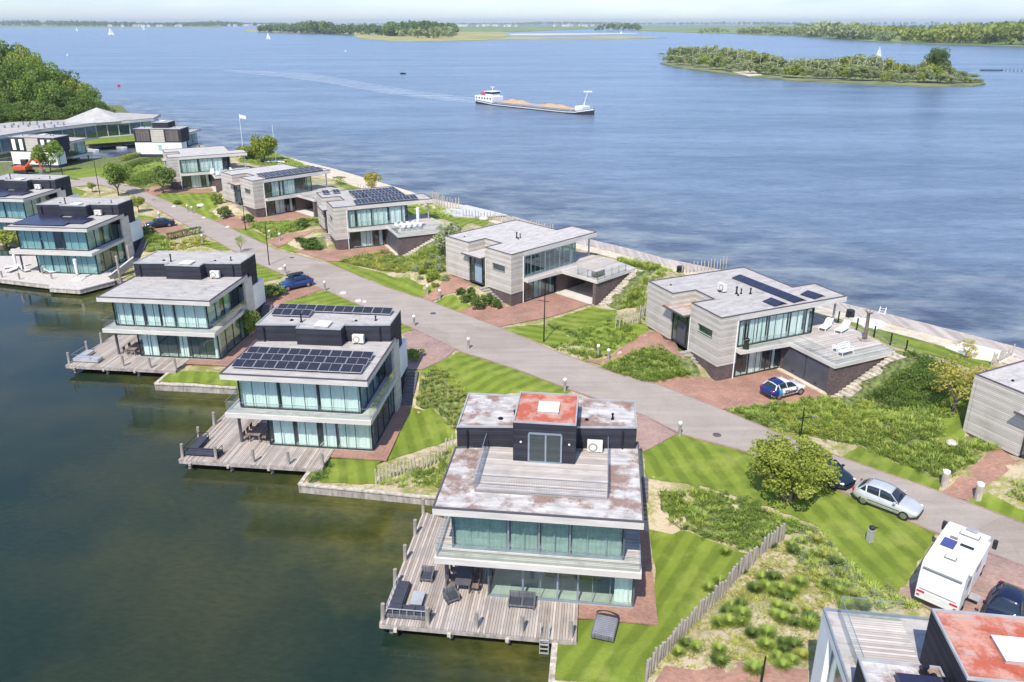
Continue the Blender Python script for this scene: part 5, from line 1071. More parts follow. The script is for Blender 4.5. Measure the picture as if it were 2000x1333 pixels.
car('silver hatchback parked on the road in front of the motorhome', (1683.5, 984), (1763, 1015), 1, silver, 4.3, 1.8, 1.52)
car('dark teal car half hidden behind the big round shrub tree', (1572, 925), (1620, 952), 1, teal, 4.2)
bc = car('dark blue car with a black roof box on the brick drive above the harbour villas', (604, 560), (561, 569), -1, blue, 4.35, 1.8, 1.5)
rb = MB().loft([[(x, .42 * s_ * math.cos(a), 1.70 + .17 * s_ * math.sin(a)) for a in [k * math.pi / 6 for k in range(12)]] for x, s_ in ((1.0, .4), (.85, .85), (.3, 1), (-.6, 1), (-1.0, .85), (-1.15, .4))]).build('roof_box', M['plastic'], bc, smooth=True)
car('dark saloon car on the brick drive beyond the black-film villa', (333, 443), (293, 447), -1, navy, 4.6, 1.82, 1.38, hatch=False)
car('navy car behind the red-roofed tower in the bottom right corner', None, None, 0, carpaint('deep_navy_paint', (.012, .02, .055)), 4.3, 1.8, 1.55, centre=P(1966, 1190, 3.9), heading=R(228))
zc = car('white car with dark blue tail and black lettering, parked before the garage doors', (1521, 781), (1561, 771), 1, wht, 4.05, 1.78, 1.47)
tail = carpaint('wrap_blue', (.015, .04, .20)); sky_b = carpaint('wrap_light_blue', (.08, .35, .75))
def wrap(x0, x1, mat, nm, gx=0):          # coloured shell laid 4 mm proud of the body sides, boot and tail
    b_ = carbody(4.05, 1.78, 1.47); n = 13; V = []; F = []; src = [b_.v[i:i + n] for i in range(0, len(b_.v), n)]
    ins = []
    for r0, r1 in zip(src, src[1:]):
        for t in (0, .25, .5, .75): ins.append([tuple(a[q] + (c[q] - a[q]) * t for q in range(3)) for a, c in zip(r0, r1)])
    ins.append(src[-1]); ins = [r_ for r_ in ins if x0 <= r_[0][0] <= x1]
    rr = [[(p[0] - gx * (p[2] - .5), p[1] * 1.006 , p[2] + .006) for p in r_] for r_ in ins]
    o_ = MB().loft(rr, caps=False); o_.build(nm, mat, zc, smooth=True)
wrap(-2.1, -1.25, tail, 'blue_wrap'); wrap(-1.27, -.80, sky_b, 'light_blue_wrap')
MB().loft([[(x, -w, zt) for w in ()] or [(x, -.60, zt - .04), (x, -.58, zt + .006), (x, 0, zt + .04), (x, .58, zt + .006), (x, .60, zt - .04)] for x, zt in ((-.55, 1.478), (-.75, 1.47), (-1.0, 1.455), (-1.35, 1.35))], caps=False).build('blue_roof_wrap', tail, zc, smooth=True)
MB().box(-2.04, -1.985, -.68, .68, .42, .84).build('tail_wrap', tail, zc)
tcv = bpy.data.curves.new('lettering', 'FONT'); tcv.body = 'Zibber'; tcv.size = .52; tcv.offset = .012; tcv.extrude = .004; tcv.align_x = 'CENTER'; tcv.materials.append(M['plastic'])
to = bpy.data.objects.new('lettering', tcv); COL.objects.link(to); bpy.context.view_layer.update()
me = bpy.data.meshes.new_from_object(to.evaluated_get(bpy.context.evaluated_depsgraph_get())); bpy.data.objects.remove(to)
lo = bpy.data.objects.new('lettering', me); COL.objects.link(lo); lo.parent = zc; lo.location = (.05, -.908, .42); lo.rotation_euler = (R(90), 0, 0)
if not me.materials: me.materials.append(M['plastic'])

# motorhome
cp_ = P(1869, 1160, 3.6); mh = thing('motorhome', 'white motorhome with a small solar panel and skylights on its roof, on the brick drive', 'motorhome', (23.72, 35.45, 3.05), math.atan2(3.83, 3.56))
prof = [(0, .45), (-.06, 1.0), (.0, 2.0), (.18, 2.72), (.5, 2.88), (4.6, 2.9), (5.35, 2.72), (5.75, 2.3), (5.8, 1.75), (5.8, .45)]
V = []
for y, inn_ in ((-1.12, 0), (1.12, 0)): V += [(x, y, z_) for x, z_ in prof]
n = len(prof); mo = MB().add(V, [tuple(range(n)), tuple(range(n, 2 * n))[::-1]] + [(i, (i + 1) % n, n + (i + 1) % n, n + i) for i in range(n)]).build('body', M['white_paint'], mh, bevel=.05)
MB().loft([[(x, y * w, z_) for y, z_ in ((-1, .4), (-1, zt * .75), (-.85, zt), (.85, zt), (1, zt * .75), (1, .4))] for x, zt, w in ((5.8, 1.7, .98), (6.1, 1.45, .95), (6.6, 1.1, .9), (6.75, .8, .8))]).build('bonnet', M['white_paint'], mh, smooth=False)
MB().box(2.2, 3.15, .12, .82, 2.915, 2.95).build('solar_panel', solarmat('blue_solar_cells', 5, 5, (.05, .06, .18)), mh)
for x0, x1, y0, y1, nm, mt in ((4.05, 4.55, -.75, .3, 'skylight', 'grille'), (1.1, 1.5, -.3, .3, 'skylight', 'grille'), (4.8, 5.1, -.5, .1, 'roof_hatch', 'zinc'), (2.9, 3.1, -.75, -.05, 'roof_vent', 'plastic'), (3.3, 3.5, .2, .6, 'roof_vent', 'grille')):
    f = MB().box(x0, x1, y0, y1, 2.905, 2.97).build(nm, M[mt], mh); 
    if nm == 'skylight': MB().box(x0 + .05, x1 - .05, y0 + .05, y1 - .05, 2.972, 3.0).build('cover', M['white_paint'], f)
MB().box(.8, 4.6, -1.26, -1.12, 2.62, 2.80).build('awning', M['white_paint'], mh, bevel=.02)
for x0, x1 in ((1.0, 1.9), (3.0, 3.9)): MB().box(x0, x1, -1.135, -1.12, 1.5, 2.05).build('side_window', M['carglass'], mh); MB().box(x0, x1, 1.12, 1.135, 1.5, 2.05).build('side_window', M['carglass'], mh)
MB().box(2.1, 2.7, -1.135, -1.12, .5, 2.2).build('side_door', M['globe'], mh); MB().box(2.1, 2.7, -1.7, -1.15, .32, .38).build('step', M['zinc'], mh)
for x in (1.4, 5.3):
    for s_ in (-1, 1): wh = MB().cyl((x, s_ * .9, .35), (x, s_ * 1.13, .35), .35, n=18).build('wheel', M['tyre'], mh); MB().cyl((x, s_ * 1.12, .35), (x, s_ * 1.145, .35), .2, n=12).build('rim', M['rim'], wh)
for s_ in (-1, 1):
    MB().box(-.09, -.03, s_ * .85 - .2, s_ * .85 + .2, .95, 1.05).build('tail_light', M['red_light'], mh); MB().box(-.075, -.03, s_ * .95 - .08, s_ * .95 + .08, .7, .78).build('reflector', M['red_light'], mh); MB().box(5.45, 5.7, s_ * 1.38 - .12, s_ * 1.38 + .12, 1.9, 2.45).build('wing_mirror', M['plastic'], mh, bevel=.04)
MB().box(-.05, -.02, -.26, .26, .75, .86).build('number_plate', M['white_paint'], mh); MB().box(-.02, .2, -1.0, 1.0, 2.50, 2.53).bar((-.075, -.95, 1.2), (-.075, .95, 1.2), .03, .02).build('rear_trim', M['grille'], mh)
MB().box(5.5, 5.85, -.95, .95, 1.75, 2.25).build('windscreen', M['carglass'], mh)

# excavator
ex = thing('excavator', 'small orange-red excavator with folded boom beside the white villa and street tree', 'excavator', (*P(48, 338, 3.0), 3.0), R(-12)); org = plain('orange_paint', (.62, .10, .035), .4)
MB().box(-1.8, 1.4, -1.1, 1.1, .75, 1.55).build('body', org, ex, bevel=.12); MB().box(-.6, .8, .1, 1.0, 1.5, 2.8).build('cab', M['carglass'], ex, bevel=.08); MB().box(-.65, .85, .05, 1.05, 2.78, 2.88).build('cab_roof', M['grille'], ex)
for s_ in (-1, 1): MB().box(-1.7, 1.7, s_ * 1.0 - .25, s_ * 1.0 + .25, 0, .65).build('track', M['tyre'], ex, bevel=.2)
MB().bar((1.0, -.3, 1.5), (2.8, -.3, 3.1), .3, .4).bar((2.7, -.3, 3.1), (4.4, -.3, 2.9), .3, .38).build('boom', org, ex); MB().bar((4.3, -.3, 3.0), (5.0, -.3, 1.0), .26, .32).build('stick', org, ex); MB().box(4.6, 5.4, -.8, .2, .3, 1.0).build('bucket', M['grille'], ex, bevel=.1)

# ------------------------------------------------------------------ foliage meshes
def crown_arrays(n, size, rx, ry, rz_, seed, lobes=14, fill=.5, leafvar=.35, cz=0, droop=0, var0=0, ls=1.0):
    g = np.random.default_rng(seed); L = g.normal(size=(lobes, 3)); L /= np.linalg.norm(L, axis=1)[:, None]; L *= g.uniform(.35, .78 if ls == 1 else .88, (lobes, 1)); L[:, 2] = np.where(L[:, 2] < -.45, -L[:, 2] * .5, L[:, 2])
    lr = g.uniform(.26, .48, lobes) * ls; k = g.integers(0, lobes, n); d = g.normal(size=(n, 3)); d /= np.linalg.norm(d, axis=1)[:, None]
    rr = lr[k] * (fill + (1 - fill) * g.random(n) ** .4); p = L[k] + d * rr[:, None]; tone = g.random(lobes)
    v = np.clip(.5 * tone[k] + .5 * g.random(n) + var0, 0, 1)
    C_ = p * [rx, ry, rz_]; C_[:, 2] += cz - droop * np.abs(C_[:, 0])
    a = g.normal(size=(n, 3)) + d * .6; a /= np.linalg.norm(a, axis=1)[:, None]; b = np.cross(a, g.normal(size=(n, 3))); b /= np.linalg.norm(b, axis=1)[:, None]; c = np.cross(a, b)
    s = size * g.uniform(1 - leafvar, 1 + leafvar, n)[:, None]
    V = np.stack([C_ - b * s, C_ + c * s * .55, C_ + b * s, C_ - c * s * .55], 1).reshape(-1, 3); F = np.arange(4 * n).reshape(n, 4); return V, F, np.repeat(v, 4)
CR = {}
def tree(name, label, cat, loc, hgt, rad, kind, mat, trunk_h=.25, stems=1, rot=None, group=None, flat=1.0, trunk=True):
    """kind picks a shared crown mesh built in unit size; scaled to the tree"""
    o = thing(name, label, cat, loc, random.random() * 6 if rot is None else rot, group); ck = (kind, mat)
    if ck not in CR:
        n, sz, fill, lb = {'fg': (19000, .034, .5, 100), 'mid': (2600, .075, .5, 12), 'grove': (6500, .044, .6, 46), 'isl': (1500, .085, .5, 16), 'far': (350, .2, .55, 7), 'wispy': (1500, .042, .05, 26), 'bush': (1500, .085, .55, 10)}[kind]
        V, F, A = crown_arrays(n, sz, 1, 1, 1, len(CR) * 7 + 11, lb, fill, ls={'fg': .52, 'grove': .62, 'isl': .85, 'wispy': .7}.get(kind, 1.0)); CR[ck] = npmesh('crown', V, F, M[mat], A)
    c = bpy.data.objects.new('crown', CR[ck]); COL.objects.link(c); c.parent = o; ch = hgt * (1 - trunk_h) / 2; c.scale = (rad, rad * random.uniform(.9, 1.05), ch / .95); c.location = (0, 0, hgt - ch); c.rotation_euler = (0, 0, 0)
    if trunk:
        mb = MB()
        for s_ in range(stems):
            a = s_ * 2.4; r0 = max(.035, rad * .055) / (1 if stems == 1 else 1.3); off = 0 if stems == 1 else rad * .10
            p0 = Vector((off * math.cos(a), off * math.sin(a), -.2)); p1 = Vector((off * 2.2 * math.cos(a), off * 2.2 * math.sin(a), hgt * max(trunk_h, .2))); mb.cyl(p0, p1, r0, r0 * .7, 7)
            for q in range(4): b_ = a + q * 1.5; mb.cyl(p1, p1 + Vector((rad * .5 * math.cos(b_), rad * .5 * math.sin(b_), hgt * .35)), r0 * .6, r0 * .2, 5)
        mb.build('trunk', M['bark'], o)
    return o
def gtree(u, v, hgt, rad, kind, mat, label, name='street_tree', cat='tree', **k): x, y, z = G(u, v); return tree(name, label, cat, (x, y, z), hgt, rad, kind, mat, **k)
gtree(1540, 975, 4.9, 3.0, 'fg', 'leaf_olive', 'large round multi-stemmed shrub tree in front of the half-hidden dark car', trunk_h=.05, stems=6, name='shrub_tree')
gtree(1862, 806, 5.2, 3.0, 'wispy', 'leaf_yellow', 'wispy yellow-leaved tree beside the pale-boarded house at the right edge', trunk_h=.12, name='yellow_tree')
gtree(1885, 700, 2.2, 1.4, 'wispy', 'leaf_yellow', 'small thin yellowish shrub on the lake side behind the wispy yellow tree', name='yellow_shrub', trunk=True)
gtree(882, 505, 4.6, 2.6, 'mid', 'leaf_grey', 'silver-green spreading tree between the many-panelled and open-carport houses', trunk_h=.05, name='silver_tree')
gtree(868, 470, 3.0, 1.8, 'mid', 'leaf_grey', 'small silver-green tree just above the larger one beside the open-carport house', trunk_h=.05, name='silver_tree')
gtree(232, 383, 6.6, 2.9, 'mid', 'leaf_green', 'tall leafy street tree at the road fork, right of the lamp pole', trunk_h=.2)
gtree(319, 377, 5.2, 2.9, 'mid', 'leaf_dark', 'round dark street tree in front of the white chair terrace', trunk_h=.2)
gtree(100, 338, 7.0, 3.0, 'mid', 'leaf_green', 'pale green street tree in front of the white villa, beside the excavator', trunk_h=.15)
gtree(518, 318, 8.0, 3.9, 'mid', 'leaf_olive', 'yellow-green willow beside the thin white mast', trunk_h=.05, name='willow')
gtree(486, 312, 4.0, 3.4, 'mid', 'leaf_olive', 'low yellow-green bushy tree left of the willow', trunk_h=.05, name='bushy_tree')
gtree(727, 372, 3.6, 2.1, 'bush', 'leaf_yellow', 'small ochre tree at the edge of the beach behind the solar panels', trunk_h=.1, name='beach_tree')
gtree(471, 494, 2.6, 1.0, 'wispy', 'leaf_olive', 'thin young shrub tree behind the bare-roofed villa', name='young_tree')
gtree(181, 376, 2.2, 1.1, 'bush', 'leaf_olive', 'small round shrub tree left of the lamp pole at the road fork', name='young_tree')
gtree(271, 415, 3.2, 1.5, 'mid', 'leaf_olive', 'olive shrub tree beside the dark box of the black-film villa', name='shrub_tree')
gtree(492, 660, 3.6, 1.1, 'mid', 'leaf_green', 'narrow bright green climbing shrub squeezed between the two middle harbour villas', trunk_h=.02, name='tall_shrub')
gtree(12, 478, 3.0, 3.0, 'mid', 'leaf_olive', 'yellow-green bush at the left edge behind the parasol terrace', trunk_h=.02, name='bush', cat='bush')
gtree(438, 425, 1.9, 1.5, 'bush', 'leaf_dark', 'dark green bush at the corner of the blue-panelled house', name='bush', cat='bush', trunk_h=.02)
gtree(425, 400, 2.4, 1.4, 'bush', 'leaf_olive', 'olive bush beside the pale entrance wall of the blue-panelled house', name='bush', cat='bush', trunk_h=.02)
gtree(484, 436, 1.5, 1.2, 'bush', 'leaf_dark', 'dark bush beside the leaning lamp pole', name='bush', cat='bush', trunk_h=.02)
gtree(590, 446, 1.6, 1.1, 'bush', 'leaf_dark', 'dark shrub at the far end of the planting below the blue-panelled house carport', name='bush', cat='bush', trunk_h=.02)
gtree(535, 578, 1.5, 2.1, 'bush', 'leaf_green', 'green bush between the white villa wall and the car with the roof box', name='bush', cat='bush', trunk_h=.02)
gtree(806, 700, 1.1, 1.2, 'bush', 'leaf_green', 'low green bush beside the steps behind the framed-panel villa', name='bush', cat='bush', trunk_h=.02)
gtree(290, 458, 1.2, 1.6, 'bush', 'leaf_dark', 'low dark bush below the parked dark saloon', name='bush', cat='bush', trunk_h=.02)
gtree(348, 400, .9, .9, 'bush', 'leaf_green', 'small bush on the lawn below the white chair terrace', name='bush', cat='bush', trunk_h=.02)

# rounded shrubs, each its own
RS = [(900, 578, .75), (920, 575, .65), (935, 572, .7), (921, 592, 1.0), (933, 602, 1.05), (952, 595, 1.0), (966, 600, .8), (910, 590, .8), (972, 603, .6)]
for i, (u, v, s_) in enumerate(RS): gtree(u, v, s_ * 1.25, s_, 'bush', 'leaf_dark', 'rounded dark shrub in the cluster below the steps of the open-carport house', name='round_shrub', cat='shrub', trunk=False, group='rounded shrubs below the open-carport steps', trunk_h=.0)
RS = [(845, 545, .9), (858, 530, .8), (862, 515, .9), (850, 562, .6), (871, 548, .7), (866, 495, .9), (825, 535, .7), (835, 522, .7), (848, 508, .75), (838, 550, .7), (822, 548, .5), (812, 530, .6), (842, 495, .6), (858, 478, .7)]
for i, (u, v, s_) in enumerate(RS): gtree(u, v, s_ * 1.2, s_ * 1.05, 'bush', 'leaf_grey' if i % 3 else 'leaf_olive', 'rounded olive shrub in the sandy bed left of the blue-grey front door', name='round_shrub', cat='shrub', trunk=False, group='rounded shrubs left of the blue-grey front door', trunk_h=.0)
# hedges
def hedge(pts, w, hh, label, mat='leaf_dark'):
    L = [math.dist(a, b) for a, b in zip(pts, pts[1:])]; g = np.random.default_rng(5); n = int(sum(L) * 260 * max(.7, hh)); V = []
    P_ = []
    for a, b, l in zip(pts, pts[1:], L):
        m = int(n * l / sum(L)); t = g.random(m); q = g.uniform(-w / 2, w / 2, m); d = ((b[0] - a[0]) / l, (b[1] - a[1]) / l); xx = a[0] + (b[0] - a[0]) * t - d[1] * q; yy = a[1] + (b[1] - a[1]) * t + d[0] * q
        top = g.random(m) < .5; zz = np.where(top, hh, g.random(m) * hh) + g.normal(0, .04, m)
        for x, y, z in zip(xx, yy, zz): P_.append((x, y, h(x, y) + z))
    C_ = np.array(P_); m = len(C_); a = g.normal(size=(m, 3)); a /= np.linalg.norm(a, axis=1)[:, None]; b = np.cross(a, g.normal(size=(m, 3))); b /= np.linalg.norm(b, axis=1)[:, None]; s = g.uniform(.07, .13, (m, 1)); c = np.cross(a, b)
    V = np.stack([C_ - b * s, C_ + c * s * .6, C_ + b * s, C_ - c * s * .6], 1).reshape(-1, 3); me = npmesh('hedge', V, np.arange(4 * m).reshape(m, 4), M[mat], np.repeat(g.random(m), 4)); o = bpy.data.objects.new('hedge', me); COL.objects.link(o); tag(o, label, 'hedge')
hedge(px([(327, 470), (362, 462), (394, 456)]), .8, 1.0, 'dark clipped hedge along the lower edge of the drive with the dark saloon')
hedge(px([(250, 362), (290, 360), (330, 352)]), 2.5, 1.7, 'thick green hedge beside the road fork, right of the tall leafy street tree', 'leaf_green')
hedge(px([(238, 316), (262, 308), (290, 306)]), 1.4, 1.1, 'clipped pale hedge nearest the inner basin', 'leaf_olive'); hedge(px([(250, 334), (280, 322), (315, 318)]), 1.6, 1.3, 'dark clipped hedge in the middle row beside the basin garden')
hedge(px([(655, 360), (672, 362)]), 2.0, 1.5, 'green hedge block on the lake side of the blue-panelled house', 'leaf_green'); hedge(px([(480, 296), (500, 300), (530, 300)]), 1.5, 1.4, 'yellow-green hedge line behind the willow', 'leaf_olive')

# ------------------------------------------------------------------ grasses
def blades(C_, rad, hh, nb, g, wid=.035, var=None):
    n = len(C_); a = g.random((n, nb)) * 2 * math.pi; ro = np.sqrt(g.random((n, nb))) * rad[:, None]; lean = g.uniform(.3, 1.0, (n, nb)) * rad[:, None]; H_ = hh[:, None] * g.uniform(.6, 1.1, (n, nb)) * (1 - .45 * (ro / rad[:, None]) ** 2)
    ca, sa = np.cos(a), np.sin(a); b0 = np.stack([C_[:, None, 0] + ro * ca * .55, C_[:, None, 1] + ro * sa * .55, np.broadcast_to(C_[:, None, 2], ro.shape) - .03], -1)
    mid = b0 + np.stack([ca * lean * .45, sa * lean * .45, H_ * .7], -1); tip = b0 + np.stack([ca * lean * 1.0, sa * lean * 1.0, H_ * .95], -1); t = np.stack([-sa, ca, 0 * a], -1) * wid
    V = np.stack([b0 - t, b0 + t, mid + t * .9, mid - t * .9, tip], 2).reshape(-1, 5, 3); m = len(V); base_ = np.arange(m)[:, None] * 5
    F = np.concatenate([base_ + [0, 1, 2], base_ + [0, 2, 3], base_ + [3, 2, 4]], 1).reshape(-1, 3)
    vv = var if var is not None else g.random(n); A = np.repeat(np.clip(np.repeat(vv, nb) * .75 + g.random(m) * .25, 0, 1), 5); return V.reshape(-1, 3), F, A
def inpoly(pts, x, y):
    c = np.zeros(len(x), bool); j = len(pts) - 1
    for i in range(len(pts)):
        xi, yi = pts[i]; xj, yj = pts[j]; k = ((yi > y) != (yj > y)) & (x < (xj - xi) * (y - yi) / (yj - yi + 1e-12) + xi); c ^= k; j = i
    return c
hv = np.vectorize(h)
def offstairs(X, Y):
    ok = np.ones(len(X), bool)
    for k in ('R5', 'R4', 'R3'):
        ox, oy, t_ = POSE[k]; t_ = R(t_); dx, dy = X - ox, Y - oy; lx = dx * math.cos(t_) + dy * math.sin(t_); ly = -dx * math.sin(t_) + dy * math.cos(t_)
        ok &= ~((lx > 6.8) & (lx < 15.6) & (ly > -9.2) & (ly < 0)) & ~((lx > -1.9) & (lx < 15) & (ly > -.5) & (ly < 11.8))
    return ok
def bed(poly, label, dens, rad, hh, mat, seed, nb=22, gapscale=.35, gap=.25, wid=.035, rows=0):
    dens *= 2.0; wid *= .58; hh *= .82; nb = int(nb * 1.35)
    if gap <= .15: sheet('planting_bed', poly, M['bedgreen'], .03)
    g = np.random.default_rng(seed); xs = [p[0] for p in poly]; ys = [p[1] for p in poly]; n = int((max(xs) - min(xs)) * (max(ys) - min(ys)) * dens)
    if rows: 
        X, Y = np.meshgrid(np.arange(min(xs), max(xs), rows), np.arange(min(ys), max(ys), rows)); X = X.ravel() + g.normal(0, rows * .12, X.size); Y = Y.ravel() + g.normal(0, rows * .12, Y.size)
    else: X = g.uniform(min(xs), max(xs), n); Y = g.uniform(min(ys), max(ys), n)
    k = inpoly(poly, X, Y) & offstairs(X, Y); X, Y = X[k], Y[k]
    f = np.sin(X * gapscale * 2.1 + 1.7 * np.sin(Y * gapscale * 1.3 + seed)) * np.sin(Y * gapscale * 1.9 + 1.5 * np.sin(X * gapscale * 1.1)) * .5 + .5
    k = f + g.random(len(X)) * .25 > gap; X, Y, f = X[k], Y[k], f[k]
    C_ = np.stack([X, Y, hv(X, Y)], 1); sc = g.uniform(.6, 1.25, len(X)) * (.75 + .5 * f); V, F, A = blades(C_, rad * sc, hh * sc, nb, g, wid, np.clip(.25 + .5 * g.random(len(X)) + .35 * (f - .5), 0, 1))
    o = bpy.data.objects.new('ground_cover', npmesh('ground_cover', V, F, M[mat], A)); COL.objects.link(o); tag(o, label, 'planting', None, 'stuff'); return o
B1 = [(1412, 800), (1560, 788), (1640, 768), (1722, 715), (1742, 690), (1860, 722), (1905, 760), (1884, 800), (1840, 800), (1830, 866), (1985, 898), (1838, 945), (1680, 870), (1500, 836)]
bed(px(B1), 'tall lush grasses covering the slope between the garage-door house and the right edge', 3.4, .42, .62, 'tuft', 1, 26, gap=.12)
bed(px([(1725, 712), (1745, 690), (1860, 722), (1880, 770), (1830, 800), (1740, 790), (1690, 780)]), 'taller dark grasses high on the slope beside the side stairs', 1.0, .65, .95, 'tuft_dark', 2, 34, gap=.35)
bed(px(B1), 'pale yellow-green grass tufts scattered through the right slope', .55, .4, .55, 'tuft_yellow', 23, 22, gap=.5)
bed(px([(1175, 716), (1220, 697), (1297, 675), (1334, 688), (1370, 738), (1259, 747), (1180, 722)]), 'dense green grasses beside the path to the garage-door house', 4.0, .40, .60, 'tuft', 3, 26, gap=.05)
bed(px([(1135, 645), (1205, 636), (1297, 664), (1190, 694), (1140, 704), (1077, 678), (1120, 665)]), 'loose green planting between the striped lawn and the paired globe lamps', 2.6, .38, .55, 'tuft', 4, 22, gap=.2)
bed(px([(1065, 632), (1085, 636), (1150, 655), (1140, 662), (1075, 640)]), 'thin row of low plants crossing the striped lawn below the black lamp pole', 2.0, .35, .5, 'tuft_dark', 24, 22, gap=.1)
bed(px([(1180, 595), (1195, 562), (1245, 520), (1310, 530), (1262, 562), (1262, 628), (1245, 600), (1207, 606)]), 'feathery green and yellow grasses on the bank between the two nearest lake houses', 2.8, .5, .8, 'tuft', 5, 26, gap=.15)
bed(px([(1200, 560), (1245, 522), (1310, 532), (1265, 560), (1240, 590)]), 'yellow-green grasses at the top of the bank beside the open-carport stairs', 1.2, .5, .8, 'tuft_yellow', 25, 26, gap=.3)
bed(px([(657, 511), (720, 498), (787, 492), (862, 450), (872, 470), (850, 535), (770, 532)]), 'rows of yellow-green perennials below the many-panelled house', 2.6, .45, .6, 'tuft_yellow', 6, 22, gap=.15)
bed(px([(785, 495), (862, 445), (872, 480), (872, 545), (850, 560), (790, 535)]), 'green shrubs and grasses on the slope left of the open-carport house', 1.6, .5, .8, 'tuft', 7, 24, gap=.2)
bed(px([(482, 437), (560, 432), (625, 432), (628, 445), (590, 450), (535, 466)]), 'low green planting on the strip below the blue-panelled house', 2.6, .45, .6, 'tuft', 8, 20, gap=.15, wid=.05)
bed(px([(577, 468), (635, 464), (640, 489), (597, 490)]), 'dense dark green planting block beside the many-panelled house steps', 5, .45, .6, 'tuft_dark', 9, 22, gap=.0, wid=.05)
bed(px([(822, 728), (870, 722), (915, 770), (888, 832), (840, 796), (812, 792)]), 'regular rows of small grass tufts on the bank beside the framed-panel villa stairs', 1, .34, .48, 'tuft_yellow', 10, 24, gap=-1, rows=.62)
bed(px([(822, 728), (870, 722), (915, 770), (888, 850), (850, 800), (812, 792)]), 'darker grass tufts mixed into the bank beside the framed-panel villa stairs', 1, .30, .5, 'tuft_dark', 26, 24, gap=.45, rows=.66)
bed(px([(738, 947), (800, 925), (885, 875), (860, 955)]), 'wild grasses between the post fence and the timber quay', 2.4, .36, .5, 'tuft', 11, 22, gap=.4)
bed(px([(1290, 960), (1400, 965), (1500, 998), (1590, 1035), (1532, 1045), (1472, 1085), (1440, 1070), (1335, 1036), (1290, 1005)]), 'mixed green clumps in the sandy bed between the two foreground lawns', 3.6, .36, .5, 'tuft', 12, 24, gap=.12)
bed(px([(1540, 1040), (1600, 1035), (1690, 1142), (1755, 1162), (1830, 1175), (1825, 1192), (1640, 1190), (1560, 1120)]), 'loose grasses on the sandy bed beside the litter bin lawn', 3.0, .34, .42, 'tuft', 13, 22, gap=.25)
bed(px([(1530, 1050), (1690, 1150), (1610, 1190), (1585, 1310), (1300, 1300), (1270, 1320), (1400, 1165)]), 'fine dry yellow grass spread over the tussock bed', 4, .30, .22, 'tuft_yellow', 14, 16, gap=.42, wid=.025)
bed(px([(282, 450), (332, 470), (330, 495), (283, 492)]), 'rough green planting behind the bare-roofed villa', 2.4, .5, .7, 'tuft', 15, 20, gap=.1, wid=.05)
bed(px([(330, 474), (400, 462), (410, 480), (330, 492)]), 'rough grass below the clipped hedge behind the bare-roofed villa', 2.0, .4, .5, 'tuft_yellow', 16, 20, gap=.2, wid=.05)
bed(px([(1945, 960), (2010, 935), (2010, 992)]), 'green clumps at the right edge beside the brick path', 2.5, .38, .5, 'tuft', 17, 22, gap=.2)
bed(px([(600, 925), (622, 915), (650, 900), (640, 935), (605, 945)]), 'reed-like plants at the quay corner beside the framed-panel villa deck', 3, .35, .5, 'tuft_dark', 18, 22, gap=.1)
bed(px([(470, 292), (530, 298), (640, 340), (600, 345), (470, 318)]), 'rough planting behind the beach beside the willow', 1.2, .6, .8, 'tuft', 19, 18, gap=.2, wid=.07)
bed(px([(760, 392), (840, 398), (905, 420), (870, 430), (800, 415)]), 'rough planting behind the beach at the many-panelled house', 1.4, .5, .6, 'tuft', 20, 18, gap=.3, wid=.06)
bed(px([(1265, 540), (1330, 535), (1340, 548), (1270, 560)]), 'low grasses on the lake side of the garage-door house', 1.8, .45, .6, 'tuft', 21, 20, gap=.2)
bed(px([(240, 326), (330, 316), (330, 352), (255, 358)]), 'garden shrubs massed between the clipped hedges by the basin', 1.6, .7, .9, 'tuft', 22, 20, gap=.2, wid=.09)
def leafbed(poly, label, n, mat, seed, r0=.5, h0=.5, q=150, sz=.055):
    g = np.random.default_rng(seed); xs = [p[0] for p in poly]; ys = [p[1] for p in poly]; X = g.uniform(min(xs), max(xs), n * 3); Y = g.uniform(min(ys), max(ys), n * 3); k = inpoly(poly, X, Y) & offstairs(X, Y); X, Y = X[k][:n], Y[k][:n]; VV, FF, AA = [], [], []; c0 = 0
    for x, y in zip(X, Y):
        r_ = r0 * g.uniform(.6, 1.6); V, F, A = crown_arrays(int(q * r_ / r0), sz, r_, r_ * g.uniform(.7, 1.2), h0 * g.uniform(.5, 1.4), int(g.integers(1e6)), 6, .55, cz=h0 * .35); VV.append(V + [x, y, h(x, y)]); FF.append(F + c0); AA.append(np.clip(A * .6 + g.random() * .45, 0, 1)); c0 += len(V)
    o = bpy.data.objects.new('ground_cover', npmesh('ground_cover', np.concatenate(VV), np.concatenate(FF), M[mat], np.concatenate(AA))); COL.objects.link(o); tag(o, label, 'planting', None, 'stuff')
leafbed(px(B1), 'leafy low shrubs tangled through the grasses of the right slope', 190, 'leaf_green', 101)
leafbed(px([(1700, 725), (1745, 690), (1860, 722), (1880, 770), (1830, 800), (1720, 800)]), 'fuller dark shrubs high on the slope beside the side stairs', 60, 'leaf_dark', 102, .9, .8, 260, .07)
leafbed(px([(1480, 815), (1640, 770), (1700, 780), (1720, 850), (1640, 860), (1540, 840)]), 'olive leafy plants in the middle of the right slope', 110, 'leaf_olive', 103, .5, .5)
leafbed(px([(1175, 716), (1220, 697), (1297, 675), (1334, 688), (1370, 738), (1259, 747)]), 'leafy shrubs tangled in the planting beside the garage-door house path', 60, 'leaf_green', 104)
leafbed(px([(1135, 645), (1297, 664), (1190, 694), (1140, 704), (1077, 678)]), 'small leafy plants between the paired globe lamps and the striped lawn', 45, 'leaf_green', 105, .4, .4)
leafbed(px([(1185, 590), (1197, 562), (1245, 525), (1300, 535), (1262, 628), (1245, 600)]), 'leafy shrubs on the bank between the two nearest lake houses', 60, 'leaf_olive', 106, .6, .6)
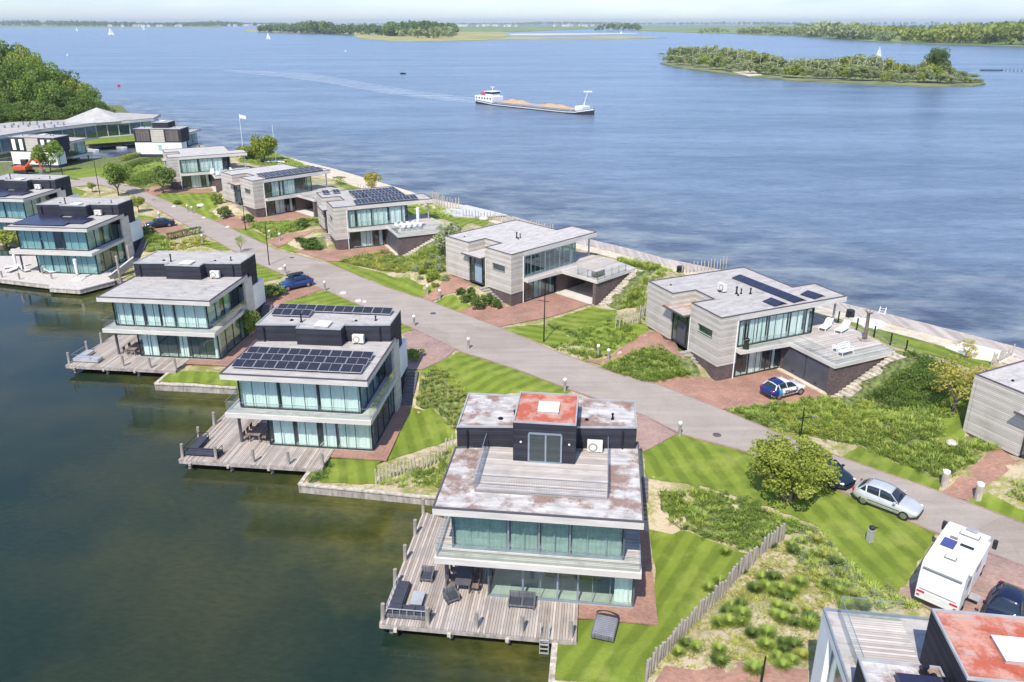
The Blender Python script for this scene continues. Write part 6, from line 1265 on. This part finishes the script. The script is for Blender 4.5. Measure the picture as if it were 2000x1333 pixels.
leafbed(px([(657, 511), (720, 498), (787, 492), (862, 450), (872, 470), (850, 535), (770, 532)]), 'leafy shrubs on the slope below the many-panelled house', 110, 'leaf_green', 107, .6, .6)
leafbed(px([(1290, 960), (1400, 965), (1500, 998), (1590, 1035), (1532, 1045), (1472, 1085), (1440, 1070), (1335, 1036), (1290, 1005)]), 'leafy green plants in the sandy bed between the two foreground lawns', 70, 'leaf_green', 108, .42, .4, 150, .05)
leafbed(px([(1385, 960), (1450, 975), (1500, 998), (1480, 1060), (1420, 1040)]), 'denser leafy shrubs close to the top of the long post fence', 40, 'leaf_dark', 109, .45, .4, 150, .05)
leafbed(px([(1540, 1040), (1600, 1035), (1690, 1142), (1755, 1162), (1700, 1180), (1560, 1120)]), 'grey-green leafy plants below the litter-bin lawn', 36, 'leaf_grey', 110, .4, .35, 150, .045)
leafbed(px([(800, 925), (885, 875), (860, 955), (820, 950)]), 'leafy plants between the post fence and quay beside the foreground villa', 24, 'leaf_green', 111, .4, .4)
# tussocks one by one
TU = [(1418, 1075), (1448, 1110), (1385, 1145), (1407, 1133), (1340, 1255), (1362, 1262), (1325, 1272), (1505, 1060), (1545, 1060)]
CRP = [(95, 825), (70, 870), (20, 940), (80, 930), (160, 815), (165, 880), (160, 930), (230, 1005), (325, 1000), (320, 1080), (430, 1065), (490, 1180), (430, 1215), (500, 1080), (395, 825), (420, 910), (500, 930), (480, 850), (590, 860), (610, 910), (600, 950), (410, 710), (450, 770), (370, 740), (295, 640), (370, 640), (490, 730), (540, 670), (495, 465), (550, 400), (645, 395), (560, 500), (640, 480), (700, 500), (780, 550), (845, 685), (800, 610), (730, 685), (795, 725), (885, 750), (20, 1180), (40, 1190), (15, 1110), (940, 830), (840, 820), (395, 1160), (250, 715), (330, 700), (380, 880), (440, 1110), (240, 1240), (550, 1150)]
TU += [(1400 + a / 3.3333, 933 + b / 3.3333) for a, b in CRP]
tm = []
for i in range(4):
    g = np.random.default_rng(40 + i); V, F, A = blades(np.zeros((1, 3)), np.array([.46]), np.array([.46]), 520, g, .011, np.array([.45])); tm.append(npmesh('grass_tussock', V, F, M['tuft_yellow' if i == 3 else 'tuft_dark' if i % 2 else 'tuft'], A))
for i, (u, v) in enumerate(TU):
    yel = 1400 + 540 / 3.33 < u < 1700 and i % 3 == 0; o = bpy.data.objects.new('grass_tussock', tm[3 if yel else i % 3]); COL.objects.link(o); x, y, z = G(u, v + 6); s_ = random.uniform(.75, 1.15); o.location = (x, y, z); o.scale = (s_, s_, s_ * random.uniform(.9, 1.1)); o.rotation_euler = (0, 0, i)
    tag(o, 'yellowish rounded grass tussock on the sandy bed beside the litter-bin lawn' if yel else 'green rounded grass tussock on the sandy bed right of the long grey post fence', 'grass tussock', 'grass tussocks on the sandy bed')

# ------------------------------------------------------------------ tall grove at the left edge
prof = [(-60, 85), (0, 80), (40, 82), (75, 108), (100, 132), (135, 142), (165, 165), (192, 205)]
def ptop(u):
    for (a, b), (c, d) in zip(prof, prof[1:]):
        if a <= u <= c: return b + (d - b) * (u - a) / (c - a)
    return 215
GT = [(-35, 300, 0), (10, 305, 0), (38, 296, 4), (62, 285, 10), (88, 300, 0), (115, 292, 0), (140, 288, 6), (162, 285, 0), (178, 280, 8), (-20, 268, 30), (20, 264, 35), (55, 262, 45), (90, 262, 35), (122, 262, 30), (150, 262, 30), (-10, 330, -4), (60, 325, 5), (105, 320, 10)]
ORDN = ['leftmost', 'second', 'third', 'fourth', 'fifth', 'sixth', 'seventh', 'eighth', 'ninth', 'tenth', 'eleventh', 'rightmost']
GL = [None] * len(GT)
for rw, nm in ((0, 'skyline row'), (1, 'front row')):
    ids = sorted([i for i, g_ in enumerate(GT) if (g_[2] >= 30) == bool(rw)], key=lambda i: GT[i][0])
    for k_, i in enumerate(ids): GL[i] = '%s tree from the left, %s of the grove behind the pavilion' % (ORDN[k_] if 0 < k_ < len(ids) - 1 else 'leftmost' if k_ == 0 else 'last', nm)
for u_, y_ in ((-30, 246), (5, 243), (38, 240), (70, 243), (100, 244), (128, 246), (155, 250), (180, 262), (-15, 254), (90, 256)):
    x, _, zt = PY(u_, 196 + (u_ % 7) * 2, y_); tree('grove_shrub', 'bushy green undergrowth tree at the foot of the tall grove, half hidden by the pavilion', 'tree', (x, y_, 1.9), 8 + (u_ % 4), 6, 'grove', 'leaf_dark', trunk_h=.0, trunk=False, group='undergrowth at the foot of the grove')
wh_ = ['at the left edge of the photo', 'right of the leftmost one', 'at the highest point of the grove']
for i, (u, y, dv) in enumerate(GT):
    x, _, zt = PY(u, ptop(u) + dv, y); r_ = random.uniform(6.3, 8.6) if u < 150 else 5.6
    if u > 130: r_ = 5.5
    tree('broadleaf_tree', GL[i], 'tree', (x, y, 1.9), max(7, zt - 1.9), r_, 'grove', ['leaf_green', 'leaf_dark', 'leaf_olive', 'leaf_green'][i % 4] if dv < 30 else ['leaf_green', 'leaf_dark', 'leaf_green'][i % 3], trunk_h=.06, group='trees of the grove behind the pavilion')

# ------------------------------------------------------------------ wooded island
def blob_land(name, pts, mat, label, cat, kind, z=.5):
    o = MB().prism(pts, -1, z).build(name, mat); return tag(o, label, cat, None, kind)
isl_c = plain('island_grass', (.20, .22, .09), .95, var=.3, scale=.05)
near = [(1289, 124), (1330, 133), (1400, 142), (1470, 150), (1560, 158), (1700, 164), (1800, 168), (1900, 168), (1925, 164)]; farr = [(1910, 155), (1850, 148), (1700, 142), (1600, 137), (1500, 128), (1400, 120), (1320, 116)]
isl = [P(u, v, .5) for u, v in near + farr]; blob_land('island', isl, isl_c, None, None, 'structure', .6)
o = MB().prism([P(u, v, .9) for u, v in [(1430, 140), (1462, 149), (1490, 147), (1470, 138)]], .3, .9).build('sand', M['sand']); tag(o, kind='structure')
itop = [(1290, 112), (1305, 92), (1330, 85), (1380, 86), (1430, 90), (1480, 98), (1530, 108), (1600, 112), (1660, 105), (1700, 104), (1740, 118), (1800, 125), (1822, 96), (1850, 125), (1880, 135), (1915, 150), (1925, 162)]
def itp(u, tab):
    for (a, b), (c, d) in zip(tab, tab[1:]):
        if a <= u <= c: return b + (d - b) * (u - a) / (c - a)
    return tab[-1][1]
ws = {0: 'silvery', 1: 'sage green', 2: 'olive'}
for i in range(120):
    u = 1296 + (i % 60) * 10.3 + random.uniform(-5, 5); back = i < 60; vb = itp(u, [(a, b) for a, b in near]); vg = vb - (14 if back else 4) - random.uniform(0, 3) * 1; x, y = P(u, vg, .5)
    top = itp(u, itop) + (random.uniform(0, 6) if back else (vg - itp(u, itop)) * random.uniform(.35, .6)); _, _, zt = PY(u, top, y); hgt = max(2.5, zt - .5); k = (i * 7 + i // 5) % 5; k = {0: 0, 1: 1, 2: 0, 3: 1, 4: 2}[k]
    tree('island_tree', '%s bushy tree in the %s row on the wooded island' % (ws[k], 'rear' if back else 'shore'), 'tree', (x, y, .5), hgt, max(4.2, min(8.5, hgt * .7)) * random.uniform(.7, 1.3), 'isl', ['leaf_grey', 'leaf_far', 'leaf_olive'][k], trunk_h=.03, trunk=False, group='bushy trees on the island')
x, y = P(1826, 156, .5); tree('island_tree', 'tall dark rounded tree standing above the others near the right end of the island', 'tree', (x, y, .5), PY(1826, 92, y)[2] - .5, 7.5, 'grove', 'leaf_dark', trunk_h=.25)
for i in range(26):
    u = 1330 + i * 17 + random.uniform(-6, 6); x, y = P(u, itp(u, near) - 7, .5); zt = PY(u, itp(u, itop) - random.uniform(-2, 6), y)[2]
    tag(MB().cyl((0, 0, 0), (random.uniform(-.6, .6), 0, zt), .22, .06, 5).bar((0, 0, zt * .6), (1.2, 0, zt * .85), .1, .1).build('dead_tree', M['timber_pale'], loc=(x, y, .5)), 'bare pale dead trunk standing among the island bushes', 'dead tree', 'dead trunks on the island')

# ------------------------------------------------------------------ far shores
fg_ = plain('far_meadow', (.20, .26, .08), .95, var=.25, scale=.004); fy = plain('far_reed_bed', (.36, .34, .13), .95, var=.2, scale=.01)
def landpoly(pts, mat, z, name='land'): return tag(MB().prism([P(u, v, z) for u, v in pts], -1, z).build(name, mat), kind='structure')
def wood(label, segs, n, mat, seed, size=1.0, kind='stuff', name='woodland'):
    """segs: list of (u, v_base, v_top): trees between them, real heights from their real distance"""
    g = np.random.default_rng(seed); VV, FF, AA = [], [], []; c0 = 0; m = 60
    for i in range(n):
        t = g.random() * (len(segs) - 1); k = min(int(t), len(segs) - 2); f = t - k; u = segs[k][0] + (segs[k + 1][0] - segs[k][0]) * f; vb = segs[k][1] + (segs[k + 1][1] - segs[k][1]) * f; vt = segs[k][2] + (segs[k + 1][2] - segs[k][2]) * f
        dv = g.random() ** 1.5 * (vb - vt) * .35; x, y = P(u, vb - dv, 1.0); zt = PY(u, vt + g.random() ** 2 * (vb - vt) * .35, y)[2]; hh = max(4, zt); r_ = hh * g.uniform(.35, .6) * size
        V, F, A = crown_arrays(m, .30 * r_, r_, r_, hh / 2 * 1.05, int(g.integers(1e6)), 6, .6, cz=hh / 2); VV.append(V + [x, y, 0]); FF.append(F + c0); AA.append(A * .6 + g.random() * .4); c0 += len(V)
    o = bpy.data.objects.new(name, npmesh(name, np.concatenate(VV), np.concatenate(FF), M[mat], np.concatenate(AA))); COL.objects.link(o); return tag(o, label, 'woodland', None, kind)
landpoly([(-200, 52.5), (0, 52.2), (120, 53), (430, 53), (440, 47.5), (-200, 47.5)], fg_, 2)
wood('hazy far shore woods along the horizon at the left', [(-80, 51.5, 39), (100, 51.8, 39.5), (200, 52.5, 41), (300, 52, 44), (380, 52, 42.5), (430, 52, 41), (480, 51, 44), (560, 50, 44)], 800, 'leaf_dark', 60)
landpoly([(480, 62), (600, 64), (690, 68), (700, 75), (760, 79.5), (860, 80.5), (950, 79), (985, 72), (1000, 66), (960, 60), (860, 57), (700, 56), (480, 58)], fy, .8)
wood('dark wood on the spit left of centre', [(505, 63, 49), (560, 64, 47), (600, 65, 42), (640, 66, 42), (650, 67, 47), (760, 70, 47), (765, 71, 42), (830, 71, 41), (850, 70, 43), (888, 70, 47)], 800, 'leaf_dark', 61)
wood('round-topped front trees at the tip of the wooded spit', [(780, 73, 56), (830, 75, 52), (860, 75, 49), (888, 74, 52)], 60, 'leaf_far', 62)
landpoly([(880, 62), (1000, 62.5), (1140, 57), (1250, 52), (1250, 49.5), (880, 49.5)], fg_, .9); landpoly([(1150, 72), (1180, 76.5), (1260, 75.5), (1300, 73.5), (1260, 72), (1180, 71.5)], fy, .6); landpoly([(900, 77), (930, 79), (1000, 78), (1100, 77), (1230, 76), (1240, 75), (1000, 72)], fy, .5)
landpoly([(980, 68.5), (1060, 69), (1140, 68), (1250, 66), (1240, 65), (1000, 66)], M['sand'], .5)
wood('thin hazy line of distant trees across the middle of the horizon', [(560, 49, 44), (890, 49, 44.5), (1000, 49, 44.5), (1060, 48.5, 42), (1160, 49, 42.5), (1250, 49, 44), (1440, 49, 42), (1560, 50, 43), (2050, 49, 41.5)], 900, 'leaf_far', 63)
wood('small wood right of centre on the low far bank', [(1162, 60, 52), (1180, 60, 44), (1240, 60, 44), (1252, 60, 50)], 50, 'leaf_dark', 64)
landpoly([(1240, 60), (1370, 64.5), (1440, 66.5), (1550, 70), (1640, 76), (1720, 82), (1850, 86), (2050, 92), (2050, 50), (1240, 50)], fg_, .9)
wood('low round clump of trees on the far right bank', [(1366, 65, 57), (1390, 65, 52), (1412, 64, 53), (1424, 64, 59)], 36, 'leaf_far', 65)
wood('mixed woods rising along the right-hand shore', [(1440, 66, 55), (1480, 67, 51), (1560, 70, 50), (1600, 73, 43), (1660, 77, 43), (1700, 79, 55), (1740, 82, 62)], 420, 'leaf_far', 66)
wood('pale green wood on the shore behind the island', [(1640, 72, 44), (1720, 76, 50), (1800, 84, 55), (1860, 85, 48), (1920, 87, 45), (2000, 89, 41), (2060, 92, 38)], 300, 'leaf_olive', 67)
wood('darker hazy woods behind the right-hand shore', [(1560, 62, 45), (1640, 62, 44), (1720, 62, 50), (1800, 62, 48), (1900, 62, 44), (2050, 60, 40)], 200, 'leaf_dark', 68)
hs = MB()
for i in range(60):
    u = random.choice([random.uniform(210, 420), random.uniform(440, 520), random.uniform(890, 1010), random.uniform(1080, 1160)]); x, y = P(u, random.uniform(52.0, 53.5) if u < 430 else random.uniform(50.5, 53), 2); w_ = random.uniform(10, 28)
    o = thing('far_house', 'tiny pale house on the distant shore line', 'house', (x, y, 2), random.random(), 'pale houses on the distant shore'); MB().box(-w_ / 2, w_ / 2, -5, 5, 0, 8).build('wall', M['white_paint'], o); MB().add([(-w_ / 2, -6, 8), (w_ / 2, -6, 8), (w_ / 2, 6, 8), (-w_ / 2, 6, 8), (-w_ / 2, 0, 13), (w_ / 2, 0, 13)], [(0, 1, 5, 4), (2, 3, 4, 5), (0, 4, 3), (1, 2, 5)]).build('roof', M['roof'], o)

# ------------------------------------------------------------------ on the water
def yacht(u, v, vt, label):
    x, y = P(u, v, 0); hh = PY(u, vt, y)[2]; L_ = hh * .75; o = thing('sailing_boat', label, 'sailing boat', (x, y, 0), random.uniform(-.6, .6))
    MB().loft([[(L_ * (t - .5), w * L_ * .14 * a, z_) for a, z_ in ((-1, hh * .09), (-.6, -.3), (.6, -.3), (1, hh * .09))] for t, w in ((0, .75), (.3, 1), (.7, .9), (1, .08))]).build('hull', M['white_paint'], o)
    MB().cyl((L_ * .05, 0, 0), (L_ * .05, 0, hh), .02 * hh * .5, n=6).build('mast', M['zinc'], o)
    MB().add([(L_ * .04, 0, hh * .12), (-L_ * .42, L_ * .08, hh * .14), (0, .02 * hh, hh * .98), (L_ * .04, .03 * hh, hh * .12)], [(0, 1, 2)]).build('mainsail', M['white_paint'], o); MB().add([(L_ * .07, 0, hh * .85), (L_ * .48, 0, hh * .1), (L_ * .02, L_ * .07, hh * .12)], [(0, 1, 2)]).build('jib', M['white_paint'], o)
yacht(217, 70, 53, 'white sailing boat nearest on the left part of the lake'); yacht(150, 61, 53, 'small white sailing boat left of the nearest one, under the far woods'); yacht(281, 59, 51, 'tiny white sailing boat before the pale houses at left'); yacht(524, 77, 63, 'white sailing boat in front of the wooded spit'); yacht(1716, 112, 90, 'white sailing boat passing behind the wooded island'); yacht(1213, 67, 60, 'tiny white sailing boat right of centre near the low reed bank')
def buoy(u, v, c_, label, s_=1):
    x, y = P(u, v, 0); o = thing('buoy', label, 'buoy', (x, y, 0)); MB().cyl((0, 0, -.5), (0, 0, 1.6 * s_), 1.9 * s_, n=12).build('float', c_, o); MB().cyl((0, 0, 1.2 * s_), (0, 0, 3.4 * s_), .9 * s_, .3 * s_, 8).build('topmark', c_, o)
buoy(232, 169, plain('red_buoy_paint', (.62, .03, .05), .4), 'red channel buoy on the lake above the pavilion', .42); buoy(675, 101, M['white_paint'], 'small white buoy in the open lake, left of centre', .5); buoy(132, 109, M['white_paint'], 'faint small white marker near the left grove', .6)
x, y = P(787, 145, 0); o = thing('motor_boat', 'small dark open boat alone on the lake, left of the barge', 'boat', (x, y, 0), .2); MB().loft([[(4 * (t - .5), w * .9 * a, z_) for a, z_ in ((-1, .8), (-.6, -.2), (.6, -.2), (1, .8))] for t, w in ((0, .8), (.4, 1), (.8, .8), (1, .1))]).build('hull', M['black_metal'], o); MB().box(-.9, .2, -.5, .5, .6, 1.5).build('cabin', M['grille'], o)
x, y = P(1940, 139, 0); o = thing('mooring_stage', 'low dark mooring stage with posts right of the island', 'jetty', (x, y, 0), R(-4)); MB().box(-9, 6, -1.5, 1.5, .3, .9).build('platform', M['black_metal'], o)
for i in range(9): MB().cyl((6 + i * 2.6, -i * .4, -.5), (6 + i * 2.6, -i * .4, 1.3), .3, n=6).build('post', M['bark'], o)
# wake: bands of smoothed, paler water behind the barge
def wake(pts, mat, z, nm='water'): return tag(MB().add([(*P(u, v, z), z) for u, v in pts], [tuple(range(len(pts)))]).build(nm, mat), kind='structure')
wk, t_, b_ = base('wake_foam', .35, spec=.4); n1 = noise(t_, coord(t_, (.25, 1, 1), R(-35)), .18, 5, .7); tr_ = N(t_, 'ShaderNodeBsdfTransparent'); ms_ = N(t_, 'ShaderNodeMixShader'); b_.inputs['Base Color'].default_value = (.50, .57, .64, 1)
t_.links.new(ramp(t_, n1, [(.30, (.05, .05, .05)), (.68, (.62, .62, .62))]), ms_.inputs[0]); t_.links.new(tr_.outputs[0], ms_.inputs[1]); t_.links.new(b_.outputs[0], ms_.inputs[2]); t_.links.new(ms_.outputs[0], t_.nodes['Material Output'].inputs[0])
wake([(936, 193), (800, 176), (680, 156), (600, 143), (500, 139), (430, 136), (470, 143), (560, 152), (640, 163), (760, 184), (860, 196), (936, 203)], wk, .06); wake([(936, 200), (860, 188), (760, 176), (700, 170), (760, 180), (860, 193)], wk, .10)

# barge
bx0, bx1 = P(934, 201, 0), P(1160, 225, 0); ang = math.atan2(bx1[1] - bx0[1], bx1[0] - bx0[0]); bl = math.dist(bx0, bx1)
bg_ = thing('cargo_barge', 'long river cargo barge with white wheelhouse and two heaps of sand', 'barge', (*bx0, 0), ang, None); hullm = plain('grey_hull', (.30, .33, .36), .5); dkh = plain('black_hull', (.03, .03, .035), .5)
def hw(t): return 4.0 * min(1, (t / .04) ** .5 if t < .04 else 1) * (1 if t < .9 else max(.05, 1 - ((t - .9) / .1) ** 1.8))
st = [0.001, .01, .03, .06, .2, .5, .8, .9, .93, .96, .985, 1.0]
def sheer(t): return .9 + (1.5 if t > .88 else 0) * ((t - .88) / .12 if t > .88 else 0) + (1.0 if t < .2 else 0) * (1 - t / .2 if t < .2 else 0)
MB().loft([[(t * bl, -hw(t), sheer(t)), (t * bl, -hw(t) * .93, -.6), (t * bl, hw(t) * .93, -.6), (t * bl, hw(t), sheer(t))] for t in st]).build('hull', dkh, bg_)
MB().loft([[(t * bl, -hw(t) * 1.02, sheer(t) - .15), (t * bl, -hw(t) * 1.0, sheer(t) - .55), (t * bl, hw(t) * 1.0, sheer(t) - .55), (t * bl, hw(t) * 1.02, sheer(t) - .15)] for t in st]).build('rubbing_band', M['white_paint'], bg_)
MB().box(14.5, 59, -3.1, 3.1, .8, 1.6).build('hold_coaming', hullm, bg_)
def heap(x0, x1, hh):
    nx, ny = 22, 9; V = []
    for i in range(nx):
        for j in range(ny):
            u, w = i / (nx - 1), j / (ny - 1) * 2 - 1; z_ = 1.55 + hh * min(1, 3 * u, 3 * (1 - u)) * (1 - abs(w) ** 1.6) * (.85 + .10 * math.sin(u * 21) + .1 * random.random()); V.append((x0 + (x1 - x0) * u, w * 2.9, z_))
    MB().add(V, [(i * ny + j, (i + 1) * ny + j, (i + 1) * ny + j + 1, i * ny + j + 1) for i in range(nx - 1) for j in range(ny - 1)]).build('sand_heap', plain('orange_sand', (.50, .33, .19), .95), bg_, smooth=True)
heap(15, 34, 1.5); heap(36, 58, 1.2)
ca = MB().box(1.5, 13, -3.3, 3.3, .9, 3.6).build('deckhouse', M['white_paint'], bg_, bevel=.15)
for i in range(6): MB().box(2.3 + i * 1.8, 3.1 + i * 1.8, -3.33, -3.29, 2.3, 3.0).build('window', M['frame'], ca)
wl_ = MB().box(7.5, 11.8, -2.3, 2.3, 3.65, 4.5).build('wheelhouse', M['white_paint'], bg_); MB().box(7.45, 11.85, -2.35, 2.35, 4.5, 5.4).build('window', M['carglass'], wl_); MB().box(7.0, 12.3, -2.7, 2.7, 5.4, 5.6).build('roof', M['white_paint'], wl_); MB().cyl((9.5, 0, 5.6), (9.5, 0, 7.4), .1).bar((8.3, 0, 7.3), (10.8, 0, 7.3), .15, .2).build('radar_mast', M['white_paint'], wl_)
MB().box(3.0, 6.6, -1.2, 1.2, 3.62, 4.7).build('red_cover', plain('red_cover', (.5, .06, .08), .6), bg_); MB().box(60, 64, -2.4, 2.4, 1.2, 3.0).build('bow_cabin', M['white_paint'], bg_, bevel=.15)
MB().cyl((62.5, 0, 2.9), (64.5, 0, 8.6), .22, .15).bar((63.4, -1.2, 8.6), (65.6, 1.2, 8.6), .2, .5).build('bow_mast', M['white_paint'], bg_); rr = MB()
for i in range(12): t = .87 + i * .011; rr.cyl((t * bl, -hw(t) * .95, sheer(t)), (t * bl, -hw(t) * .95, sheer(t) + 1), .05, n=5)
rr.bar((.87 * bl, -3.8, sheer(.87) + 1), (.96 * bl, -hw(.96), sheer(.96) + 1), .06, .06).build('bow_rail', M['white_paint'], bg_)
# jetty and small boats in the inner basin
jt = thing('jetty', 'low grey jetty with dark fenders along the pavilion lawn', 'jetty'); a, b = P(168, 289, .6), P(266, 281, .6); MB().prism([a, b, (b[0] - .8, b[1] + 1.6), (a[0] - .8, a[1] + 1.6)], .4, .62).build('planking', M['zinc'], jt)
for f in (.15, .32, .6, .75, .95): MB().box(a[0] + (b[0] - a[0]) * f - .3, a[0] + (b[0] - a[0]) * f + .3, a[1] + (b[1] - a[1]) * f - .3, a[1] + (b[1] - a[1]) * f, -.1, .5).build('fender', M['tyre'], jt)
for u, v, l in ((181, 297, 'small white dinghy moored beside the white villa in the basin'), (236, 292, 'small pale dinghy moored in the middle of the basin jetty')):
    x, y = P(u, v, 0); o = thing('dinghy', l, 'boat', (x, y, 0), R(150)); MB().loft([[(4.2 * (t - .5), w * .9 * a_, z_) for a_, z_ in ((-1, .7), (-.6, -.1), (.6, -.1), (1, .7))] for t, w in ((0, .8), (.4, 1), (.8, .7), (1, .1))]).build('hull', M['white_paint'], o); MB().box(-1.2, .6, -.6, .6, .68, .74).build('seat', M['timber'], o)

# ------------------------------------------------------------------ haze
hm = bpy.data.materials.new('haze'); hm.use_nodes = True; t = hm.node_tree; t.nodes.clear(); o_ = N(t, 'ShaderNodeOutputMaterial'); pvn = N(t, 'ShaderNodeVolumePrincipled'); pvn.inputs['Color'].default_value = (.88, .94, 1, 1); pvn.inputs['Density'].default_value = .00008; pvn.inputs['Anisotropy'].default_value = 0.2
t.links.new(pvn.outputs[0], o_.inputs['Volume']); hz = MB().box(-14100, 14100, -310, 13100, -3, 60).build('haze', hm); tag(hz, kind='stuff')
